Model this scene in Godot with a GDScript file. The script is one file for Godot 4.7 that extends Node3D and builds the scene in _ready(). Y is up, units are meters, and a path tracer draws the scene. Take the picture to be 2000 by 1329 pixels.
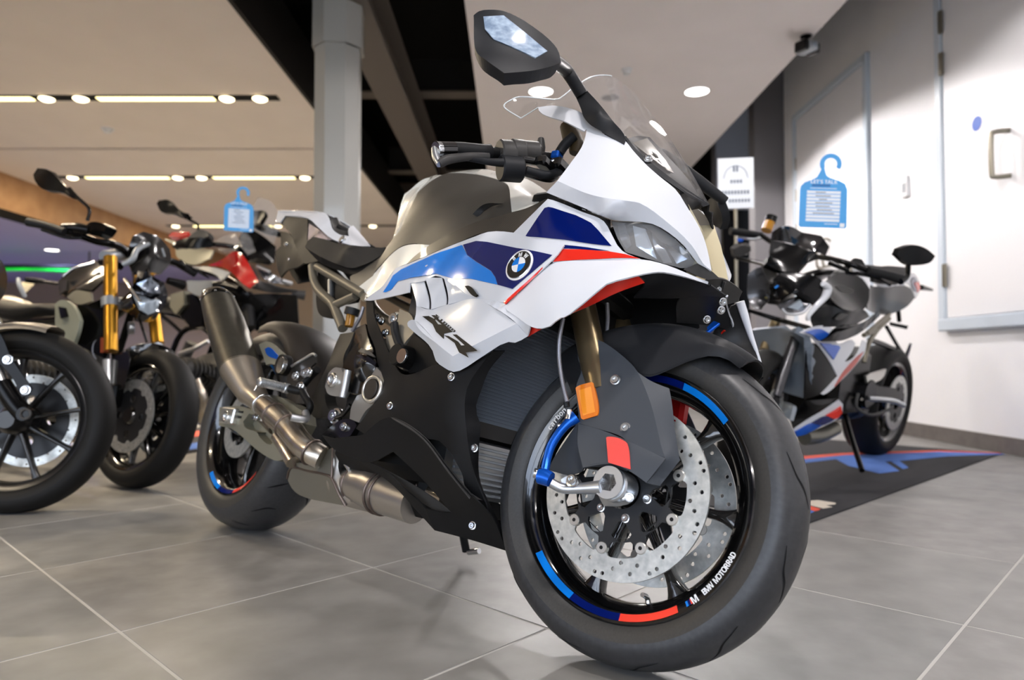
extends Node3D
# Motorcycle showroom: a sports bike in front, four more bikes, a column, ceilings with lamps.
var m := {}
var N := {}
var taken := {}

class Msh:
	var v := PackedVector3Array()
	var n := PackedVector3Array()
	func tri(a: Vector3, b: Vector3, c: Vector3, na: Vector3, nb: Vector3, nc: Vector3) -> void:
		var g := (b - a).cross(c - a)
		if g.length_squared() < 1e-18:
			return
		if g.dot(na + nb + nc) > 0.0:
			v.append(a); v.append(c); v.append(b)
			n.append(na); n.append(nc); n.append(nb)
		else:
			v.append(a); v.append(b); v.append(c)
			n.append(na); n.append(nb); n.append(nc)
	func quad(a: Vector3, b: Vector3, c: Vector3, d: Vector3, na: Vector3, nb: Vector3, nc: Vector3, nd: Vector3) -> void:
		tri(a, b, c, na, nb, nc)
		tri(a, c, d, na, nc, nd)
	func flat(a: Vector3, b: Vector3, c: Vector3, out_: Vector3) -> void:
		var g := (b - a).cross(c - a).normalized()
		if g.dot(out_) < 0.0:
			g = -g
		tri(a, b, c, g, g, g)
	func flatq(a: Vector3, b: Vector3, c: Vector3, d: Vector3, out_: Vector3) -> void:
		flat(a, b, c, out_)
		flat(a, c, d, out_)
	func add(o, t: Transform3D) -> void:
		for i in o.v.size():
			v.append(t * o.v[i])
			n.append((t.basis * o.n[i]).normalized())
	func mesh() -> ArrayMesh:
		var a := []
		a.resize(Mesh.ARRAY_MAX)
		a[Mesh.ARRAY_VERTEX] = v
		a[Mesh.ARRAY_NORMAL] = n
		var r := ArrayMesh.new()
		r.add_surface_from_arrays(Mesh.PRIMITIVE_TRIANGLES, a)
		return r

func numbered(s: String) -> String:
	taken[s] = taken.get(s, 0) + 1
	return s if taken[s] == 1 else "%s_%03d" % [s, taken[s] - 1]

func thing(called: String, label: String, category: String, t := Transform3D(), group := "") -> Node3D:
	var o := Node3D.new()
	o.name = numbered(called)
	o.transform = t
	add_child(o)
	tag(o, label, category, group)
	return o

func tag(o: Node, label: String, category := "", group := "", kind := "") -> Node:
	if label: o.set_meta("label", label)
	if category: o.set_meta("category", category)
	if group: o.set_meta("group", group)
	if kind: o.set_meta("kind", kind)
	return o

func node(par: Node3D, called: String, t := Transform3D()) -> Node3D:
	var o := Node3D.new()
	o.name = called
	o.transform = t
	par.add_child(o, true)
	return o

func put(par: Node3D, called: String, mat: Material, me: Mesh) -> MeshInstance3D:
	var o := MeshInstance3D.new()
	o.name = numbered(called) if par == self else called
	o.mesh = me
	o.material_override = mat
	par.add_child(o, true)
	if not N.has(called):
		N[called] = o
	return o

func struct(called: String, mat: Material, me: Mesh) -> MeshInstance3D:
	var o := put(self, called, mat, me)
	o.set_meta("kind", "structure")
	return o

func along(at: Vector3, axis: Vector3) -> Transform3D:   # local z goes along axis
	var z := axis.normalized()
	var r := Vector3.UP if absf(z.y) < 0.9 else Vector3.RIGHT
	var x := r.cross(z).normalized()
	return Transform3D(Basis(x, z.cross(x), z), at)

func vecs(f: Array) -> PackedVector3Array:
	var r := PackedVector3Array()
	for i in range(0, f.size(), 3):
		r.append(Vector3(f[i], f[i + 1], f[i + 2]) * 0.0001)
	return r

func solve(A: Array, b: PackedFloat64Array) -> PackedFloat64Array:
	var k := b.size()
	for i in k:
		var p := i
		for j in range(i + 1, k):
			if absf(A[j][i]) > absf(A[p][i]): p = j
		if p != i:
			var t = A[i]; A[i] = A[p]; A[p] = t
			var tb := b[i]; b[i] = b[p]; b[p] = tb
		var ri: PackedFloat64Array = A[i]
		var d := ri[i]
		for j in range(i + 1, k):
			var rj: PackedFloat64Array = A[j]
			var f := rj[i] / d
			if f != 0.0:
				for q in range(i, k):
					rj[q] -= f * ri[q]
				A[j] = rj
				b[j] -= f * b[i]
	for i in range(k - 1, -1, -1):
		var ri: PackedFloat64Array = A[i]
		var s := b[i]
		for j in range(i + 1, k):
			s -= ri[j] * b[j]
		b[i] = s / ri[i]
	return b

# A curved panel: an outline in space, a smooth skin through it and through inner points, and a thickness.
func panel(p: PackedVector3Array, ip: PackedVector3Array, hint: Vector3, th: float, step := 0.0) -> ArrayMesh:
	var nrm := Vector3.ZERO
	for i in p.size():
		nrm += p[i].cross(p[(i + 1) % p.size()])
	nrm = nrm.normalized()
	if nrm.dot(hint) < 0.0:
		nrm = -nrm
	var o := Vector3.ZERO
	for q in p: o += q
	o /= p.size()
	var fr := along(o, nrm)
	var inv := fr.affine_inverse()
	# skin
	var ctl := PackedVector3Array()
	for q in p: ctl.append(inv * q)
	for q in ip: ctl.append(inv * q)
	var lo_ := Vector2(1e9, 1e9)
	var hi_ := -lo_
	for q in ctl:
		lo_ = lo_.min(Vector2(q.x, q.y)); hi_ = hi_.max(Vector2(q.x, q.y))
	var ext := maxf(hi_.x - lo_.x, hi_.y - lo_.y)
	var bend := 0.75
	if step < 0.0:      # straight-edged outline
		bend = 0.0
	if step <= 0.0:
		step = clampf(ext / 16.0, 0.004, 0.03)
	var k := ctl.size()
	var A := []
	var b := PackedFloat64Array()
	for i in k:
		var row := PackedFloat64Array()
		row.resize(k + 3)
		for j in k:
			var d := Vector2(ctl[i].x - ctl[j].x, ctl[i].y - ctl[j].y).length()
			row[j] = d * d * log(d + 1e-9)
		row[i] += 1e-7
		row[k] = 1.0; row[k + 1] = ctl[i].x; row[k + 2] = ctl[i].y
		A.append(row)
		b.append(ctl[i].z)
	for e in 3:
		var row := PackedFloat64Array()
		row.resize(k + 3)
		for j in k:
			row[j] = [1.0, ctl[j].x, ctl[j].y][e]
		A.append(row)
		b.append(0.0)
	var w := solve(A, b)
	# outline, smoothed where it does not turn sharply
	var edge := PackedVector3Array()
	var np := p.size()
	for i in np:
		var a := ctl[i]; var c := ctl[(i + 1) % np]
		var prev := ctl[(i + np - 1) % np]; var nxt := ctl[(i + 2) % np]
		var ta := c - a
		var tc := c - a
		if (a - prev).angle_to(c - a) < bend:
			ta = ((a - prev).normalized() + (c - a).normalized()).normalized() * (c - a).length()
		if (c - a).angle_to(nxt - c) < bend:
			tc = ((c - a).normalized() + (nxt - c).normalized()).normalized() * (c - a).length()
		var cnt := maxi(1, int(ceil((c - a).length() / step)))
		for s in cnt:
			var t := float(s) / cnt
			var t2 := t * t; var t3 := t2 * t
			edge.append(a * (2 * t3 - 3 * t2 + 1) + ta * (t3 - 2 * t2 + t) + c * (3 * t2 - 2 * t3) + tc * (t3 - t2))
	var poly := PackedVector2Array()
	for q in edge: poly.append(Vector2(q.x, q.y))
	var V := PackedVector3Array(edge)
	var P2 := PackedVector2Array(poly)
	var y := lo_.y + step * 0.5
	var odd := 0
	while y < hi_.y:
		var x := lo_.x + step * (0.5 if odd else 0.0)
		while x < hi_.x:
			var q := Vector2(x, y)
			if Geometry2D.is_point_in_polygon(q, poly):
				var near := 1e9
				for e in poly:
					near = minf(near, e.distance_squared_to(q))
				if near > step * step * 0.25:
					var h := w[k] + w[k + 1] * x + w[k + 2] * y
					for j in k:
						var dx := ctl[j].x - x; var dy := ctl[j].y - y
						var d2 := dx * dx + dy * dy
						h += w[j] * d2 * 0.5 * log(d2 + 1e-16)
					P2.append(q)
					V.append(Vector3(x, y, h))
			x += step
		y += step * 0.866
		odd = 1 - odd
	var T := Geometry2D.triangulate_delaunay(P2)
	var keep := PackedInt32Array()
	var nv := PackedVector3Array()
	nv.resize(V.size())
	for i in range(0, T.size(), 3):
		var a := T[i]; var bb := T[i + 1]; var c := T[i + 2]
		if not Geometry2D.is_point_in_polygon((P2[a] + P2[bb] + P2[c]) / 3.0, poly):
			continue
		var g := (V[bb] - V[a]).cross(V[c] - V[a])
		if g.z < 0.0: g = -g
		if g.length() < 1e-12: continue
		keep.append(a); keep.append(bb); keep.append(c)
		nv[a] += g; nv[bb] += g; nv[c] += g
	var ms := Msh.new()
	var back := PackedVector3Array()
	for i in V.size():
		nv[i] = (nv[i] + Vector3(0, 0, 1e-12)).normalized()
		back.append(fr * (V[i] - nv[i] * th))
	for i in V.size():
		V[i] = fr * V[i]
		nv[i] = fr.basis * nv[i]
	for i in range(0, keep.size(), 3):
		var a := keep[i]; var bb := keep[i + 1]; var c := keep[i + 2]
		ms.tri(V[a], V[bb], V[c], nv[a], nv[bb], nv[c])
		ms.tri(back[a], back[bb], back[c], -nv[a], -nv[bb], -nv[c])
	var ne := edge.size()
	for i in ne:
		var j := (i + 1) % ne
		var g := (V[j] - V[i]).cross(nv[i]).normalized()
		var mid := (poly[i] + poly[j]) * 0.5
		var gl := fr.basis.inverse() * g
		if Geometry2D.is_point_in_polygon(mid + Vector2(gl.x, gl.y) * 0.0005, poly): g = -g
		ms.quad(V[i], V[j], back[j], back[i], g, g, g, g)
	return ms.mesh()

func pa(par: Node3D, called: String, mat: Material, f: Array, fi: Array, hint: Vector3, th: float, step := 0.0) -> MeshInstance3D:
	return put(par, called, mat, panel(vecs(f), vecs(fi), hint, th, step))

# Flat plate with holes in the x-y plane, thickness along z.
func plate(outer: PackedVector2Array, holes: Array, th: float) -> Msh:
	var P := PackedVector2Array(outer)
	for h in holes: P.append_array(h)
	var T := Geometry2D.triangulate_delaunay(P)
	var ms := Msh.new()
	var z := Vector3(0, 0, th * 0.5)
	for i in range(0, T.size(), 3):
		var a := P[T[i]]; var b := P[T[i + 1]]; var c := P[T[i + 2]]
		var q := (a + b + c) / 3.0
		if not Geometry2D.is_point_in_polygon(q, outer): continue
		var hole := false
		for h in holes:
			if Geometry2D.is_point_in_polygon(q, h):
				hole = true
				break
		if hole: continue
		var A := Vector3(a.x, a.y, 0); var B := Vector3(b.x, b.y, 0); var C := Vector3(c.x, c.y, 0)
		ms.flat(A + z, B + z, C + z, z)
		ms.flat(A - z, B - z, C - z, -z)
	var loops := [outer] + holes
	for li in loops.size():
		var L: PackedVector2Array = loops[li]
		for i in L.size():
			var a := L[i]; var b := L[(i + 1) % L.size()]
			var g := Vector2(b.y - a.y, a.x - b.x).normalized()
			if Geometry2D.is_point_in_polygon((a + b) * 0.5 + g * 1e-4, L) == (li == 0): g = -g
			var A := Vector3(a.x, a.y, 0); var B := Vector3(b.x, b.y, 0)
			var G := Vector3(g.x, g.y, 0)
			ms.quad(A + z, B + z, B - z, A - z, G, G, G, G)
	return ms

func circle2(c: Vector2, r: float, cnt: int) -> PackedVector2Array:
	var a := PackedVector2Array()
	for i in cnt: a.append(c + Vector2.from_angle(TAU * i / cnt) * r)
	return a

# Turned shape round z: points (radius, z).
func lathe(pr: Array, seg := 48, a0 := 0.0, a1 := TAU) -> Msh:
	var ms := Msh.new()
	var k := pr.size()
	var ns := []
	for i in k - 1:
		var d: Vector2 = pr[i + 1] - pr[i]
		ns.append(Vector2(d.y, -d.x).normalized())
	for i in k - 1:
		var n0: Vector2 = ns[i]
		var n1: Vector2 = ns[i]
		if i > 0 and n0.dot(ns[i - 1]) > 0.75: n0 = (n0 + ns[i - 1]).normalized()
		if i < k - 2 and n1.dot(ns[i + 1]) > 0.75: n1 = (n1 + ns[i + 1]).normalized()
		for s in seg:
			var A := a0 + (a1 - a0) * s / seg; var B := a0 + (a1 - a0) * (s + 1) / seg
			var cA := Vector3(cos(A), sin(A), 0); var cB := Vector3(cos(B), sin(B), 0)
			var z0 := Vector3(0, 0, pr[i].y); var z1 := Vector3(0, 0, pr[i + 1].y)
			var m0 := Vector3(0, 0, n0.y); var m1 := Vector3(0, 0, n1.y)
			ms.quad(cA * pr[i].x + z0, cB * pr[i].x + z0, cB * pr[i + 1].x + z1, cA * pr[i + 1].x + z1, cA * n0.x + m0, cB * n0.x + m0, cB * n1.x + m1, cA * n1.x + m1)
	return ms

func placed(ms: Msh, t: Transform3D) -> ArrayMesh:
	var r := Msh.new()
	r.add(ms, t)
	return r.mesh()

func lv(a: Array) -> Array:
	var r := []
	for i in range(0, a.size(), 2): r.append(Vector2(a[i], a[i + 1]))
	return r

func cy(par: Node3D, called: String, mat: Material, at: Vector3, axis: Vector3, r: float, l: float, seg := 28) -> MeshInstance3D:
	var h := l * 0.5
	var c := minf(minf(r, h) * 0.18, 0.003)
	return put(par, called, mat, placed(lathe(lv([0.0, -h, r - c, -h, r, -h + c, r, h - c, r - c, h, 0.0, h]), seg), along(at, axis)))

func rg(par: Node3D, called: String, mat: Material, at: Vector3, axis: Vector3, R: float, r: float) -> MeshInstance3D:
	var pr := []
	for i in 13: pr.append(Vector2(R + r * cos(-TAU * i / 12), r * sin(-TAU * i / 12) * -1.0))
	pr.reverse()
	return put(par, called, mat, placed(lathe(pr, 32), along(at, axis)))

func bolt_shape(r: float) -> Msh:
	return lathe(lv([r * 1.35, -r * 0.5, r * 1.35, 0.0, r * 1.3, r * 0.06, r, r * 0.1, r, r * 0.6, r * 0.88, r * 0.75, r * 0.5, r * 0.75, r * 0.42, r * 0.25, 0.0, r * 0.25]), 16)

func bo(par: Node3D, at: Vector3, axis: Vector3, r: float) -> MeshInstance3D:
	return put(par, "bolt", m.chrome, placed(bolt_shape(r), along(at, axis)))

func smoothed(pts: Array, radii, sub := 5) -> Array:
	var out := []
	var k := pts.size()
	for i in k - 1:
		var p0: Vector3 = pts[maxi(i - 1, 0)]; var p1: Vector3 = pts[i]; var p2: Vector3 = pts[i + 1]; var p3: Vector3 = pts[mini(i + 2, k - 1)]
		var cnt := sub if k > 2 else 1
		for s in cnt:
			var t := float(s) / cnt
			var ra: float = radii[i] if radii is Array else radii
			var rb: float = radii[i + 1] if radii is Array else radii
			out.append([p1.cubic_interpolate(p2, p0, p3, t), lerpf(ra, rb, t)])
	out.append([pts[k - 1], radii[k - 1] if radii is Array else radii])
	return out

func tube(pts: Array, radii, sides := 12, squash := 1.0, up := Vector3.ZERO) -> Msh:
	var P := smoothed(pts, radii)
	var ms := Msh.new()
	var k := P.size()
	var rings := []
	var norms := []
	var x := Vector3.ZERO
	for i in k:
		var d: Vector3 = ((P[mini(i + 1, k - 1)][0] as Vector3) - (P[maxi(i - 1, 0)][0] as Vector3)).normalized()
		if x == Vector3.ZERO:
			var ref := up if up != Vector3.ZERO else (Vector3.UP if absf(d.y) < 0.9 else Vector3.RIGHT)
			x = ref.cross(d).normalized()
		else:
			x = (x - d * x.dot(d)).normalized()
		var y := d.cross(x)
		var ring := []
		var nr := []
		for s in sides:
			var a := TAU * s / sides
			ring.append((P[i][0] as Vector3) + (x * cos(a) + y * sin(a) * squash) * P[i][1])
			nr.append((x * cos(a) * squash + y * sin(a)).normalized())
		rings.append(ring); norms.append(nr)
	for i in k - 1:
		for s in sides:
			var t := (s + 1) % sides
			ms.quad(rings[i][s], rings[i][t], rings[i + 1][t], rings[i + 1][s], norms[i][s], norms[i][t], norms[i + 1][t], norms[i + 1][s])
	for e in 2:
		var i := 0 if e == 0 else k - 1
		var d: Vector3 = ((P[0][0] as Vector3) - (P[1][0] as Vector3)).normalized() if e == 0 else ((P[k - 1][0] as Vector3) - (P[k - 2][0] as Vector3)).normalized()
		for s in sides:
			ms.tri(P[i][0], rings[i][s], rings[i][(s + 1) % sides], d, d, d)
	return ms

func tu(par: Node3D, called: String, mat: Material, pts: Array, radii, sides := 12, squash := 1.0, up := Vector3.ZERO) -> MeshInstance3D:
	return put(par, called, mat, tube(pts, radii, sides, squash, up).mesh())

func grid(rows: Array, closed := false) -> Msh:
	var ms := Msh.new()
	var R := rows.size(); var C: int = rows[0].size()
	var nm := []
	for i in R:
		var l := []
		for j in C:
			var a: Vector3 = rows[maxi(i - 1, 0)][j]; var b: Vector3 = rows[mini(i + 1, R - 1)][j]
			var c: Vector3 = rows[i][(j - 1 + C) % C if closed else maxi(j - 1, 0)]; var d: Vector3 = rows[i][(j + 1) % C if closed else mini(j + 1, C - 1)]
			l.append((b - a).cross(d - c).normalized())
		nm.append(l)
	for i in R - 1:
		for j in (C if closed else C - 1):
			var t := (j + 1) % C
			ms.quad(rows[i][j], rows[i][t], rows[i + 1][t], rows[i + 1][j], nm[i][j], nm[i][t], nm[i + 1][t], nm[i + 1][j])
	return ms

func lo(par: Node3D, called: String, mat: Material, rows: Array, closed := false) -> MeshInstance3D:
	return put(par, called, mat, grid(rows, closed).mesh())

func box(c: Vector3, s: Vector3, bev: float) -> Msh:
	var ms := Msh.new()
	var h := s * 0.5
	for ax in 3:
		for sg in [-1.0, 1.0]:
			var nrm := Vector3.ZERO; nrm[ax] = sg
			var u := Vector3.ZERO; u[(ax + 1) % 3] = 1.0
			var w := Vector3.ZERO; w[(ax + 2) % 3] = 1.0
			var f := c + nrm * h[ax]
			var eu := u * (h[(ax + 1) % 3] - bev); var ew := w * (h[(ax + 2) % 3] - bev)
			ms.flatq(f - eu - ew, f + eu - ew, f + eu + ew, f - eu + ew, nrm)
	if bev > 0.0:
		for ax in 3:
			var e := Vector3.ZERO; e[ax] = h[ax] - bev
			for s1 in [-1.0, 1.0]:
				for s2 in [-1.0, 1.0]:
					var a := Vector3.ZERO; var b := Vector3.ZERO
					var i := (ax + 1) % 3; var j := (ax + 2) % 3
					a[i] = s1 * h[i]; a[j] = s2 * (h[j] - bev)
					b[i] = s1 * (h[i] - bev); b[j] = s2 * h[j]
					var o := Vector3.ZERO; o[i] = s1; o[j] = s2
					ms.flatq(c + a - e, c + a + e, c + b + e, c + b - e, o)
		for sx in [-1.0, 1.0]:
			for sy in [-1.0, 1.0]:
				for sz in [-1.0, 1.0]:
					var d := Vector3(sx, sy, sz)
					var q := c + d * (h - Vector3.ONE * bev)
					ms.flat(q + Vector3(sx * bev, 0, 0), q + Vector3(0, sy * bev, 0), q + Vector3(0, 0, sz * bev), d)
	return ms

func cb(par: Node3D, called: String, mat: Material, c: Vector3, s: Vector3, bev: float, t := Transform3D()) -> MeshInstance3D:
	return put(par, called, mat, placed(box(c, s, bev), t))

func letters(par: Node3D, called: String, s: String, h: float, mat: Material, t: Transform3D, bold := true, depth := 0.0006) -> MeshInstance3D:
	var f := SystemFont.new()
	f.font_names = PackedStringArray(["Droid Sans"])
	f.font_weight = 700 if bold else 400
	var tm := TextMesh.new()
	tm.font = f
	tm.font_size = 64
	tm.pixel_size = h / 46.0
	tm.depth = depth
	tm.text = s
	var o := put(par, called, mat, tm)
	o.transform = t
	return o

# ------------------------------------------------------------------ materials
func mt(c: Color, rough := 0.5, metal := 0.0, coat := 0.0) -> StandardMaterial3D:
	var k := StandardMaterial3D.new()
	k.albedo_color = c
	k.roughness = rough
	k.metallic = metal
	if metal == 0.0 and coat == 0.0 and rough > 0.3 and c.get_luminance() < 0.3:
		k.metallic_specular = 0.32
	if coat > 0.0:
		k.clearcoat_enabled = true
		k.clearcoat = coat
		k.clearcoat_roughness = 0.03
	return k

func noise_tex(fr: float, c0: Color, c1: Color, size := 512, oct := 4, seed_ := 1) -> NoiseTexture2D:
	var f := FastNoiseLite.new()
	f.seed = seed_
	f.frequency = fr
	f.fractal_octaves = oct
	var t := NoiseTexture2D.new()
	t.width = size; t.height = size
	t.seamless = true
	t.noise = f
	var g := Gradient.new()
	g.colors = PackedColorArray([c0, c1])
	t.color_ramp = g
	return t

func carbon_tex(c0: Color, c1: Color) -> ImageTexture:
	var im := Image.create(64, 64, false, Image.FORMAT_RGB8)
	for y in 64:
		for x in 64:
			var a := ((x / 8 + y / 8) % 4) < 2
			var l := float(x % 8 if a else y % 8) / 7.0
			im.set_pixel(x, y, c0.lerp(c1, (0.9 if a else 0.25) * (0.6 + 0.4 * sin(l * PI))))
	return ImageTexture.create_from_image(im)

func tri_map(k: StandardMaterial3D, t: Texture2D, s: float, world := false) -> StandardMaterial3D:
	k.albedo_texture = t
	k.uv1_triplanar = true
	k.uv1_world_triplanar = world
	k.uv1_scale = Vector3.ONE * s
	return k

func materials() -> void:
	m.white = mt(Color(0.80, 0.81, 0.83), 0.14)
	m.tankwhite = mt(Color(0.84, 0.84, 0.81), 0.25, 0.0, 0.9)
	m.lblue = mt(Color(0.04, 0.46, 0.82), 0.12)
	m.navy = mt(Color(0.02, 0.08, 0.34), 0.12)
	m.red = mt(Color(0.83, 0.17, 0.12), 0.14)
	m.coral = mt(Color(0.86, 0.28, 0.25), 0.45)
	m.matte = mt(Color(0.115, 0.12, 0.13), 0.48)
	m.fairblack = mt(Color(0.075, 0.076, 0.08), 0.5)
	m.covergrey = mt(Color(0.25, 0.265, 0.285), 0.45)
	m.black = mt(Color(0.06, 0.06, 0.062), 0.5)
	m.blackblade = mt(Color(0.07, 0.07, 0.075), 0.35)
	m.gloss = mt(Color(0.035, 0.035, 0.037), 0.16, 0.0, 0.6)
	m.greyplastic = mt(Color(0.24, 0.235, 0.23), 0.45)
	m.cream = mt(Color(0.78, 0.73, 0.60), 0.4)
	m.brown = mt(Color(0.30, 0.27, 0.22), 0.3, 0.3)
	m.pinkgloss = mt(Color(0.75, 0.68, 0.66), 0.15, 0.0, 1.0)
	m.leather = mt(Color(0.15, 0.145, 0.14), 0.6)
	m.rubber = mt(Color(0.085, 0.087, 0.092), 0.55)
	m.tyre = tri_map(mt(Color.WHITE, 0.42), noise_tex(0.05, Color(0.145, 0.148, 0.155), Color(0.225, 0.226, 0.232), 256, 5, 3), 6.0)
	m.tyrewall = tri_map(mt(Color.WHITE, 0.5), noise_tex(0.08, Color(0.16, 0.158, 0.152), Color(0.215, 0.21, 0.202), 256, 4, 5), 8.0)
	m.groove = mt(Color(0.035, 0.035, 0.037), 0.8)
	m.rimblack = mt(Color(0.025, 0.025, 0.027), 0.14, 0.0, 0.8)
	m.carbon = tri_map(mt(Color.WHITE, 0.3, 0.2, 0.4), carbon_tex(Color(0.13, 0.125, 0.115), Color(0.22, 0.21, 0.195)), 60.0)
	m.carbonmatte = tri_map(mt(Color.WHITE, 0.42, 0.25), carbon_tex(Color(0.24, 0.23, 0.21), Color(0.32, 0.305, 0.28)), 60.0)
	m.carbonspoke = tri_map(mt(Color.WHITE, 0.14, 0.2, 0.9), carbon_tex(Color(0.03, 0.03, 0.03), Color(0.16, 0.155, 0.15)), 40.0)
	m.alu = mt(Color(0.78, 0.79, 0.80), 0.32, 0.9)
	m.alufin = mt(Color(0.66, 0.69, 0.72), 0.45, 0.7)
	m.radfin = mt(Color(0.44, 0.48, 0.53), 0.5, 0.3)
	m.machined = mt(Color(0.80, 0.79, 0.76), 0.28, 0.85)
	m.enginealu = mt(Color(0.55, 0.53, 0.49), 0.45, 0.6)
	m.enginegrey = mt(Color(0.20, 0.20, 0.20), 0.5, 0.3)
	m.darkcap = mt(Color(0.17, 0.15, 0.13), 0.5, 0.3)
	m.chrome = mt(Color(0.86, 0.87, 0.88), 0.18, 1.0)
	m.chromef = mt(Color(0.48, 0.51, 0.55), 0.16, 1.0)
	m.edgeglass = mt(Color(0.80, 0.82, 0.84), 0.1, 0.0, 0.8)
	m.indicator = tri_map(mt(Color.WHITE, 0.15, 0.0, 0.6), noise_tex(0.03, Color(0.36, 0.43, 0.52), Color(0.74, 0.80, 0.86), 128, 3, 41), 14.0)
	m.disc = tri_map(mt(Color.WHITE, 0.38, 0.75), noise_tex(0.02, Color(0.66, 0.67, 0.66), Color(0.82, 0.82, 0.80), 256, 3, 9), 9.0)
	m.carrier = mt(Color(0.14, 0.145, 0.155), 0.4, 0.4)
	m.gold = mt(Color(0.52, 0.46, 0.35), 0.3, 0.85)
	m.champagne = mt(Color(0.55, 0.54, 0.48), 0.42, 0.5)
	m.champdark = mt(Color(0.30, 0.30, 0.29), 0.5, 0.4)
	m.framegrey = mt(Color(0.48, 0.455, 0.40), 0.42, 0.5)
	m.frameblack = mt(Color(0.16, 0.15, 0.135), 0.45, 0.3)
	m.titan = mt(Color(0.58, 0.57, 0.53), 0.42, 0.8)
	m.titanlight = mt(Color(0.72, 0.70, 0.67), 0.32, 0.9)
	m.steel = tri_map(mt(Color.WHITE, 0.27, 0.95), noise_tex(0.012, Color(0.70, 0.63, 0.54), Color(0.82, 0.81, 0.79), 256, 3, 12), 5.0)
	m.weld = mt(Color(0.45, 0.40, 0.37), 0.4, 0.85)
	m.muffler = tri_map(mt(Color.WHITE, 0.38, 0.85), noise_tex(0.03, Color(0.36, 0.345, 0.31), Color(0.42, 0.405, 0.365), 256, 3, 14), 4.0)
	m.mufflerlight = mt(Color(0.68, 0.64, 0.58), 0.32, 0.85)
	m.steelhose = tri_map(mt(Color.WHITE, 0.35, 0.6), noise_tex(0.2, Color(0.30, 0.30, 0.32), Color(0.75, 0.75, 0.78), 128, 2, 17), 40.0)
	m.blueano = mt(Color(0.06, 0.36, 0.78), 0.3, 0.6)
	m.orange = mt(Color(0.90, 0.47, 0.06), 0.2, 0.0, 0.8)
	m.orangelight = mt(Color(0.97, 0.58, 0.13), 0.25)
	m.redcal = mt(Color(0.65, 0.06, 0.06), 0.4)
	m.amber = mt(Color(0.55, 0.38, 0.12), 0.2)
	m.brownwire = mt(Color(0.20, 0.16, 0.09), 0.5)
	m.decalblack = mt(Color(0.035, 0.037, 0.04), 0.5)
	m.decalwhite = mt(Color(0.88, 0.88, 0.88), 0.4)
	m.lens = mt(Color(0.75, 0.80, 0.85), 0.08, 0.6)
	m.clear = mt(Color(1, 1, 1, 0.015), 0.02)
	m.clear.transparency = BaseMaterial3D.TRANSPARENCY_ALPHA
	m.lampglass = mt(Color(1, 1, 1, 0.08), 0.03)
	m.lampglass.transparency = BaseMaterial3D.TRANSPARENCY_ALPHA
	m.mirrorglass = mt(Color(0.86, 0.89, 0.93), 0.03, 1.0)

# ------------------------------------------------------------------ motorcycle pieces
func radial(par: Node3D, called: String, mat: Material, r0: float, r1: float, z0: float, z1: float, a0: float, a1: float) -> MeshInstance3D:
	# a thin band stuck on a turned surface, from (r0,z0) to (r1,z1)
	var cnt := maxi(4, int(absf(a1 - a0) / 0.05))
	return put(par, called, mat, lathe(lv([r1, z1 - 0.0004, r1, z1, r0, z0, r0, z0 - 0.0004]) if z0 <= z1 else lv([r1, z1 - 0.0004, r1, z1, r0, z0, r0, z0 - 0.0004]), cnt, a0, a1).mesh())

func tyre(par: Node3D, R: float, hw: float, rb: float, zb: float, tread: Material, wall: Material) -> void:
	var pr := []
	var rc := rb + (R - rb) * 0.38
	var half := []
	half.append(Vector2(rb - 0.004, zb * 0.9))
	half.append(Vector2(rb + 0.002, zb + 0.002))
	half.append(Vector2(lerpf(rb, rc, 0.45), lerpf(zb, hw, 0.75)))
	var wallp := []
	for q in half: wallp.append(q)
	wallp.append(Vector2(rc, hw))
	for s in [1.0, -1.0]:
		var w := []
		for q in wallp: w.append(Vector2(q.x, q.y * s))
		if s > 0: w.reverse()
		put(par, "tire_wall", wall, lathe(w, 96).mesh())
	for i in 25:
		var t := -PI / 2 + PI * i / 24.0
		pr.append(Vector2(rc + (R - rc) * pow(absf(cos(t)), 0.92), hw * sin(t)))
	put(par, "tire_tread", tread, lathe(pr, 120).mesh())

func crown(R: float, hw: float, rb: float, t: float, a: float, off := 0.0004) -> Vector3:
	var rc := rb + (R - rb) * 0.38
	var r := rc + (R - rc) * pow(absf(cos(t)), 0.92) + off
	var z := hw * sin(t) + off * sin(t)
	return Vector3(r * cos(a), r * sin(a), z)

func groove(par: Node3D, R: float, hw: float, rb: float, pts: Array, wd := 0.0022) -> void:
	# pts: (t, angle) pairs on the crown
	var rows := []
	var k := pts.size()
	for i in range(0, (k - 1) * 4 + 1):
		var j := mini(i / 4, k - 2)
		var f := (i - j * 4) / 4.0
		var q: Vector2 = (pts[j] as Vector2).cubic_interpolate(pts[j + 1], pts[maxi(j - 1, 0)], pts[mini(j + 2, k - 1)], f)
		var d: Vector2 = (pts[j + 1] as Vector2) - (pts[j] as Vector2)
		var c := crown(R, hw, rb, q.x, q.y)
		var c2 := crown(R, hw, rb, q.x + d.x * 0.02, q.y + d.y * 0.02)
		var up := (c - Vector3(0, 0, 0)).normalized()
		var sd := (c2 - c).cross(up).normalized() * wd * (0.25 + 0.75 * sin(PI * clampf(float(i) / ((k - 1) * 4), 0.03, 0.97)))
		rows.append([c - sd, c + sd])
	put(par, "tread_groove", m.groove, grid(rows).mesh())

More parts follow.
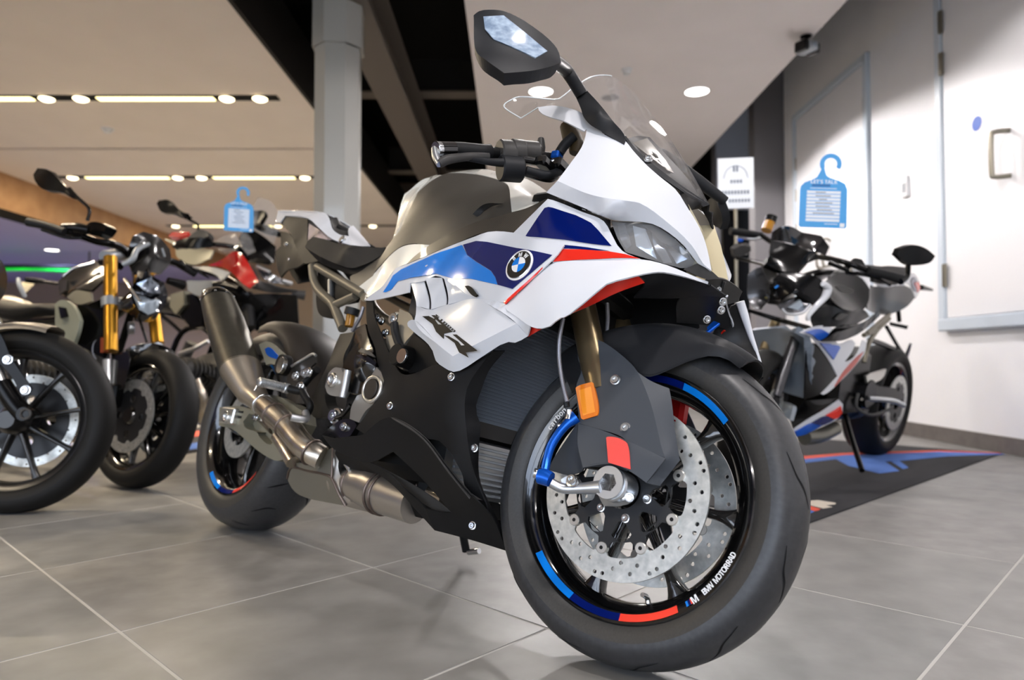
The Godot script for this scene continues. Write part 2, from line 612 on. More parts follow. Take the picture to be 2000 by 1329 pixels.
func rim(par: Node3D, mat: Material, rb: float, zb: float, depth: float) -> void:
	var pr := []
	var h := [Vector2(rb, zb), Vector2(rb - 0.003, zb + 0.002), Vector2(rb - 0.008, zb), Vector2(rb - 0.020, zb - 0.006), Vector2(rb - 0.026, zb - 0.012), Vector2(rb - depth, zb * 0.55), Vector2(rb - depth - 0.004, 0.0)]
	for q in h: pr.append(q)
	for i in range(h.size() - 2, -1, -1): pr.append(Vector2(h[i].x, -h[i].y))
	pr.append(Vector2(rb - 0.015, -zb * 0.5)); pr.append(Vector2(rb - 0.015, zb * 0.5)); pr.append(h[0])
	pr.reverse()
	put(par, "rim", mat, lathe(pr, 96).mesh())

func spoke(par: Node3D, mat: Material, a: float, r0: float, r1: float, w0: float, w1: float, t0: float, t1: float, flare := 0.0) -> void:
	var rows := []
	for i in 13:
		var f := i / 12.0
		var r := lerpf(r0, r1, f)
		var w := lerpf(w0, w1, f) + flare * pow(maxf(0.0, f - 0.7) / 0.3, 2.0) + flare * 0.6 * pow(maxf(0.0, 0.25 - f) / 0.25, 2.0)
		var th := lerpf(t0, t1, f)
		var ring := []
		for s in 12:
			var b := TAU * s / 12.0
			var x := signf(cos(b)) * pow(absf(cos(b)), 0.6) * w
			var z := signf(sin(b)) * pow(absf(sin(b)), 0.6) * th
			ring.append(Vector3(r, x, z).rotated(Vector3(0, 0, 1), a))
		rows.append(ring)
	put(par, "spoke", mat, grid(rows, true).mesh())

func brake_disc(par: Node3D, R: float, r: float, z: float, lobes: int, a0: float, holes: Array, hr := 0.0038, called := "brake_disc") -> void:
	var outer := circle2(Vector2.ZERO, R, 120)
	var inn := PackedVector2Array()
	for i in 180:
		var a := TAU * i / 180.0
		var q := fposmod((a - a0) / (TAU / lobes) + 0.5, 1.0) - 0.5
		inn.append(Vector2.from_angle(a) * (r - 0.012 * exp(-pow(q / 0.13, 4.0))))
	var hs := [inn]
	for h in holes: hs.append(circle2(Vector2.from_angle(h.x) * h.y, hr, 9))
	put(par, called, m.disc, placed(plate(outer, hs, 0.005), Transform3D(Basis(), Vector3(0, 0, z))))

func carrier(par: Node3D, z: float, lobes: int, a0: float) -> void:
	var out := PackedVector2Array()
	for i in 216:
		var a := TAU * i / 216.0
		var q := fposmod((a - a0) / (TAU / lobes) + 0.5, 1.0) - 0.5
		out.append(Vector2.from_angle(a) * (0.093 + 0.02 * exp(-pow(q / 0.16, 4.0))))
	var hs := [circle2(Vector2.ZERO, 0.036, 36)]
	for k in lobes:
		var a := a0 + TAU * (k + 0.5) / lobes
		var w := PackedVector2Array()
		for q in [[0.058, -0.10], [0.066, -0.16], [0.082, -0.24], [0.087, -0.18], [0.087, 0.18], [0.082, 0.24], [0.066, 0.16], [0.058, 0.10], [0.055, 0.0]]:
			w.append(Vector2.from_angle(a + q[1]) * q[0])
		hs.append(w)
	put(par, "disc_carrier", m.carrier, placed(plate(out, hs, 0.006), Transform3D(Basis(), Vector3(0, 0, z))))
	for k in lobes:
		var p := Vector2.from_angle(a0 + TAU * k / lobes) * 0.109
		cy(par, "disc_bobbin", m.machined, Vector3(p.x, p.y, z), Vector3(0, 0, 1), 0.0105, 0.012, 16)
		cy(par, "bobbin_centre", m.black, Vector3(p.x, p.y, z + signf(z) * 0.0056), Vector3(0, 0, 1), 0.0035, 0.002, 10)

func disc_holes(a0: float, lobes: int) -> Array:
	var h := []
	for k in lobes:
		var b := a0 + TAU * k / lobes
		for q in [[0.0, 0.150], [0.13, 0.138], [0.24, 0.127], [0.36, 0.146], [0.47, 0.134], [0.6, 0.152]]:
			h.append(Vector2(b + q[0], q[1]))
	return h

func rd(par: Node3D, at: Vector3, nrm: Vector3, r: float) -> void:
	var t := along(at, nrm)
	var s := r / 0.031
	var g := node(par, "roundel", t)
	put(g, "badge_rim", m.decalwhite, lathe(lv([0.0, -0.001, 0.0335, -0.001, 0.0335, 0.0006, 0.032, 0.0012, 0.0, 0.0012]), 48).mesh())
	put(g, "badge_ring", m.chrome, lathe(lv([0.030, 0.0, 0.030, 0.002, 0.0285, 0.0028, 0.0275, 0.002, 0.0, 0.002]), 48).mesh())
	put(g, "badge_black", m.gloss, lathe(lv([0.0278, 0.0, 0.0278, 0.0025, 0.0, 0.0025]), 48).mesh())
	for k in 4:
		put(g, "badge_quarter", m.lblue if k % 2 else m.decalwhite, lathe(lv([0.0165, 0.0, 0.0165, 0.0034, 0.0, 0.0036]), 12, k * PI / 2 + 0.1, (k + 1) * PI / 2 + 0.1).mesh())
	for k in 3:
		var a: float = PI / 2 + 0.1 + [0.75, 0.0, -0.75][k]
		letters(g, "badge_letter", "BMW"[k], 0.0085, m.decalwhite, Transform3D(Basis(Vector3(0, 0, 1), a - PI / 2), Vector3(cos(a), sin(a), 0) * 0.0222 + Vector3(0, 0, 0.0028)))
	g.scale = Vector3.ONE * s

func pg(par: Node3D, called: String, mat: Material, a: Vector3, b: Vector3, r: float) -> void:
	var l := a.distance_to(b)
	var pr := [Vector2(0, 0), Vector2(r * 0.7, 0), Vector2(r, 0.003)]
	var k := 14
	for i in k:
		var z0 := 0.004 + (l - 0.02) * i / k
		var z1 := 0.004 + (l - 0.02) * (i + 0.55) / k
		pr.append_array([Vector2(r, z0), Vector2(r, z1), Vector2(r * 0.86, z1 + 0.0005), Vector2(r * 0.86, z0 + (l - 0.02) / k - 0.0005)])
	pr.append_array([Vector2(r * 1.1, l - 0.014), Vector2(r * 1.1, l), Vector2(0, l)])
	put(par, called, mat, placed(lathe(pr, 20), along(a, b - a)))
	tu(par, "peg_feeler", m.chrome, [a + Vector3(0, -r, 0), a + Vector3(0, -r - 0.014, 0.004)], 0.003, 8)

func oval_loft(stn: Array) -> Msh:   # stations: [centre, axis, half width, half height, up]
	var rows := []
	for s in stn:
		var d: Vector3 = (s[1] as Vector3).normalized()
		var x: Vector3 = (s[4] as Vector3).cross(d).normalized()
		var y := d.cross(x)
		var ring := []
		for i in 32:
			var a := TAU * i / 32.0
			ring.append((s[0] as Vector3) + x * cos(a) * s[2] + y * sin(a) * s[3])
		rows.append(ring)
	return grid(rows, true)

func mu(par: Node3D, p0: Vector3, p1: Vector3, p2: Vector3, p3: Vector3) -> void:
	var d := (p1 - p0).normalized()
	var up := Vector3(0, 0.1, 1)
	var l := p0.distance_to(p1)
	put(par, "muffler_can", m.muffler, oval_loft([[p0, d, 0.046, 0.056, up], [p0 + d * l * 0.3, d, 0.054, 0.062, up], [p0 + d * l * 0.6, d, 0.056, 0.064, up], [p1, d, 0.057, 0.063, up]]).mesh())
	put(par, "muffler_cone", m.mufflerlight, oval_loft([[p1 - d * 0.004, d, 0.0572, 0.0632, up], [p1.lerp(p2, 0.35), d, 0.052, 0.056, up], [p2, (p3 - p1).normalized(), 0.040, 0.042, up], [p2.lerp(p3, 0.6), (p3 - p2).normalized(), 0.030, 0.030, up], [p3, (p3 - p2).normalized(), 0.0275, 0.0275, up]]).mesh())
	put(par, "muffler_end_cap", m.gloss, oval_loft([[p0 - d * 0.030, d, 0.001, 0.001, up], [p0 - d * 0.030, d, 0.026, 0.034, up], [p0 - d * 0.034, d, 0.032, 0.042, up], [p0 - d * 0.026, d, 0.040, 0.050, up], [p0 - d * 0.004, d, 0.047, 0.057, up], [p0 + d * 0.006, d, 0.0475, 0.0575, up]]).mesh())
	var t := along(p0, d)
	for i in 10:
		var a := TAU * i / 10.0
		var x := up.cross(d).normalized(); var y := d.cross(x)
		var q := p0 + x * cos(a) * 0.0475 + y * sin(a) * 0.0575
		put(par, "rivet", m.chrome, placed(lathe(lv([0.0035, -0.002, 0.0035, 0.001, 0.002, 0.002, 0.0, 0.0022]), 8), along(q, q - p0)))

func ex(par: Node3D, P: Array) -> void:
	tu(par, "exhaust_pipe", m.steel, P, [0.0275, 0.034, 0.0335, 0.0325, 0.032, 0.031], 28)
	for i in [1, 2, 4]:
		rg(par, "pipe_clamp", m.weld, (P[i] as Vector3), (P[mini(i + 1, P.size() - 1)] as Vector3) - (P[i - 1] as Vector3), 0.0335, 0.0032)
	rg(par, "pipe_clamp", m.chrome, P[0], (P[1] as Vector3) - (P[0] as Vector3), 0.0285, 0.0035)

func ep(par: Node3D, P: Array) -> void:
	tu(par, "exhaust_front_pipe", m.titanlight, P, [0.040, 0.030, 0.044, 0.052, 0.052, 0.050, 0.048, 0.046], 28)
	for i in [2, 4, 5]:
		rg(par, "pipe_clamp", m.weld, P[i], (P[i + 1] as Vector3) - (P[i - 1] as Vector3), [0, 0, 0.044, 0, 0.053, 0.051][i], 0.0035)

func hu(par: Node3D) -> void:
	# hugger over the rear wheel
	var rows := []
	for i in 19:
		var a := deg_to_rad(18.0 + 72.0 * i / 18.0)
		var R := 0.345 + 0.02 * sin(PI * i / 18.0)
		var row := []
		for q in [[-0.05, 0.112], [-0.028, 0.110], [-0.006, 0.088], [0.004, 0.045], [0.006, 0.0], [0.004, -0.045], [-0.006, -0.088], [-0.03, -0.110], [-0.05, -0.112]]:
			row.append(Vector3(cos(a) * (R + q[0]), 0.326 + sin(a) * (R + q[0]), q[1]))
		rows.append(row)
	lo(par, "rear_hugger", m.brownmatte, rows)
	var rows2 := []
	for i in 9:
		var a := deg_to_rad(12.0 + 20.0 * i / 8.0)
		var row := []
		for q in [[-0.05, 0.113], [0.006, 0.113], [0.020, 0.09], [0.022, 0.0], [0.020, -0.09], [-0.05, -0.113]]:
			row.append(Vector3(cos(a) * (0.36 + q[0]), 0.326 + sin(a) * (0.36 + q[0]), q[1]))
		rows2.append(row)
	lo(par, "rear_hugger", m.brownmatte, rows2)

func fe(par: Node3D) -> void:
	# front fender over the wheel, with a skirt that runs down to the fork
	var rows := []
	for i in 25:
		var deg := 54.0 + 74.0 * i / 24.0
		var a := deg_to_rad(deg)
		var sk := 0.004 + 0.091 * smoothstep(56.0, 84.0, deg)
		var nar := lerpf(0.62, 1.0, sqrt(clampf((deg - 54.0) / 9.0, 0.0, 1.0)))
		var row := []
		var pr := [[-sk - 0.012, 0.083 + 0.014 * smoothstep(62.0, 90.0, deg)], [-sk * 0.6, 0.083 + 0.008 * smoothstep(62.0, 90.0, deg)], [-0.012, 0.078], [0.001, 0.066], [0.010, 0.045], [0.014, 0.02], [0.0145, 0.0]]
		for q in pr: row.append(Vector3(1.457 + cos(a) * (0.316 + q[0]), 0.3 + sin(a) * (0.316 + q[0]), q[1] * nar))
		for k in range(pr.size() - 2, -1, -1):
			row.append(Vector3(1.457 + cos(a) * (0.316 + pr[k][0]), 0.3 + sin(a) * (0.316 + pr[k][0]), -pr[k][1] * nar))
		rows.append(row)
	var ms := grid(rows)
	var inner := []
	for r in rows:
		var l := []
		for q in r:
			var c := Vector3(1.457, 0.3, 0)
			l.append(q - ((q - c) * Vector3(1, 1, 0.6)).normalized() * 0.004)
		inner.append(l)
	var b := grid(inner)
	ms.add(b, Transform3D())
	for e in [0, rows.size() - 1]:
		for j in rows[0].size() - 1:
			var o := Vector3(1, -1, 0) if e == 0 else Vector3(-1, 0, 0)
			ms.flatq(rows[e][j], rows[e][j + 1], inner[e][j + 1], inner[e][j], o)
	put(par, "fender", m.matte, ms.mesh())

func hx(par: Node3D, at: Vector3) -> void:
	var hexa := circle2(Vector2.ZERO, 0.0165, 6)
	put(par, "axle_ring", m.alu, placed(plate(circle2(Vector2.ZERO, 0.0285, 40), [hexa], 0.012), Transform3D(Basis(), at)))
	cy(par, "axle_socket", m.greyplastic, at - Vector3(0, 0, 0.004), Vector3(0, 0, 1), 0.0175, 0.006)

func ls(par: Node3D, called: String, mat: Material, a: Vector3, b: Vector3, w0: float, w1: float, k: int) -> void:
	var ms := Msh.new()
	for i in k:
		var f := (i + 0.5) / k
		var c := a.lerp(b, f)
		var w := lerpf(w0, w1, f)
		ms.add(box(c + Vector3(0.001, 0, 0), Vector3(0.006, a.distance_to(b) / k * 0.42, 2.0 * w), 0.0008), Transform3D())
	var o := put(par, called, mat, ms.mesh())
	o.set_meta("kind", "stuff")

# ------------------------------------------------------------------ place
const CEIL := 2.85

func slab(called: String, mat: Material, a: Vector3, b: Vector3, bev := 0.0) -> MeshInstance3D:
	return struct(called, mat, box((a + b) * 0.5, (b - a).abs(), bev).mesh())

func camera_and_light() -> void:
	var cam := Camera3D.new()
	cam.name = "camera"
	cam.fov = 51.5
	cam.position = Vector3(0, 0.5442, 0)
	cam.rotation_degrees = Vector3(1.65, 0, 0)
	cam.near = 0.05
	cam.far = 100.0
	var att := CameraAttributesPhysical.new()
	att.frustum_focal_length = 24.877
	att.frustum_focus_distance = 1.4
	att.exposure_aperture = 2.8
	cam.attributes = att
	add_child(cam)
	cam.current = true
	var we := WorldEnvironment.new()
	we.name = "environment"
	var e := Environment.new()
	e.background_mode = Environment.BG_SKY
	var sky := Sky.new()
	var ps := ProceduralSkyMaterial.new()
	ps.sky_top_color = Color(0.70, 0.77, 0.88)
	ps.sky_horizon_color = Color(0.89, 0.91, 0.94)
	ps.ground_bottom_color = Color(0.45, 0.45, 0.45)
	ps.ground_horizon_color = Color(0.72, 0.72, 0.72)
	ps.sky_energy_multiplier = 1.0
	sky.sky_material = ps
	e.sky = sky
	e.background_energy_multiplier = 10.0
	e.tonemap_mode = Environment.TONE_MAPPER_LINEAR
	e.tonemap_exposure = 0.86
	e.sdfgi_enabled = true
	e.ssao_enabled = true
	e.ssil_enabled = true
	we.environment = e
	add_child(we)

func glow(c: Color, k: float) -> StandardMaterial3D:
	var g := mt(c, 0.5)
	g.emission_enabled = true
	g.emission = c
	g.emission_energy_multiplier = k
	return g

func downlight(at: Vector3, r: float, label: String, group: String, lampm: Material, col: Color, energy: float, angle := 80.0) -> void:
	var t := thing("ceiling_downlight", label, "ceiling light", Transform3D(Basis(), at), group)
	var down := Basis(Vector3.RIGHT, PI / 2)
	put(t, "trim_ring", m.lamptrim, placed(lathe(lv([r * 1.12, 0.0, r * 1.12, 0.004, r * 1.08, 0.008, r, 0.006, r * 0.98, 0.0]), 32), Transform3D(down, Vector3(0, 0, 0))))
	put(t, "lamp_face", lampm, placed(lathe(lv([r, 0.0, r, 0.003, 0.0, 0.003]), 32), Transform3D(down, Vector3.ZERO)))
	var s := SpotLight3D.new()
	s.name = "lamp_beam"
	s.position = Vector3(0, -0.02, 0)
	s.rotation_degrees = Vector3(-90, 0, 0)
	s.spot_angle = angle
	s.spot_angle_attenuation = 0.15
	s.spot_range = 12.0
	s.spot_attenuation = 2.0
	s.light_color = col
	s.light_energy = energy
	s.light_size = r
	s.shadow_enabled = true
	t.add_child(s)

func room() -> void:
	m.wall = tri_map(mt(Color.WHITE, 0.55), noise_tex(0.01, Color(0.90, 0.90, 0.91), Color(0.92, 0.92, 0.93), 256, 4, 21), 0.7, true)
	m.doorwhite = mt(Color(0.90, 0.90, 0.91), 0.4)
	m.doorframe = mt(Color(0.78, 0.82, 0.86), 0.35)
	m.ceil = tri_map(mt(Color.WHITE, 0.9), noise_tex(0.01, Color(0.90, 0.855, 0.81), Color(0.92, 0.875, 0.83), 256, 3, 22), 0.5, true)
	m.soffit = tri_map(mt(Color.WHITE, 0.9), noise_tex(0.01, Color(0.89, 0.86, 0.85), Color(0.91, 0.88, 0.87), 256, 3, 23), 0.5, true)
	m.dark = mt(Color(0.045, 0.043, 0.042), 0.8)
	m.beam = mt(Color(0.36, 0.33, 0.30), 0.6)
	m.beamdark = mt(Color(0.14, 0.13, 0.12), 0.6)
	m.column = mt(Color(0.62, 0.62, 0.60), 0.3, 0.0, 0.4)
	m.lamptrim = mt(Color(0.85, 0.85, 0.85), 0.4)
	m.lampwhite = glow(Color(1.0, 0.98, 0.95), 9.0)
	m.lampwarm = glow(Color(1.0, 0.93, 0.76), 7.0)
	m.lampstrip = glow(Color(1.0, 0.94, 0.68), 4.0)
	m.lampgreen = glow(Color(0.10, 0.85, 0.25), 0.6)
	m.grout = mt(Color(0.68, 0.67, 0.65), 0.9)
	m.paving = mt(Color(0.72, 0.71, 0.69), 0.9)
	m.skirt = tri_map(mt(Color.WHITE, 0.5), noise_tex(0.03, Color(0.36, 0.34, 0.33), Color(0.43, 0.41, 0.395), 256, 4, 24), 1.0, true)
	m.wood = tri_map(mt(Color.WHITE, 0.5), noise_tex(0.02, Color(0.66, 0.50, 0.35), Color(0.76, 0.60, 0.44), 256, 3, 25), 0.6, true)
	m.lowceil = mt(Color(0.70, 0.68, 0.82), 0.8)
	m.greypanel = mt(Color(0.46, 0.45, 0.46), 0.6)
	m.mat = tri_map(mt(Color.WHITE, 0.9), noise_tex(0.3, Color(0.085, 0.085, 0.10), Color(0.14, 0.14, 0.155), 256, 2, 26), 8.0, true)
	m.matblue = mt(Color(0.27, 0.42, 0.70), 0.9)
	m.matnavy = mt(Color(0.16, 0.20, 0.42), 0.9)
	m.matred = mt(Color(0.80, 0.30, 0.22), 0.9)
	m.matcream = mt(Color(0.80, 0.76, 0.70), 0.9)
	m.frame = mt(Color(0.30, 0.31, 0.32), 0.4, 0.5)
	m.pane = mt(Color(1, 1, 1, 0.05), 0.02)
	m.pane.transparency = BaseMaterial3D.TRANSPARENCY_ALPHA
	m.brownmatte = mt(Color(0.20, 0.18, 0.16), 0.45)
	# ---- floor of tiles laid at 46 degrees to the room
	var fl := struct("floor", m.grout, box(Vector3(-2.0, -0.0508, -5.0), Vector3(26.0, 0.1, 24.0), 0.0).mesh())
	var ts := 0.607
	var tmesh := box(Vector3(0, -0.01, 0), Vector3(ts - 0.005, 0.02, ts - 0.005), 0.0012).mesh()
	var tones := []
	for k in 4:
		tones.append(tri_map(mt(Color.WHITE, 0.4), noise_tex(0.018 + 0.004 * k, [Color(0.445, 0.440, 0.428), Color(0.455, 0.448, 0.434), Color(0.436, 0.434, 0.424), Color(0.450, 0.442, 0.430)][k], [Color(0.545, 0.540, 0.526), Color(0.538, 0.532, 0.518), Color(0.528, 0.526, 0.515), Color(0.550, 0.543, 0.530)][k], 512, 7, 31 + k), 0.55, true))
	var ang := deg_to_rad(46.2)
	var ud := Vector3(sin(ang), 0, cos(ang)); var vd := Vector3(cos(ang), 0, -sin(ang))
	var bs := Basis(ud, Vector3.UP, -vd)
	var rng := RandomNumberGenerator.new()
	rng.seed = 7
	var rest := Msh.new()
	var cnt := 0
	var cand := []
	for i in range(-24, 24):
		for j in range(-24, 24):
			var c := ud * (-0.95 + ts * (i + 0.5)) + vd * (1.095 + ts * (j + 0.5))
			if c.x > 3.3 or c.x < -9.0 or c.z > 4.0 or c.z < -14.0: continue
			cand.append([c, c.z < -0.6 and c.z > -7.0 and absf(c.x) < -c.z * 0.73 + 0.6])
	for q in cand:
		var tone: int = rng.randi() % 4
		if q[1] and cnt < 290:
			var o := MeshInstance3D.new()
			o.name = "tile"
			o.mesh = tmesh
			o.material_override = tones[tone]
			o.transform = Transform3D(bs, q[0])
			fl.add_child(o, true)
			cnt += 1
		else:
			rest.add(box(Vector3(0, -0.01, 0), Vector3(ts - 0.005, 0.02, ts - 0.005), 0.0), Transform3D(bs, q[0]))
	var ro := put(fl, "far_tiles", tones[0], rest.mesh())
	ro.set_meta("kind", "stuff")
	# ---- walls
	slab("wall_right", m.wall, Vector3(2.88, 0, -7.4), Vector3(3.08, 4.6, 4.2))
	slab("wall_right_return", m.greypanel, Vector3(2.57, 0, -7.6), Vector3(2.95, 4.6, -7.42))
	slab("wall_right_recess", m.greypanel, Vector3(2.62, 0, -9.2), Vector3(3.4, 4.6, -9.0))
	slab("wall_back", m.backwall, Vector3(-14.5, 0, -16.2), Vector3(5.0, 4.8, -16.0))
	slab("wall_left", m.backwall, Vector3(-14.7, 0, -16.0), Vector3(-14.5, 4.8, 6.4))
	slab("wall_recess_side", m.dark, Vector3(3.4, 0, -16.0), Vector3(3.6, 4.8, -7.4))
	slab("baseboard_right", m.skirt, Vector3(2.865, 0, -7.4), Vector3(2.88, 0.10, 4.2), 0.002)
	# ---- shop front behind the camera
	slab("wall_front_sill", m.wall, Vector3(-14.5, 0, 4.2), Vector3(3.08, 0.25, 4.4))
	slab("wall_front_head", m.wall, Vector3(-14.5, 3.4, 4.2), Vector3(3.08, 4.8, 4.4))
	slab("wall_front_pier", m.wall, Vector3(0.86, 0.25, 4.2), Vector3(3.08, 3.4, 4.4))
	for i in 8:
		var x := -14.4 + i * 2.18
		slab("window_post_%d" % (i + 1), m.frame, Vector3(x - 0.06, 0.25, 4.22), Vector3(x + 0.06, 3.4, 4.38), 0.005)
		if i < 7:
			slab("window_%d" % (i + 1), m.pane, Vector3(x + 0.06, 0.25, 4.295), Vector3(x + 2.12, 3.4, 4.305))
	slab("pavement", m.paving, Vector3(-20, -0.12, 4.4), Vector3(12, -0.02, 14.0))
	# ---- ceilings
	slab("ceiling_soffit", m.soffit, Vector3(-0.305, CEIL, -14.0), Vector3(2.146, CEIL + 0.35, 4.2))
	slab("ceiling_left", m.ceil, Vector3(-6.25, CEIL, -7.60), Vector3(-1.82, CEIL + 0.3, 4.2))
	slab("ceiling_left_back", m.ceil, Vector3(-6.25, CEIL, -16.0), Vector3(-1.82, CEIL + 0.3, -7.66))
	slab("ceiling_low", m.lowceil, Vector3(-14.5, 2.32, -16.0), Vector3(-6.28, 2.5, 4.2))
	slab("trim_1", m.wood, Vector3(-6.28, 2.40, -16.0), Vector3(-6.25, CEIL + 0.3, 4.2))
	slab("trim_2", m.dark, Vector3(-6.30, 2.30, -16.0), Vector3(-6.24, 2.40, 4.2))
	slab("trim_3", m.beamdark, Vector3(-1.82, CEIL - 0.004, -16.0), Vector3(-1.79, CEIL + 0.5, 4.2))
	slab("ceiling_void", m.dark, Vector3(-14.5, 4.6, -16.0), Vector3(3.6, 4.8, 4.4))
	# steel beams in the dark gap
	for q in [[-1.2, -0.93]]:
		var b := thing("roof_beam", "brown grey steel beam running back in the dark ceiling gap", "beam", Transform3D(Basis(), Vector3(-1.065, 2.86, -6.0)))
		put(b, "bottom_flange", m.beam, box(Vector3(0, 0.01, 0), Vector3(0.27, 0.02, 20.0), 0.002).mesh())
		put(b, "web", m.beam, box(Vector3(0, 0.2, 0), Vector3(0.03, 0.36, 20.0), 0.0).mesh())
		put(b, "top_flange", m.beam, box(Vector3(0, 0.39, 0), Vector3(0.27, 0.02, 20.0), 0.002).mesh())
	for k in 3:
		var z: float = [-7.2, -10.2, -13.2][k]
		var b := thing("cross_beam", ["dark steel cross beam nearest in the ceiling gap", "dark steel cross beam, second in the ceiling gap", "dark steel cross beam farthest back in the ceiling gap"][k], "beam", Transform3D(Basis(), Vector3(-1.05, 3.0, z)), "cross beams in the ceiling gap")
		put(b, "bottom_flange", m.beam, box(Vector3(0, 0.285, 0), Vector3(1.5, 0.02, 0.2), 0.002).mesh())
		put(b, "web", m.beamdark, box(Vector3(0, 0.47, 0), Vector3(1.5, 0.36, 0.02), 0.0).mesh())
	# ---- column
	var col := thing("column", "grey painted octagonal column with a wider sleeve at the top", "column", Transform3D(Basis(Vector3.UP, 0.1), Vector3(-1.145, 0, -4.6)))
	var oct := PackedVector2Array(); var oct2 := PackedVector2Array()
	for q in [[1, 0.45], [0.45, 1], [-0.45, 1], [-1, 0.45], [-1, -0.45], [-0.45, -1], [0.45, -1], [1, -0.45]]:
		oct.append(Vector2(q[0], q[1]) * 0.142); oct2.append(Vector2(q[0], q[1]) * 0.158)
	var lay := Basis(Vector3.RIGHT, -PI / 2)
	put(col, "shaft", m.column, placed(plate(oct, [], 4.6), Transform3D(lay, Vector3(0, 2.3, 0))))
	put(col, "sleeve", m.column, placed(plate(oct2, [], 2.0), Transform3D(lay, Vector3(0, 3.58, 0))))
	# ---- lamps
	var g := "round downlights in the pale soffit"
	var lab := [["round white downlight in the pale soffit, left of the two by the screen", "round white downlight in the pale soffit, right of the two"], ["round downlight of the middle row, left, in the soffit", "round downlight of the middle row, right, in the soffit"], ["round downlight of the nearest row, left, in the soffit", "round downlight of the nearest row, right, in the soffit"], ["round downlight behind the viewer, left, in the soffit", "round downlight behind the viewer, right, in the soffit"], ["round downlight far back in the soffit, left of its row", "round downlight far back in the soffit, right of its row"]]
	for i in 5:
		for j in 2:
			downlight(Vector3([0.247, 1.585][j], CEIL, [-5.98, -3.28, -0.55, 2.15, -8.68][i]), 0.1, lab[i][j], g, m.lampwhite, Color(1.0, 0.975, 0.97), [DL * 1.05, DL * 0.45, DL * 0.75, DL * 0.5, DL][i])
	strips()
	# detectors
	for q in [[Vector3(0.91, CEIL, -5.52), "small white smoke detector on the pale soffit", 0.045], [Vector3(-4.02, CEIL, -6.95), "small white smoke detector on the left ceiling", 0.06]]:
		var d := thing("smoke_detector", q[1], "smoke detector", Transform3D(Basis(Vector3.RIGHT, PI / 2), q[0]))
		var r: float = q[2]
		put(d, "base", m.lamptrim, lathe(lv([r, 0.0, r, 0.012, r * 0.9, 0.016, 0.0, 0.016]), 24).mesh())
		put(d, "sensor_head", m.lamptrim, lathe(lv([r * 0.7, 0.014, r * 0.68, 0.035, r * 0.5, 0.045, 0.0, 0.046]), 24).mesh())
	var sp := thing("ceiling_speaker", "flat grey round ceiling speaker seen through the screen", "speaker", Transform3D(Basis(Vector3.RIGHT, PI / 2), Vector3(0.86, CEIL, -6.12)))
	put(sp, "grille", m.greypanel, lathe(lv([0.075, 0.0, 0.075, 0.004, 0.0, 0.006]), 28).mesh())
	put(sp, "rim", m.lamptrim, lathe(lv([0.085, 0.0, 0.085, 0.005, 0.075, 0.006, 0.074, 0.0]), 28).mesh())
	# green light line far left
	var gl := thing("green_light_line", "glowing green light line far left under the low ceiling", "light", Transform3D(Basis(), Vector3(-8.0, 2.02, -11.5)))
	put(gl, "light_tube", m.lampgreen, tube([Vector3(-1.0, 0.0, 0), Vector3(0.0, 0.03, 0)], 0.035, 8).mesh())
	put(gl, "light_tube", m.lampgreen, tube([Vector3(0.0, 0.03, 0), Vector3(1.35, -0.03, 0)], 0.035, 8).mesh())
	for hx_ in [-0.8, 1.1]:
		put(gl, "hanger_rod", m.dark, tube([Vector3(hx_, 0.05, 0.03), Vector3(hx_, 0.31, 0.03)], 0.008, 8).mesh())
	put(gl, "housing", m.dark, box(Vector3(0.1, 0.06, 0.03), Vector3(2.6, 0.05, 0.06), 0.005).mesh())
	var om := OmniLight3D.new()
	om.name = "lamp_glow"
	om.position = Vector3(0, -0.06, 0.1)
	om.light_color = Color(0.1, 0.95, 0.22); om.light_energy = 0.02; om.omni_range = 8.0; om.omni_attenuation = 2.0; om.light_size = 0.1; om.shadow_enabled = true
	gl.add_child(om)

const DL := 5.6

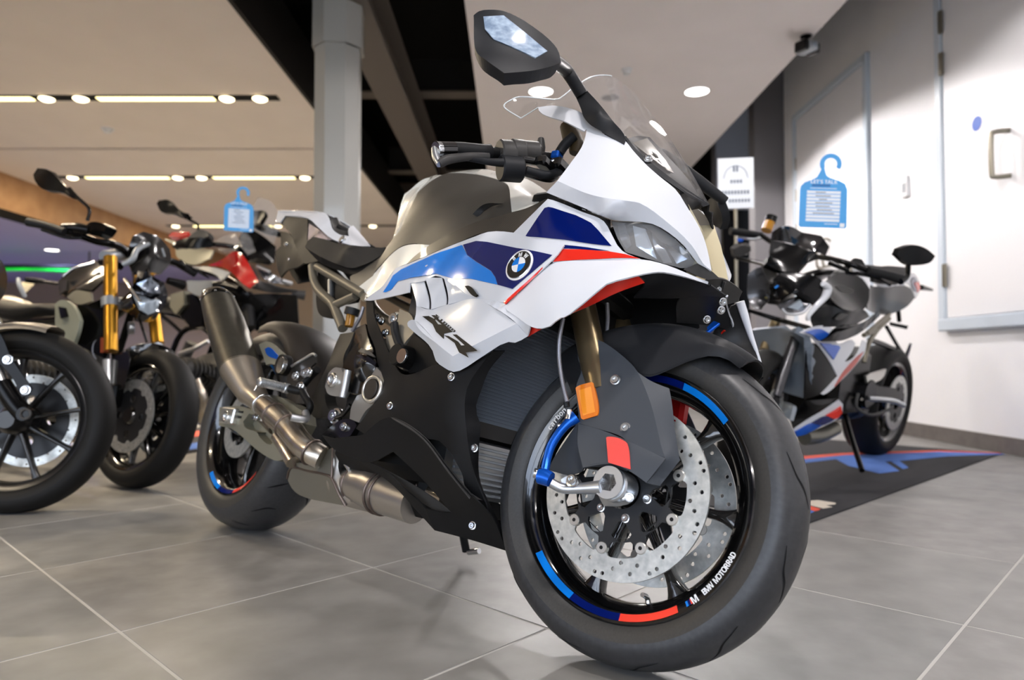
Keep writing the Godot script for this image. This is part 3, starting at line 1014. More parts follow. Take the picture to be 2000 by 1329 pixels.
func strips() -> void:
	# slots in the left ceiling, each with tubes and small round spots
	var rows := [[-6.12, -4.9, -2.05, [[-4.85, -4.20], [-3.63, -2.61]], [-4.08, -3.78, -2.50, -2.21]], [-8.8, -5.75, -2.3, [[-5.35, -4.31], [-3.75, -2.73]], [-5.52, -4.20, -3.90, -2.60]], [-12.0, -5.9, -1.95, [[-5.44, -4.1]], [-5.75, -4.0, -3.1, -2.38]], [-3.3, -5.2, -2.05, [[-4.4, -3.4]], [-3.2, -2.9]], [-0.6, -5.2, -2.05, [[-4.4, -3.4]], [-3.2, -2.9]]]
	var which := ["nearest visible", "middle visible", "farthest visible", "overhead", "rearmost overhead"]
	for i in rows.size():
		var r: Array = rows[i]
		var t := thing("ceiling_light_strip", "%s long black ceiling slot with light tubes and round spots" % which[i], "ceiling light", Transform3D(Basis(), Vector3(0, CEIL, r[0])), "light slots in the left ceiling")
		put(t, "slot", m.dark, box(Vector3((r[1] + r[2]) * 0.5, -0.004, 0), Vector3(r[2] - r[1], 0.012, 0.11), 0.001).mesh())
		for q in r[3]:
			put(t, "light_tube", m.lampstrip, box(Vector3((q[0] + q[1]) * 0.5, -0.014, 0), Vector3(q[1] - q[0], 0.012, 0.075), 0.003).mesh())
			var a := AreaLight3D.new()
			a.name = "lamp_area"
			a.area_size = Vector2(q[1] - q[0], 0.075)
			a.position = Vector3((q[0] + q[1]) * 0.5, -0.03, 0)
			a.rotation_degrees = Vector3(-90, 0, 0)
			a.light_color = Color(1.0, 0.92, 0.79)
			a.light_energy = STRIP
			a.shadow_enabled = true
			t.add_child(a)
		for x in r[4]:
			put(t, "spot_lamp", m.lampwarm, placed(lathe(lv([0.062, 0.0, 0.062, 0.006, 0.04, 0.02, 0.0, 0.024]), 20), Transform3D(Basis(Vector3.RIGHT, PI / 2), Vector3(x, -0.012, 0))))
			var s := SpotLight3D.new()
			s.name = "lamp_beam"
			s.position = Vector3(x, -0.06, 0)
			s.rotation_degrees = Vector3(-90, 0, 0)
			s.spot_angle = 50.0; s.spot_angle_attenuation = 0.7; s.spot_range = 12.0; s.spot_attenuation = 2.0
			s.light_color = Color(1.0, 0.92, 0.80); s.light_energy = SPOT; s.light_size = 0.06; s.shadow_enabled = true
			t.add_child(s)
	# downlights in the low ceiling and the back
	downlight(Vector3(-7.4, 2.32, -11.3), 0.1, "round downlight in the low violet ceiling far left", "round downlights far left", m.lampwhite, Color(0.72, 0.74, 1.0), 7.0)
	downlight(Vector3(-9.4, 2.32, -8.3), 0.1, "round downlight in the low ceiling out of sight on the left", "round downlights far left", m.lampwhite, Color(0.72, 0.74, 1.0), 7.0)
	downlight(Vector3(-10.4, 2.32, -13.0), 0.1, "round downlight in the low ceiling in the far left corner", "round downlights far left", m.lampwhite, Color(0.72, 0.74, 1.0), 7.0)

const STRIP := 5.0
const SPOT := 4.2

# ------------------------------------------------------------------ other things
var N_last: Node3D

func wheel(par: Node3D, called: String, t: Transform3D, R: float, hw: float, rb: float, zb: float, nsp: int, dish: float, discs: Array, tm: Material, rm: Material, sm: Material, disc_r := 0.155) -> Node3D:
	var w := node(par, called, t)
	tyre(w, R, hw, rb, zb, tm, tm)
	rim(w, rm, rb, zb, 0.03)
	for k in nsp:
		spoke(w, sm, TAU * (k + 0.25) / nsp, 0.03, rb - 0.028, 0.009, 0.007, 0.02, 0.012, 0.006)
	put(w, "hub", sm, lathe(lv([0.0, -0.08, 0.03, -0.08, 0.05, -0.05, 0.055, 0.0, 0.05, 0.05, 0.03, 0.08, 0.0, 0.08]), 28).mesh())
	for z in discs:
		brake_disc(w, disc_r, disc_r - 0.038, z, 8, 0.2, disc_holes_for(disc_r), 0.004)
		put(w, "disc_carrier", m.carrier, placed(plate(circle2(Vector2.ZERO, disc_r - 0.030, 48), [circle2(Vector2.ZERO, 0.04, 24), circle2(Vector2(0.075, 0), 0.018, 12), circle2(Vector2(-0.075, 0), 0.018, 12), circle2(Vector2(0, 0.075), 0.018, 12), circle2(Vector2(0, -0.075), 0.018, 12)], 0.005), Transform3D(Basis(), Vector3(0, 0, z * 0.98))))
	N_last = w
	return w

func disc_holes_for(r: float) -> Array:
	var h := []
	for k in 24: h.append(Vector2(TAU * k / 24.0, r - 0.010 - 0.009 * (k % 3)))
	return h

func wave_tread(w: Node3D, R: float, hw: float, rb: float) -> void:
	for k in 26:
		var a := TAU * k / 26.0
		groove(w, R, hw, rb, [Vector2(-1.1, a + 0.10), Vector2(-0.7, a), Vector2(-0.3, a + 0.10), Vector2(0.1, a + 0.02), Vector2(0.5, a + 0.12), Vector2(0.9, a + 0.04)], 0.0018)

func arc_fender(par: Node3D, t: Transform3D, R: float, hw: float, d0: float, d1: float, mat: Material) -> void:
	var rows := []
	for i in 17:
		var a := deg_to_rad(lerpf(d0, d1, i / 16.0))
		var row := []
		for q in [[-0.02, 1.0], [-0.004, 0.96], [0.006, 0.7], [0.012, 0.0], [0.006, -0.7], [-0.004, -0.96], [-0.02, -1.0]]:
			row.append(t * Vector3(cos(a) * (R + q[0]), sin(a) * (R + q[0]), q[1] * hw))
		rows.append(row)
	lo(par, "front_fender", mat, rows)

func rows_of(L: Array) -> Array:
	var s := []
	for q in L: s.append([Vector3(q[0], q[1], 0), Vector3(1, 0, 0), q[2], q[3], Vector3.UP])
	return s

func roadster_body(par: Node3D, wb: float, tankm: Material, with_tank: bool, with_bars: bool, with_seat: bool, lift := 0.0) -> void:
	if with_tank:
		put(par, "tank", tankm, oval_loft(rows_of([[0.56, 0.80, 0.01, 0.01], [0.58, 0.80, 0.07, 0.05], [0.66, 0.83, 0.12, 0.085], [0.8, 0.86, 0.155, 0.115], [0.98, 0.88, 0.16, 0.12], [1.08, 0.88, 0.12, 0.09], [1.13, 0.88, 0.05, 0.04], [1.14, 0.88, 0.005, 0.005]])).mesh())
	if with_seat:
		put(par, "seat", m.leather, oval_loft(rows_of([[0.66, 0.80 + lift, 0.01, 0.01], [0.62, 0.80 + lift, 0.11, 0.035], [0.4, 0.79 + lift, 0.14, 0.05], [0.1, 0.82 + lift, 0.14, 0.05], [-0.12, 0.86 + lift, 0.10, 0.035], [-0.16, 0.87 + lift, 0.01, 0.01]])).mesh())
	for s in [1.0, -1.0]:
		tu(par, "frame_tube", m.bikeblack, [Vector3(wb - 0.32, 0.82, 0.05 * s), Vector3(wb - 0.55, 0.45, 0.12 * s), Vector3(wb - 0.62, 0.26, 0.12 * s), Vector3(0.5, 0.24, 0.12 * s), Vector3(0.45, 0.42, 0.12 * s)], 0.017, 10)
		tu(par, "frame_tube", m.bikeblack, [Vector3(wb - 0.32, 0.84, 0.04 * s), Vector3(0.85, 0.74, 0.10 * s), Vector3(0.55, 0.70, 0.12 * s), Vector3(0.45, 0.42, 0.12 * s)], 0.017, 10)
		tu(par, "subframe_tube", m.bikeblack, [Vector3(0.55, 0.70, 0.12 * s), Vector3(0.25, 0.73 + lift, 0.11 * s), Vector3(-0.10, 0.80 + lift, 0.08 * s)], 0.012, 10)
		tu(par, "swingarm", m.bikedark, [Vector3(0.47, 0.38, 0.11 * s), Vector3(0.2, 0.35, 0.12 * s), Vector3(0.0, 0.32, 0.12 * s)], [0.035, 0.03, 0.028], 12)
		var fins := [Vector2(0.0, -0.11)]
		for i in 8: fins.append_array([Vector2(0.075, -0.11 + 0.026 * i), Vector2(0.075, -0.102 + 0.026 * i), Vector2(0.055, -0.10 + 0.026 * i), Vector2(0.055, -0.088 + 0.026 * i)])
		fins.append_array([Vector2(0.07, 0.10), Vector2(0.06, 0.13), Vector2(0.0, 0.135)])
		put(par, "boxer_cylinder", m.enginegrey, placed(lathe(fins, 24), along(Vector3(0.92, 0.44, 0.20 * s), Vector3(0, 0.1, s))))
		tu(par, "exhaust_header", m.steel, [Vector3(0.98, 0.40, 0.26 * s), Vector3(1.02, 0.28, 0.22 * s), Vector3(0.85, 0.18, 0.14 * s), Vector3(0.5, 0.18, 0.13 * s)], 0.022, 12)
	put(par, "engine_block", m.enginegrey, oval_loft(rows_of([[0.52, 0.42, 0.02, 0.03], [0.55, 0.42, 0.10, 0.13], [0.7, 0.42, 0.135, 0.17], [0.9, 0.43, 0.14, 0.18], [1.02, 0.45, 0.11, 0.14], [1.06, 0.46, 0.02, 0.03]])).mesh())
	tu(par, "muffler", m.muffler, [Vector3(0.45, 0.22, 0.17), Vector3(0.25, 0.27, 0.18), Vector3(-0.1, 0.36, 0.19)], [0.03, 0.05, 0.052], 18)
	tu(par, "rear_shock", m.greyplastic, [Vector3(0.36, 0.42, 0.0), Vector3(0.48, 0.66, 0.0)], 0.035, 12)
	if with_bars:
		tu(par, "handlebar", m.bikeblack, [Vector3(wb - 0.52, 1.02, 0.38), Vector3(wb - 0.44, 1.05, 0.22), Vector3(wb - 0.38, 1.0, 0.08), Vector3(wb - 0.38, 1.0, -0.08), Vector3(wb - 0.44, 1.05, -0.22), Vector3(wb - 0.52, 1.02, -0.38)], [0.018, 0.013, 0.0125, 0.0125, 0.013, 0.018], 12)
		for s in [1.0, -1.0]:
			tu(par, "fork_tube", m.chrome, [Vector3(wb - 0.02, 0.42, 0.1 * s), Vector3(wb - 0.32, 0.98, 0.1 * s)], 0.022, 14)
		put(par, "headlight", m.chromedark, placed(lathe(lv([0.0, -0.10, 0.06, -0.08, 0.095, 0.0, 0.10, 0.05, 0.09, 0.065, 0.0, 0.075]), 28), along(Vector3(wb - 0.2, 0.85, 0), Vector3(1, 0, 0))))


func flat_poly(par: Node3D, called: String, mat: Material, P: Array, y0: float, th: float) -> MeshInstance3D:
	var p2 := PackedVector2Array()
	for q in P: p2.append(Vector2(q.x, -q.y))
	return put(par, called, mat, placed(plate_simple(p2, th), Transform3D(Basis(Vector3.RIGHT, -PI / 2), Vector3(0, y0, 0))))

func plate_simple(outer: PackedVector2Array, th: float) -> Msh:
	var ms := Msh.new()
	var T := Geometry2D.triangulate_polygon(outer)
	var z := Vector3(0, 0, th * 0.5)
	for i in range(0, T.size(), 3):
		var A := Vector3(outer[T[i]].x, outer[T[i]].y, 0); var B := Vector3(outer[T[i + 1]].x, outer[T[i + 1]].y, 0); var C := Vector3(outer[T[i + 2]].x, outer[T[i + 2]].y, 0)
		ms.flat(A + z, B + z, C + z, z)
		ms.flat(A - z, B - z, C - z, -z)
	for i in outer.size():
		var a := outer[i]; var b := outer[(i + 1) % outer.size()]
		var g := Vector2(b.y - a.y, a.x - b.x).normalized()
		if Geometry2D.is_point_in_polygon((a + b) * 0.5 + g * 1e-4, outer): g = -g
		var A := Vector3(a.x, a.y, 0); var B := Vector3(b.x, b.y, 0); var G := Vector3(g.x, g.y, 0)
		ms.quad(A + z, B + z, B - z, A - z, G, G, G, G)
	return ms

func price_tag(at: Vector3, turn: float, tilt: float, s: float, label: String) -> void:
	var t := thing("hanger_tag", label, "tag", Transform3D(Basis(Vector3.UP, turn) * Basis(Vector3(0, 0, 1), tilt) * Basis().scaled(Vector3.ONE * s), at), "blue hanger tags")
	# card 1 unit wide, shoulders, and a hook on top
	var p := PackedVector2Array()
	for q in [[-0.42, -0.56], [0.46, -0.56], [0.49, -0.53], [0.47, 0.24], [0.42, 0.36], [0.30, 0.42], [0.13, 0.47], [0.05, 0.52], [0.02, 0.60]]: p.append(Vector2(q[0], q[1]))
	var hc := Vector2(0.12, 0.76)
	for i in 15:
		var a := deg_to_rad(218.0 - 245.0 * i / 14.0)
		p.append(hc + Vector2.from_angle(a) * (0.125 if i > 0 else 0.15))
	p.append(hc + Vector2.from_angle(deg_to_rad(-32.0)) * 0.17)
	for i in 15:
		var a := deg_to_rad(-27.0 + 240.0 * i / 14.0)
		p.append(hc + Vector2.from_angle(a) * 0.215)
	for q in [[-0.10, 0.56], [-0.14, 0.48], [-0.24, 0.42], [-0.37, 0.37], [-0.44, 0.30], [-0.46, 0.22], [-0.45, -0.53]]: p.append(Vector2(q[0], q[1]))
	put(t, "card", m.tagblue, plate_simple(p, 0.012).mesh())
	for i in 9:
		put(t, "writing_line", m.paper, placed(box(Vector3(0.01, 0.17 - 0.072 * i, 0.008), Vector3(0.66, 0.055, 0.004), 0.0), Transform3D()))
	for i in 7:
		var w: float = [0.2, 0.3, 0.16, 0.34, 0.28, 0.3, 0.42][i]
		put(t, "handwriting", m.inkgrey, placed(box(Vector3([-0.05, 0.0, 0.0, 0.02, 0.0, 0.04, 0.02][i], 0.165 - 0.072 * i, 0.0105), Vector3(w, 0.018, 0.002), 0.0), Transform3D()))
	letters(t, "lettering", "LET'S TALK", 0.075, m.paper, Transform3D(Basis(), Vector3(0.0, 0.385, 0.008)), true, 0.004)
	put(t, "faint_line", m.taginks, placed(box(Vector3(-0.05, 0.31, 0.008), Vector3(0.36, 0.05, 0.002), 0.0), Transform3D()))
	put(t, "rule", m.paper, placed(box(Vector3(0.0, 0.25, 0.008), Vector3(0.52, 0.012, 0.002), 0.0), Transform3D()))
	put(t, "footer", m.paper, placed(box(Vector3(0.40, -0.50, 0.008), Vector3(0.09, 0.08, 0.004), 0.0), Transform3D()))
	put(t, "rule", m.paper, placed(box(Vector3(0.18, -0.48, 0.008), Vector3(0.26, 0.012, 0.002), 0.0), Transform3D()))

func others() -> void:
	m.bikeblack = mt(Color(0.035, 0.035, 0.038), 0.2)
	m.bikeblack.metallic_specular = 0.3
	m.bikedark = mt(Color(0.055, 0.055, 0.06), 0.14)
	m.bikedark.metallic_specular = 0.25
	m.rubbertyre = mt(Color(0.075, 0.074, 0.072), 0.6)
	m.rimsatin = mt(Color(0.05, 0.05, 0.055), 0.3)
	m.smoked = mt(Color(0.09, 0.085, 0.09), 0.12, 0.0, 0.6)
	m.clearsmoke = mt(Color(0.8, 0.8, 0.8, 0.14), 0.05)
	m.clearsmoke.transparency = BaseMaterial3D.TRANSPARENCY_ALPHA
	m.lampyellowish = mt(Color(0.72, 0.68, 0.42), 0.2, 0.8)
	m.chromedark = mt(Color(0.30, 0.30, 0.31), 0.22, 0.8)
	m.lampdark = mt(Color(0.10, 0.10, 0.12), 0.12, 0.5, 0.8)
	m.matbluegloss = mt(Color(0.10, 0.33, 0.72), 0.3, 0.0, 0.6)
	m.redfaded = mt(Color(0.72, 0.36, 0.33), 0.4)
	m.redgloss = mt(Color(0.72, 0.07, 0.06), 0.2, 0.0, 0.9)
	m.goldbright = mt(Color(0.72, 0.53, 0.17), 0.28, 0.85)
	m.ambergold = mt(Color(0.62, 0.42, 0.08), 0.25)
	m.lightgrey = mt(Color(0.55, 0.57, 0.59), 0.4, 0.3)
	m.lightgreen = mt(Color(0.55, 0.57, 0.52), 0.4, 0.3)
	m.reflectorbrown = mt(Color(0.45, 0.20, 0.09), 0.3)
	m.fendersilver = mt(Color(0.44, 0.42, 0.39), 0.35, 0.5)
	m.tagblue = mt(Color(0.24, 0.58, 0.82), 0.5)
	m.paper = mt(Color(0.86, 0.88, 0.90), 0.7)
	m.inkgrey = mt(Color(0.45, 0.48, 0.53), 0.8)
	m.taginks = mt(Color(0.12, 0.38, 0.62), 0.6)
	m.stickerblue = mt(Color(0.05, 0.32, 0.72), 0.4)
	m.steelhandle = mt(Color(0.55, 0.53, 0.48), 0.3, 0.9)
	# ---- doors, switch and camera on the right wall
	var x := 2.88
	var d1 := node(self, "door_1", Transform3D())
	d1.set_meta("kind", "structure")
	put(d1, "panel", m.doorwhite, box(Vector3(x - 0.012, 2.2, -3.0), Vector3(0.04, 2.76, 3.22), 0.003).mesh())
	for q in [[Vector3(x - 0.015, 2.2, -4.655), Vector3(0.06, 2.9, 0.07)], [Vector3(x - 0.018, 0.775, -3.0), Vector3(0.075, 0.08, 3.36)], [Vector3(x - 0.015, 3.62, -3.0), Vector3(0.06, 0.07, 3.36)]]:
		put(d1, "frame_rail", m.doorframe, box(q[0], q[1], 0.008).mesh())
	for y in [2.78, 2.5, 1.10]:
		put(d1, "hinge", m.steelhandle, box(Vector3(x - 0.05, y, -4.60), Vector3(0.02, 0.15, 0.03), 0.003).mesh())
	tu(d1, "handle", m.steelhandle, [Vector3(x - 0.03, 1.60, -4.0), Vector3(x - 0.10, 1.60, -4.03), Vector3(x - 0.115, 1.63, -4.035), Vector3(x - 0.115, 1.83, -4.035), Vector3(x - 0.10, 1.86, -4.03), Vector3(x - 0.03, 1.86, -4.0)], 0.014, 12)
	var st := thing("fire_door_sticker", "round blue sticker on the right door leaf", "sticker", Transform3D(Basis(Vector3.UP, -PI / 2), Vector3(x - 0.0335, 1.995, -4.28)))
	put(st, "disc", m.stickerblue, lathe(lv([0.045, -0.0008, 0.045, 0.0008, 0.0, 0.0008]), 32).mesh())
	var d2 := node(self, "door_2", Transform3D())
	d2.set_meta("kind", "structure")
	for k in 2:
		put(d2, "leaf", m.doorwhite, box(Vector3(x - 0.008, 1.49, [-6.02, -6.70][k]), Vector3(0.03, 2.93, 0.672), 0.003).mesh())
		for y in [2.62, 2.30, 1.95, 1.62]:
			put(d2, "hinge", m.steelhandle, box(Vector3(x - 0.024, y - 0.1 * k, [-5.675, -7.045][k]), Vector3(0.012, 0.12, 0.02), 0.002).mesh())
		tu(d2, "handle", m.steelhandle, [Vector3(x - 0.02, 1.62, [-6.30, -6.42][k]), Vector3(x - 0.09, 1.62, [-6.30, -6.42][k]), Vector3(x - 0.09, 1.40, [-6.30, -6.42][k]), Vector3(x - 0.02, 1.40, [-6.30, -6.42][k])], 0.012, 10)
	for q in [[Vector3(x - 0.012, 1.5, -5.64), Vector3(0.05, 3.0, 0.06)], [Vector3(x - 0.012, 1.5, -7.08), Vector3(0.05, 3.0, 0.06)], [Vector3(x - 0.012, 3.0, -6.36), Vector3(0.05, 0.06, 1.5)]]:
		put(d2, "frame_rail", m.doorframe, box(q[0], q[1], 0.006).mesh())
	var sw := thing("wall_switch", "slim white switch box on the wall between the two doors", "switch", Transform3D(Basis(), Vector3(x - 0.012, 1.81, -5.11)))
	put(sw, "plate", m.doorwhite, box(Vector3.ZERO, Vector3(0.024, 0.155, 0.075), 0.006).mesh())
	put(sw, "rocker", m.lightgrey, box(Vector3(-0.014, -0.01, 0), Vector3(0.006, 0.07, 0.04), 0.002).mesh())
	var cc := thing("security_camera", "small black security camera under the soffit by the wall", "camera", Transform3D(Basis(Vector3.UP, 0.5), Vector3(2.09, CEIL, -4.95)))
	put(cc, "mount", m.bikeblack, placed(lathe(lv([0.0, 0.0, 0.04, 0.0, 0.04, 0.012, 0.012, 0.02, 0.012, 0.06, 0.0, 0.06]), 20), Transform3D(Basis(Vector3.RIGHT, PI / 2), Vector3.ZERO)))
	put(cc, "body", m.lightgrey, box(Vector3(0, -0.085, 0), Vector3(0.10, 0.06, 0.14), 0.012).mesh())
	put(cc, "cap", m.bikeblack, box(Vector3(0.07, -0.085, 0), Vector3(0.045, 0.075, 0.10), 0.01).mesh())
	put(cc, "cap", m.bikeblack, box(Vector3(-0.07, -0.095, 0.02), Vector3(0.05, 0.075, 0.10), 0.01).mesh())
	put(cc, "lens", m.lens, placed(lathe(lv([0.018, 0.0, 0.018, 0.01, 0.0, 0.014]), 16), Transform3D(Basis(), Vector3(0, -0.085, 0.07))))
	# ---- mat under the right bike
	var mt_ := thing("floor_mat", "dark mat with red and blue stripe under the right motorcycle", "mat")
	flat_poly(mt_, "mat_base", m.mat, [Vector2(0.9874,-2.3620),Vector2(2.8292,-4.0986),Vector2(2.1089,-4.8625),Vector2(0.2671,-3.1259)], 0.003, 0.005)
	flat_poly(mt_, "red_stripe", m.matred, [Vector2(1.2014,-3.7889),Vector2(1.6344,-3.9716),Vector2(1.9217,-4.1088),Vector2(2.5510,-4.2307),Vector2(2.8343,-4.1249),Vector2(2.8282,-4.0933),Vector2(2.5161,-4.1730),Vector2(1.8783,-4.0163),Vector2(1.5872,-3.8572),Vector2(1.1642,-3.6721)], 0.0062, 0.001)
	flat_poly(mt_, "blue_stripe", m.matblue, [Vector2(1.1622,-3.6658),Vector2(1.5843,-3.8503),Vector2(1.8748,-4.0088),Vector2(2.5112,-4.1649),Vector2(2.8228,-4.0855),Vector2(2.8167,-4.0470),Vector2(2.4496,-3.9792),Vector2(2.1347,-3.8162),Vector2(1.9834,-3.7692),Vector2(1.8840,-3.4480),Vector2(1.7478,-3.3721),Vector2(1.7154,-3.6104),Vector2(1.7643,-3.8573),Vector2(1.5265,-3.7103),Vector2(1.1255,-3.5505)], 0.0062, 0.001)
	flat_poly(mt_, "blue_bar", m.matblue, [Vector2(2.0135,-3.7626),Vector2(2.0712,-3.7892),Vector2(1.9874,-3.5507),Vector2(1.9359,-3.5101)], 0.0062, 0.001)
	flat_poly(mt_, "logo_letter", m.matcream, [Vector2(1.1446,-2.7190),Vector2(1.1768,-2.7293),Vector2(1.2213,-2.6750),Vector2(1.2074,-2.6520),Vector2(1.1630,-2.6357),Vector2(1.1754,-2.6038),Vector2(1.1312,-2.5788),Vector2(1.1054,-2.6422)], 0.0062, 0.001)
	flat_poly(mt_, "logo_bar", m.matred, [Vector2(1.0986,-2.6292),Vector2(1.1160,-2.5665),Vector2(1.0957,-2.5423),Vector2(1.0776,-2.5303),Vector2(1.0722,-2.5665)], 0.0062, 0.001)
	flat_poly(mt_, "logo_bar", m.matblue, [Vector2(1.0671,-2.5543),Vector2(1.0763,-2.5274),Vector2(1.0374,-2.4836)], 0.0062, 0.001)
	var m2 := thing("floor_mat", "dark mat with blue and red bands behind the rear wheel on the left", "mat")
	flat_poly(m2, "mat_base", m.mat, [Vector2(-1.9354,-3.9269),Vector2(-1.7612,-4.5955),Vector2(-1.6890,-5.3061),Vector2(-2.5369,-5.7949),Vector2(-2.4454,-4.8305)], 0.003, 0.005)
	flat_poly(m2, "blue_band", m.matblue, [Vector2(-1.9693,-4.0971),Vector2(-1.8282,-4.7697),Vector2(-1.9150,-5.0913),Vector2(-2.1156,-4.4336)], 0.0062, 0.001)
	flat_poly(m2, "red_band", m.matred, [Vector2(-2.2517,-4.9574),Vector2(-2.1495,-5.3059),Vector2(-2.3187,-5.6222),Vector2(-2.3952,-5.3058)], 0.0062, 0.001)
	# ---- tags and the sign
	price_tag(Vector3(1.3078,1.2166,-2.9500), -0.12, -0.06, 0.205, "blue hanger tag with white form lines above the right motorcycle")
	price_tag(Vector3(-1.3837,1.2802,-3.5500), 0.25, -0.02, 0.150, "blue hanger tag beside the red motorcycle's clear screen")
	var sg := thing("paper_sign", "white printed paper sign on a thin stand behind the screen", "sign", Transform3D(Basis(Vector3.UP, -0.15), Vector3(1.3254,1.5938,-4.1500)))
	put(sg, "sheet", m.paper, box(Vector3.ZERO, Vector3(0.205, 0.30, 0.004), 0.0).mesh())
	tu(sg, "arch_print", m.inkgrey, [Vector3(-0.07, 0.03, 0.003), Vector3(-0.05, 0.08, 0.003), Vector3(0.0, 0.105, 0.003), Vector3(0.05, 0.08, 0.003), Vector3(0.07, 0.03, 0.003)], 0.002, 6)
	for q in [[0.0, 0.085, 0.02, 0.035], [0.01, 0.01, 0.07, 0.02], [0.0, -0.055, 0.15, 0.022], [0.02, -0.105, 0.11, 0.02]]:
		for i in int(q[2] / 0.018) + 1:
			put(sg, "print_mark", m.inkgrey, box(Vector3(q[0] - q[2] * 0.5 + 0.018 * i, q[1], 0.0025), Vector3(0.012, q[3], 0.001), 0.0).mesh())
	tu(sg, "stand_pole", m.steelhandle, [Vector3(0, -0.15, -0.01), Vector3(0, -SIGN_Y, -0.01)], 0.01, 10)
	put(sg, "stand_base", m.bikeblack, placed(lathe(lv([0.0, 0.0, 0.14, 0.0, 0.14, 0.01, 0.02, 0.02, 0.0, 0.02]), 28), Transform3D(Basis(Vector3.RIGHT, -PI / 2), Vector3(0, -SIGN_Y, -0.01))))
	var pn := thing("display_stand", "black display panel with a small blue badge behind the paper sign", "display", Transform3D(Basis(), Vector3(2.72, 0, -8.2)))
	put(pn, "panel", m.bikeblack, box(Vector3(0, 1.15, 0), Vector3(0.55, 2.3, 0.06), 0.01).mesh())
	put(pn, "badge", m.stickerblue, placed(lathe(lv([0.07, 0.0, 0.07, 0.01, 0.0, 0.012]), 24), Transform3D(Basis(Vector3(0, 0, 1), 0.4) * Basis().scaled(Vector3(0.7, 1.1, 1)), Vector3(-0.08, 2.0, 0.03))))
	put(pn, "badge", m.paper, placed(lathe(lv([0.035, 0.0, 0.035, 0.01, 0.0, 0.012]), 24), Transform3D(Basis().scaled(Vector3(0.7, 1.1, 1)), Vector3(0.15, 1.98, 0.03))))
	bikes()

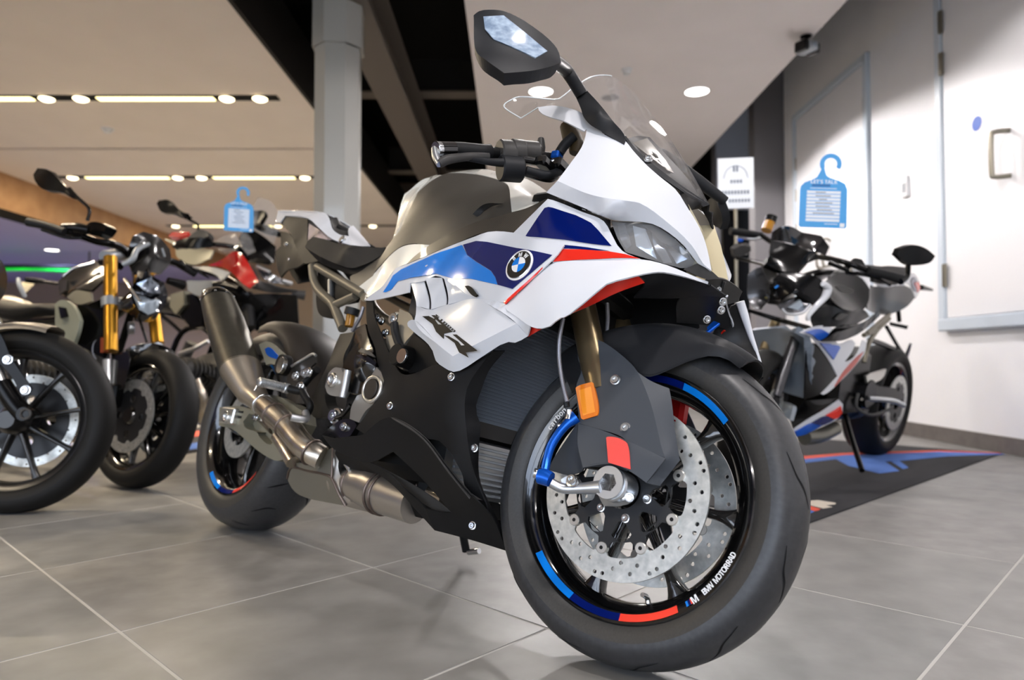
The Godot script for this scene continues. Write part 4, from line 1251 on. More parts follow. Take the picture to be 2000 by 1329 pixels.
func bikes() -> void:
	var r := thing("naked_motorcycle", "black naked motorcycle with white and blue side panels on the dark mat", "motorcycle", Transform3D(Basis(Vector3(-0.72657,0.00000,0.68709),Vector3(0.09562,0.99027,0.10112),Vector3(-0.68040,0.13917,-0.71950)), Vector3(2.0736,0.0009,-4.0983)))
	var r_s := Transform3D(Basis(Vector3(0.98191,-0.00825,-0.18919),Vector3(-0.00825,0.99624,-0.08622),Vector3(0.18919,0.08622,0.97815)), Vector3(0.0281,0.0128,0.2942))
	wheel(r,"rear_wheel",Transform3D(Basis(),Vector3(0,.32,0)),.32,.095,.229,.08,5,.06,[-.10],m.rubbertyre,m.rimblack,m.rimblack)
	wheel(r,"front_wheel",r_s*Transform3D(Basis(),Vector3(1.455,.3,0)),.30,.06,.229,.05,5,.0,[.068,-.068],m.rubbertyre,m.rimblack,m.rimblack)
	pa(r,"tank",m.bikeblack,[10714,9321,-800,9340,9742,-700,8277,9816,-900,8028,9615,-1300,7914,9161,-1650,8210,8618,-1800,8745,8169,-1850,10537,8007,-1900,12073,8202,-1900,12634,8547,-1750,12251,8890,-1400],[],Vector3(0.3,0.2,-1),0.004)
	pa(r,"tank",m.bikeblack,[10714,9321,800,9340,9742,700,8277,9816,900,8028,9615,1300,7914,9161,1650,8210,8618,1800,8745,8169,1850,10537,8007,1900,12073,8202,1900,12634,8547,1750,12251,8890,1400],[],Vector3(0.3,0.2,1),0.004)
	pa(r,"tank_badge",m.greyplastic,[12021,8980,-1780,11566,9062,-1780,10299,8957,-1860,10372,8827,-1880,11637,8814,-1840],[],Vector3(0.3,0.2,-1),0.006)
	pa(r,"tank_top",m.bikeblack,[10714,9321,-800,9340,9742,-700,8277,9816,-900,7764,9630,-1200,5423,10041,0,7688,10015,0],[],Vector3(0,1,-0.2),0.004)
	pa(r,"tank_top",m.bikeblack,[10714,9321,800,9340,9742,700,8277,9816,900,7764,9630,1200,5423,10041,0,7688,10015,0],[],Vector3(0,1,0.2),0.004)
	pa(r,"tank_rear_panel",m.white,[7548,9746,-1000,6265,9795,-1000,7135,9199,-1400,7393,9236,-1400,7609,9588,-1200],[],Vector3(0.3,0.2,-1),0.004)
	pa(r,"tank_rear_panel",m.white,[7548,9746,1000,6265,9795,1000,7135,9199,1400,7393,9236,1400,7609,9588,1200],[],Vector3(0.3,0.2,1),0.004)
	pa(r,"seat",m.leather,[6501,9994,-900,3549,10587,-600,184,10833,-600,898,10353,-1000,2402,9878,-1200,4656,9706,-1200,6194,9700,-1200],[],Vector3(0.3,0.2,-1),0.02)
	pa(r,"seat",m.leather,[6501,9994,900,3549,10587,600,184,10833,600,898,10353,1000,2402,9878,1200,4656,9706,1200,6194,9700,1200],[],Vector3(0.3,0.2,1),0.02)
	pa(r,"seat_unit",m.bikedark,[6891,9210,-1300,4840,9411,-1300,251,9655,-1000,-1004,9222,-900,-75,8721,-900,2502,8168,-1000,4980,8014,-1200,7522,8200,-1500,7567,8742,-1500],[],Vector3(0.3,0.2,-1),0.004)
	pa(r,"seat_unit",m.bikedark,[6891,9210,1300,4840,9411,1300,251,9655,1000,-1004,9222,900,-75,8721,900,2502,8168,1000,4980,8014,1200,7522,8200,1500,7567,8742,1500],[],Vector3(0.3,0.2,1),0.004)
	pa(r,"tail_panel",m.white,[1794,9913,-1000,-346,10568,-700,-2421,10405,-500,-3382,9870,-400,-2487,9283,-500,-323,9431,-850,-40,9732,-900],[],Vector3(0.3,0.2,-1),0.004)
	pa(r,"tail_panel",m.white,[1794,9913,1000,-346,10568,700,-2421,10405,500,-3382,9870,400,-2487,9283,500,-323,9431,850,-40,9732,900],[],Vector3(0.3,0.2,1),0.004)
	pa(r,"tail_stripe",m.navy,[-70,10049,-880,-838,10356,-750,-1921,10175,-620,-2499,9818,-550,-2031,9591,-600],[],Vector3(0.3,0.2,-1),0.004)
	pa(r,"tail_stripe",m.red,[-1184,10061,-740,-2339,10205,-580,-3120,9857,-480,-2496,9586,-550],[],Vector3(0.3,0.2,-1),0.004)
	tu(r,"tail_light",m.bikeblack,[Vector3(-0.4010,0.9969,-0.0200),Vector3(-0.6157,0.9967,-0.0200)],[0.018, 0.008],10)
	pa(r,"flyscreen",m.smoked,[12917,11185,1000,13036,11423,600,12805,11479,300,12059,11299,0,11876,11179,-800,11853,10692,-1200,12325,10301,-1300,12687,10401,-1000,12564,10687,0,12869,10791,600,12933,10828,1000],[],Vector3(1,0.6,0),0.004)
	pa(r,"instrument_cowl",m.bikeblack,[13127,10807,900,12962,10756,550,12662,10652,-50,12680,10377,-1000,12593,10072,-1100,12980,9877,-800,13496,9383,-600,13739,9430,0,14147,9666,500,13260,10140,800],[],Vector3(1,0.2,0),0.02)
	pa(r,"cowl_trim",m.lampyellowish,[13641,9434,100,13179,9727,0,12591,10075,-500,12570,10007,-600,13031,9594,-50,13510,9349,50],[],Vector3(1,0.3,0),0.006)
	pa(r,"nose_panel",m.bikedark,[14250,8997,0,13916,9322,-100,13496,9383,-600,13051,9267,-1400,12772,9056,-1550,13071,8512,-1650,13609,8093,-1600,14313,8473,-900,14263,8311,-600,14222,8154,-400,14128,8129,0],[],Vector3(1,0.2,-0.5),0.01)
	pa(r,"nose_badge",m.bikeblack,[14474,8696,-100,14030,8978,-200,13758,8773,-500,13901,8521,-500,14235,8194,-300,14275,8322,-100],[],Vector3(1,0.2,-0.4),0.004)
	pa(r,"badge_stripe",m.lblue,[14501,8654,-220,14387,8773,-300,14338,8745,-340,14428,8613,-260],[],Vector3(1,0.2,-0.4),0.002)
	pa(r,"badge_stripe",m.navy,[14249,8672,-220,14134,8791,-300,14084,8764,-340,14175,8631,-260],[],Vector3(1,0.2,-0.4),0.002)
	pa(r,"badge_stripe",m.red,[14046,8686,-220,13929,8806,-300,13879,8779,-340,13971,8645,-260],[],Vector3(1,0.2,-0.4),0.002)
	pa(r,"headlight",m.chromedark,[13335,9179,1700,13205,9457,1500,13072,9641,1100,12974,9350,950,12551,8152,900,12992,7708,1000,13146,7674,1300,13131,8164,1650],[],Vector3(1,0,0.4),0.01)
	pa(r,"headlight_lens",m.lampyellowish,[13148,9094,1650,13019,8700,1500,12837,8515,1350,12875,8198,1400,12703,8180,1100,12720,8286,1050,12740,7863,1150,12938,7983,1450,13068,8379,1600],[],Vector3(1,0,0.4),0.012)
	pa(r,"headlight_cover",m.greyplastic,[13191,9625,1200,13057,9646,1000,12920,9231,400,13221,8899,500,13158,8940,750,13124,9137,900],[],Vector3(1,0.4,0.2),0.008)
	pa(r,"headlight",m.chromedark,[14565,7902,-500,13681,8474,-1000,13465,8380,-1500,13679,7986,-1500,13792,7676,-1300,14169,7569,-850,14303,7689,-650],[],Vector3(1,0,-0.5),0.008)
	tu(r,"headlight_lip",m.alu,[Vector3(1.4534,0.7778,-0.0700),Vector3(1.4384,0.7588,-0.0900),Vector3(1.4015,0.7694,-0.1350),Vector3(1.3818,0.8077,-0.1550)],0.006,10)
	pa(r,"headlight_lens",m.lens,[14247,7853,-850,13940,8229,-1150,13776,8007,-1250,13923,7795,-1100],[],Vector3(1,0,-0.5),0.012)
	tu(r,"running_lamp",m.white,[Vector3(1.2984,0.9020,-0.1620),Vector3(1.2612,0.8834,-0.1680),Vector3(1.2792,0.8483,-0.1680),Vector3(1.3479,0.8009,-0.1650),Vector3(1.3843,0.7601,-0.1550),Vector3(1.3821,0.7412,-0.1550)],[0.012, 0.018, 0.017, 0.012, 0.01, 0.01],10)
	pa(r,"upper_air_duct",m.bikedark,[13542,7514,-1500,13362,7971,-1700,12508,8121,-1800,11414,8035,-1850,10529,7982,-1900,8592,8120,-1800,7518,7838,-1700,9800,7336,-1800,11886,7226,-1900,13562,7150,-1700],[],Vector3(0.3,0.2,-1),0.004)
	pa(r,"duct_vane",m.greyplastic,[12115,7567,-1950,11481,7841,-1950,10733,7825,-1950,11677,7538,-1970],[],Vector3(0.3,0.2,-1),0.006)
	tu(r,"wing_blade",m.bikeblack,[Vector3(1.3931,0.7593,0.1200),Vector3(1.3172,0.7285,0.0000),Vector3(1.3979,0.7089,-0.1700)],[0.008, 0.012, 0.01],10)
	pa(r,"side_panel",m.white,[14776,6867,-1700,14106,7066,-1750,12748,7242,-1800,11705,7104,-1900,12238,6808,-1950,11510,6514,-2000,10112,6700,-2000,9647,6545,-2000,10065,6162,-2050,10731,5725,-2050,10329,5725,-2050,9353,6112,-2050,8857,6726,-2000,8311,6623,-2000,8513,6175,-2050,9326,5613,-2050,10606,4905,-2000,12198,4233,-1900,12461,4295,-1900,11049,5039,-1950,11885,5653,-1900,12950,6311,-1800,13824,6719,-1720],[],Vector3(0.3,0.2,-1),0.004)
	pa(r,"blue_panel",m.matbluegloss,[14455,6912,-1800,13177,7080,-1850,12254,6859,-1950,13269,6600,-1900,13770,6784,-1840],[],Vector3(0.3,0.2,-1),0.006)
	pa(r,"blue_panel",m.matbluegloss,[13121,6500,-1900,11106,6467,-2000,11555,6093,-2020,11795,5798,-2000,12425,6130,-1960],[],Vector3(0.3,0.2,-1),0.006)
	pa(r,"red_panel",m.redfaded,[8741,6177,-2080,9417,5645,-2080,10718,4940,-2040,11292,4596,-2000,10617,5294,-2060,9527,5896,-2090],[],Vector3(0.3,0.2,-1),0.004)
	pa(r,"side_wing",m.bikeblack,[13727,6571,-2150,12989,6881,-2300,11815,7118,-2300,9736,7305,-2200,9410,7178,-2200,11425,6698,-2200],[],Vector3(0.2,1,-0.6),0.006)
	pa(r,"side_shroud",m.bikedark,[11871,7177,-1900,8530,7539,-1800,5895,8170,-1500,5664,7955,-1500,7753,7287,-1700,10154,6833,-2000,13086,6573,-2000],[],Vector3(0.3,0.2,-1),0.004)
	pa(r,"radiator",m.radfin,[12291,6657,1800,12857,6923,200,14395,6833,-1300,14111,6673,-1600,13140,4038,-1500,12719,4167,-200,11630,4936,1500],[],Vector3(1,0,-0.2),0.03)
	pa(r,"radiator_cover",m.bikeblack,[13984,6631,-1650,12919,6208,-1800,11852,5547,-1900,11039,5035,-1920,12412,4290,-1880,13584,4040,-1700],[],Vector3(0.3,0.2,-1),0.004)
	pa(r,"oil_cooler",m.alufin,[12704,3678,-200,12980,3624,-1000,13153,2996,-1000,12675,3132,-200],[],Vector3(1,0,-0.2),0.02)
	tu(r,"fork_tube",m.chromedark,[Vector3(1.3428,0.6903,-0.1000),Vector3(1.4232,0.5324,-0.1000),Vector3(1.4778,0.4111,-0.1000)],0.024,10)
	tu(r,"fork_tube",m.gold,[Vector3(1.1538,0.7144,0.1000),Vector3(1.1913,0.6444,0.1000),Vector3(1.2298,0.5805,0.1000)],0.024,10)
	pa(r,"belly_pan",m.white,[12681,2539,-1000,11931,3039,-1300,10647,3503,-1500,9807,3884,-1650,9328,3645,-1680,9269,3246,-1680,9656,2978,-1650,10907,2624,-1450,12100,2260,-1150,12350,2191,-1000],[],Vector3(0.3,0.2,-1),0.004)
	pa(r,"blue_panel",m.matbluegloss,[12584,2435,-1050,11807,2831,-1380,10859,2714,-1500,12024,2297,-1220,12365,2206,-1060],[],Vector3(0.3,0.2,-1),0.005)
	pa(r,"navy_panel",m.navy,[11795,2845,-1400,10858,3144,-1580,9845,2993,-1670,10909,2721,-1520],[],Vector3(0.3,0.2,-1),0.005)
	pa(r,"red_panel",m.red,[10801,3168,-1580,9614,3581,-1720,9346,3258,-1720,9858,3011,-1700],[],Vector3(0.3,0.2,-1),0.005)
	pa(r,"belly_inner",m.bikeblack,[12578,2867,-800,12651,3878,-1300,9705,3918,-1550,10598,3497,-1480,11884,3032,-1280,12636,2531,-980],[],Vector3(0.3,0.2,-1),0.004)
	cb(r,"engine_block",m.bikeblack,Vector3(.75,.45,0),Vector3(.42,.36,.28),.04)
	cb(r,"gearbox",m.enginegrey,Vector3(.55,.38,0),Vector3(.2,.24,.26),.04)
	cy(r,"clutch_cover",m.bikedark,Vector3(.62,.40,-.15),Vector3(0,0,1),.075,.05)
	tu(r,"exhaust",m.titan,[Vector3(1.0540,0.1909,-0.0600),Vector3(0.8941,0.1926,-0.0700),Vector3(0.7596,0.2208,-0.0800)],0.035,10)
	tu(r,"frame_tube",m.framegrey,[Vector3(0.3217,0.7875,-0.1100),Vector3(0.5383,0.7138,-0.1300),Vector3(0.7048,0.6362,-0.1600),Vector3(0.7517,0.5614,-0.1700)],0.012,10)
	tu(r,"frame_tube",m.framegrey,[Vector3(0.7426,0.6927,-0.1500),Vector3(0.5243,0.7202,-0.1300)],0.011,10)
	tu(r,"frame_tube",m.framegrey,[Vector3(0.2975,0.8086,-0.1000),Vector3(0.7109,0.7010,-0.1500)],0.011,10)
	pa(r,"swingarm",m.enginegrey,[6709,4735,-1400,3688,4282,-1300,307,3773,-1200,-50,3352,-1200,3407,3508,-1300,6462,4010,-1400],[],Vector3(0.3,0.2,-1),0.04)
	pa(r,"heel_plate",m.machined,[6991,4966,-1700,4063,5249,-1600,4277,4909,-1600,5896,4458,-1650,7021,3726,-1700,6472,4362,-1700],[],Vector3(0.3,0.2,-1),0.012)
	tu(r,"foot_peg",m.alu,[Vector3(0.6568,0.3845,-0.1800),Vector3(0.5355,0.3806,-0.2500),Vector3(0.4814,0.3616,-0.2900)],[0.012, 0.014, 0.012],10)
	tu(r,"gear_lever",m.enginegrey,[Vector3(0.7473,0.4078,-0.1600),Vector3(0.7659,0.3400,-0.1700),Vector3(0.6373,0.3039,-0.2000),Vector3(0.4275,0.3337,-0.2200)],0.008,10)
	tu(r,"side_stand",m.bikeblack,[Vector3(0.7717,0.3071,-0.1200),Vector3(0.9113,0.2099,-0.2200),Vector3(1.0777,0.1087,-0.3400)],0.012,10)
	tu(r,"plate_bracket",m.bikeblack,[Vector3(-0.0686,0.8501,-0.0200),Vector3(-0.1142,0.7803,-0.0200)],0.012,10)
	pa(r,"plate_reflector",m.bikeblack,[-503,7693,0,-1802,7594,-500,-1690,7392,-500,-575,7500,0],[],Vector3(0.3,0.2,-1),0.012)
	tu(r,"plate_holder",m.bikeblack,[Vector3(0.2220,0.7421,-0.0700),Vector3(0.0104,0.6530,-0.0600),Vector3(-0.1622,0.5915,-0.0500),Vector3(-0.2611,0.5764,-0.0400)],0.01,10)
	tu(r,"plate_holder",m.bikeblack,[Vector3(0.4352,0.6661,-0.0700),Vector3(0.1538,0.6374,-0.0600),Vector3(-0.1880,0.5775,-0.0500)],0.014,10)
	tu(r,"turn_signal",m.alu,[Vector3(-0.1938,0.5860,-0.0600),Vector3(-0.1311,0.6556,-0.0900)],[0.012, 0.009],10)
	tu(r,"handlebar",m.bikeblack,[Vector3(0.9656,1.1402,0.3200),Vector3(1.0406,1.0783,0.1800),Vector3(1.0706,1.0411,0.0500),Vector3(1.1469,1.0229,-0.1000),Vector3(1.1958,0.9980,-0.2200),Vector3(1.1495,0.9759,-0.2800)],0.0125,10)
	tu(r,"grip",m.rubber,[Vector3(1.1629,0.9749,-0.2850),Vector3(1.0938,0.9641,-0.3350),Vector3(1.0347,0.9520,-0.3800)],[0.018, 0.019, 0.021],10)
	tu(r,"grip",m.rubber,[Vector3(1.0840,1.1473,0.4300),Vector3(1.0047,1.1462,0.3800),Vector3(0.9468,1.1424,0.3300)],[0.019, 0.018, 0.018],10)
	pa(r,"switch_block",m.bikeblack,[11973,10027,-2200,11560,10261,-2200,11211,10254,-2400,11132,9927,-2600,11453,9753,-2600,12033,9741,-2400],[],Vector3(0.3,0.2,-1),0.04)
	tu(r,"clutch_lever",m.bikeblack,[Vector3(1.2116,0.9982,-0.1400),Vector3(1.2120,0.9637,-0.2400),Vector3(1.1194,0.9504,-0.3000),Vector3(1.0401,0.9249,-0.3400)],[0.012, 0.009, 0.007, 0.006],10)
	tu(r,"clutch_lever",m.alu,[Vector3(1.2269,0.9720,-0.2400),Vector3(1.1547,0.9604,-0.2700)],0.008,10)
	tu(r,"fluid_bottle",m.ambergold,[Vector3(1.1545,1.1427,0.2000),Vector3(1.1318,1.1857,0.2000)],0.026,10)
	tu(r,"bottle_cap",m.bikeblack,[Vector3(1.1293,1.1849,0.2000),Vector3(1.1185,1.2132,0.2000)],0.029,10)
	tu(r,"brake_lever",m.alu,[Vector3(1.0296,1.1256,0.4200),Vector3(0.9781,1.1211,0.3600),Vector3(0.9677,1.1345,0.3000)],[0.006, 0.008, 0.01],10)
	tu(r,"mirror_stalk",m.bikeblack,[Vector3(1.0596,0.9407,-0.3850),Vector3(1.0028,0.9696,-0.3900),Vector3(0.9923,1.0189,-0.3850),Vector3(0.9831,1.0537,-0.3800)],[0.014, 0.011, 0.011, 0.014],10)
	pa(r,"mirror_housing",m.bikeblack,[11416,10473,-3850,11338,10741,-3900,10795,10963,-4200,10203,10880,-4550,9939,10608,-4850,10065,10332,-4750,10297,10179,-4450,10848,10161,-4100],[],Vector3(0.6,0,-0.6),0.03)
	tu(r,"mirror_stalk",m.bikeblack,[Vector3(1.2645,0.9710,0.1000),Vector3(1.0878,0.9991,0.2800),Vector3(1.0399,1.0163,0.4000)],[0.012, 0.01, 0.009],10)
	pa(r,"mirror_housing",m.greyplastic,[10134,10638,4400,9751,10888,4200,9547,10832,3800,9492,10607,3800,9511,10361,4200,9944,10311,4400],[],Vector3(0.6,0,-0.6),0.03)
	var n := thing("naked_motorcycle", "dark naked motorcycle with golden front fork and small angular headlight", "motorcycle", Transform3D(Basis(Vector3(0.84805,0.00000,0.52992),Vector3(0.08290,0.98769,-0.13266),Vector3(-0.52340,0.15643,0.83761)), Vector3(-2.8825,0.0011,-3.8018)))
	var n_s := Transform3D(Basis(Vector3(0.99798,-0.00092,-0.06348),Vector3(-0.00092,0.99958,-0.02893),Vector3(0.06348,0.02893,0.99756)), Vector3(0.0032,0.0015,0.1016))
	wheel(n,"front_wheel",n_s*Transform3D(Basis(),Vector3(1.5,.3,0)),.30,.06,.229,.05,10,.0,[.068,-.068],m.rubbertyre,m.rimblack,m.rimblack)
	wheel(n,"rear_wheel",Transform3D(Basis(),Vector3(0,.32,0)),.32,.09,.229,.08,10,.05,[-.10],m.rubbertyre,m.rimblack,m.rimblack)
	wave_tread(N_last,.30,.06,.229)
	tu(n,"fork_tube",m.goldbright,[Vector3(1.2010,1.0092,0.1050),Vector3(1.2711,0.7981,0.1050),Vector3(1.3461,0.5723,0.1050)],0.0285,20)
	tu(n,"fork_slider",m.alu,[Vector3(1.3323,0.5334,0.1050),Vector3(1.3663,0.4084,0.1000)],0.021,16)
	tu(n,"fork_tube",m.goldbright,[Vector3(1.1019,1.0781,-0.1050),Vector3(1.2276,0.8552,-0.1050),Vector3(1.3345,0.6450,-0.1050)],0.0285,20)
	tu(n,"fork_slider",m.alu,[Vector3(1.3391,0.6451,-0.1050),Vector3(1.3572,0.4856,-0.1000)],0.021,16)
	tu(n,"fork_clamp_ring",m.lightgrey,[Vector3(1.2580,0.8135,0.1050),Vector3(1.2730,0.7732,0.1050)],0.036,18)
	tu(n,"lower_fork_clamp",m.lightgrey,[Vector3(1.2491,0.7925,0.1100),Vector3(1.1992,0.8178,0.0000),Vector3(1.1827,0.8392,-0.1000)],0.03,10)
	tu(n,"upper_fork_clamp",m.lightgrey,[Vector3(1.1795,1.0108,0.1200),Vector3(1.1375,1.0449,0.0400),Vector3(1.0898,1.0862,-0.0600)],0.028,10)
	tu(n,"fork_guard",m.bikeblack,[Vector3(1.1418,0.9905,0.1100),Vector3(1.2012,0.9850,0.1000),Vector3(1.2067,0.9798,0.0500)],0.018,10)
	pa(n,"side_reflector",m.reflectorbrown,[12885,6297,1300,13346,6319,1300,13562,5674,1300,13076,5624,1300],[],Vector3(0,0,1),0.01)
	tu(n,"brake_line",m.steelhose,[Vector3(1.2875,0.6319,0.1200),Vector3(1.2478,0.6105,0.1300),Vector3(1.2470,0.5669,0.1300),Vector3(1.2653,0.5357,0.1200)],0.004,8)
	pa(n,"front_fender",m.gloss,[14252,5820,900,14482,6011,700,15045,6232,0,15454,5974,-600,15552,5764,-700,15387,5855,0,14704,5772,400,14551,5385,850],[],Vector3(0.5,1,0.3),0.004)
	pa(n,"fender_side",m.gloss,[13302,5655,950,14589,5736,950,14845,5295,950,14754,4125,950,13820,4097,950],[],Vector3(0,0,1),0.004)
	pa(n,"headlight",m.lampdark,[13241,8587,600,13866,9034,700,14282,9284,300,13964,9177,-500,14086,8610,-700,14102,7969,-600,14253,7465,0,14281,7489,500,13902,7940,700],[13813,8456,-100],Vector3(1,0,0.1),0.06)
	pa(n,"headlight_lens",m.lens,[14013,8291,850,14484,8008,750,14767,8195,200,14712,8200,0,14706,7678,100,14597,7471,350,14452,7631,700],[],Vector3(1,0,0.1),0.06)
	pa(n,"lamp_reflector",m.chromef,[14165,8779,850,14464,9116,500,14412,8963,0,14551,8532,-100,14433,8485,450],[],Vector3(1,0,0.1),0.06)
	tu(n,"headlight_bracket",m.chrome,[Vector3(1.3230,0.9055,0.0900),Vector3(1.4188,0.8439,0.1000),Vector3(1.4791,0.7959,0.0900)],0.007,10)
	pa(n,"cockpit_cowl",m.gloss,[12744,10626,700,12901,11134,700,13001,11478,300,13141,11397,-400,13141,11012,-1000,13394,10406,-1000,13457,9645,-600,13465,9567,0,13410,9287,600,13026,9958,800],[13369,10402,0],Vector3(1,0.2,0.1),0.03)
	tu(n,"cowl_trim",m.lightgrey,[Vector3(1.3822,1.0782,0.0400),Vector3(1.3833,1.0332,0.0900),Vector3(1.3968,0.9855,0.1100),Vector3(1.3671,0.9560,0.1300)],[0.008, 0.012, 0.014, 0.012],10)
	tu(n,"cowl_trim",m.lightgrey,[Vector3(1.3690,1.0794,-0.0300),Vector3(1.3674,1.0441,-0.0500)],0.005,10)
	tu(n,"handlebar",m.bikeblack,[Vector3(1.1912,1.0743,0.3000),Vector3(1.1875,1.0670,0.1800),Vector3(1.1956,1.0718,0.1200),Vector3(1.1671,1.0767,0.0500),Vector3(1.1571,1.0514,-0.0000)],[0.014, 0.016, 0.019, 0.019, 0.016],10)
	tu(n,"grip",m.rubber,[Vector3(1.0501,1.0964,0.4000),Vector3(1.1197,1.0867,0.3500),Vector3(1.1957,1.0654,0.3100)],[0.019, 0.018, 0.019],10)
	tu(n,"brake_lever",m.bikeblack,[Vector3(1.1236,1.0642,0.3700),Vector3(1.2050,1.0400,0.3100),Vector3(1.2445,1.0497,0.2600)],0.007,10)
	tu(n,"brake_cylinder",m.bikeblack,[Vector3(1.1520,1.0925,0.3000),Vector3(1.2138,1.0933,0.2700),Vector3(1.2445,1.0917,0.2400)],[0.02, 0.024, 0.02],10)
	pa(n,"fluid_reservoir",m.bikeblack,[11741,11303,2200,12112,11398,2200,12866,11280,2000,13079,11111,2000,12860,10828,2000,12322,10784,2100,11994,10926,2200],[],Vector3(0.3,0.2,1),0.05)
	tu(n,"mirror_stalk",m.bikeblack,[Vector3(1.2189,1.1380,0.2400),Vector3(1.2145,1.1941,0.2400),Vector3(1.1549,1.2443,0.2700),Vector3(1.1109,1.2811,0.2900)],[0.008, 0.007, 0.008, 0.012],10)
	pa(n,"mirror_housing",m.bikeblack,[8860,13598,3500,9169,13866,3500,10089,13652,3400,10525,13319,3200,11606,12396,2800,11503,12326,2800,10869,12633,3100,9888,12779,3400,9127,13275,3500],[],Vector3(0.5,-0.1,1),0.025)
	tu(n,"handlebar",m.bikeblack,[Vector3(1.1571,1.0514,-0.0000),Vector3(1.2109,1.0698,-0.1000),Vector3(1.1943,1.0752,-0.2000),Vector3(1.1994,1.0655,-0.2600)],0.016,10)
	tu(n,"grip",m.rubber,[Vector3(1.1584,1.0817,-0.2500),Vector3(1.1740,1.0511,-0.3400)],0.019,10)
	tu(n,"clutch_lever",m.bikeblack,[Vector3(1.1619,1.0985,-0.2500),Vector3(1.1915,1.0645,-0.3300),Vector3(1.2309,1.0372,-0.3800)],[0.008, 0.006, 0.004],10)
	pa(n,"tank",m.bikedark,[7695,9330,1000,7555,9720,800,8031,10153,500,8238,10555,0,9397,10355,0,12065,9005,1200,12228,8371,1700,11015,8462,1800,9938,8239,1700,8627,8639,1400],[],Vector3(0.2,0.6,1),0.01)
	tu(n,"tank_trim",m.chrome,[Vector3(0.8392,0.9395,0.1200),Vector3(0.8748,0.9800,0.1000),Vector3(0.9283,0.9977,0.0800),Vector3(0.9609,1.0198,0.0500)],0.008,10)
	pa(n,"tank_side_panel",m.frameblack,[8376,9184,1400,9635,9053,1600,9943,8495,1700,8978,8387,1500],[],Vector3(0,0,1),0.01)
	pa(n,"air_scoop",m.champagne,[10478,8126,1850,11245,8375,1900,12373,8241,1800,12598,7840,1800,11662,7712,1900],[],Vector3(0,0,1),0.01)
	pa(n,"radiator_shroud",m.lightgreen,[9617,7850,1900,10056,7983,1900,10870,7845,1900,11562,7470,1900,12104,6964,1900,12091,6481,1900,11721,5927,1800,9927,6449,1800],[],Vector3(0,0,1),0.015)
	pa(n,"shroud_vent",m.bikeblack,[10082,7667,1950,10685,7593,1950,11021,7184,1950,10482,7102,1950],[],Vector3(0,0,1),0.008)
	pa(n,"radiator",m.bikeblack,[10805,7890,1500,12674,7707,1300,13239,5400,1200,11285,5986,1500],[],Vector3(0.6,0,0.6),0.03)
	roadster_body(n,1.5,m.bikedark,false,false,true)
	cb(n,"brake_caliper",m.bikeblack,Vector3(1.40,.38,.09),Vector3(.07,.10,.05),.01,n_s)
	tu(n,"indicator",m.bikeblack,[Vector3(1.3061,0.9523,-0.1200),Vector3(1.3112,0.9482,-0.2000)],[0.016, 0.024],10)
	tu(n,"horn",m.alu,[Vector3(1.2955,0.6942,0.0200),Vector3(1.3033,0.6980,0.0000)],0.03,10)
	tu(n,"wiring_loom",m.bikeblack,[Vector3(1.4044,0.7314,0.0400),Vector3(1.4553,0.6718,0.0400),Vector3(1.4768,0.6253,0.0300)],0.006,10)
	var a := thing("adventure_motorcycle", "red and silver adventure motorcycle with clear screen behind the muffler", "motorcycle", Transform3D(Basis(Vector3(0.84805,0.00000,0.52992),Vector3(0.08290,0.98769,-0.13266),Vector3(-0.52340,0.15643,0.83761)), Vector3(-2.4513,0.0010,-4.5467)))
	var a_s := Transform3D(Basis(Vector3(0.99685,-0.00144,-0.07931),Vector3(-0.00144,0.99935,-0.03614),Vector3(0.07931,0.03614,0.99619)), Vector3(0.0050,0.0023,0.1269))
	wheel(a,"front_wheel",a_s*Transform3D(Basis(),Vector3(1.5,.33,0)),.33,.06,.25,.045,10,.0,[.07,-.07],m.rubbertyre,m.rimblack,m.rimblack)
	wheel(a,"rear_wheel",Transform3D(Basis(),Vector3(0,.33,0)),.33,.085,.229,.075,5,.05,[],m.rubbertyre,m.rimblack,m.rimblack)
	pa(a,"tank_panel",m.redgloss,[7619,10920,1600,9483,11115,1900,10212,11471,1900,10717,11399,1800,11308,10911,1700,12073,10161,1700,12480,9647,1600,12224,9466,1700,12065,9222,1800,11769,9417,2000,10900,10018,2100,9954,10460,2000,8891,10710,1800],[10962,10606,2050],Vector3(0.3,0.3,1),0.006)
	pa(a,"tank",m.tankwhite,[5206,11145,1200,7287,10910,1500,8920,10589,1800,10230,10233,1900,9480,9779,1800,9036,10103,1800,7153,10674,1500],[],Vector3(0,0.4,1),0.01)
	pa(a,"windscreen",m.clearsmoke,[8934,13146,600,8864,14484,200,8851,15654,-200,9405,15536,-600,9758,15054,-1000,9889,14141,-1200,9946,12795,-1000,9951,12117,0,10354,11545,1000,9974,12000,1200],[],Vector3(1,0.5,0.3),0.004)
	pa(a,"wind_deflector",m.clearsmoke,[8662,12055,2200,9485,12461,2000,10235,12539,1900,10608,11881,1800,10432,11482,2000,9652,11371,2200],[],Vector3(0.6,0.2,0.8),0.004)
	pa(a,"instrument_panel",m.bikeblack,[8593,12835,500,8940,13365,500,9172,13502,200,9825,13094,-300,10413,12566,-800,10530,11558,-800,10234,11544,200,10343,11242,800,9934,11822,1000],[],Vector3(0.8,0.3,0.3),0.05)
	pa(a,"screen_mount",m.bikeblack,[8465,14279,0,8639,14772,0,9470,14779,-300,9619,14506,-300,9407,13924,-200,9836,13626,-200,8773,13735,0],[],Vector3(0.8,0.3,0.3),0.03)
	tu(a,"mirror_stalk",m.bikeblack,[Vector3(0.8537,1.4053,-0.0500),Vector3(0.8535,1.3990,-0.1500),Vector3(0.8688,1.3993,-0.2800)],[0.03, 0.028, 0.012],10)
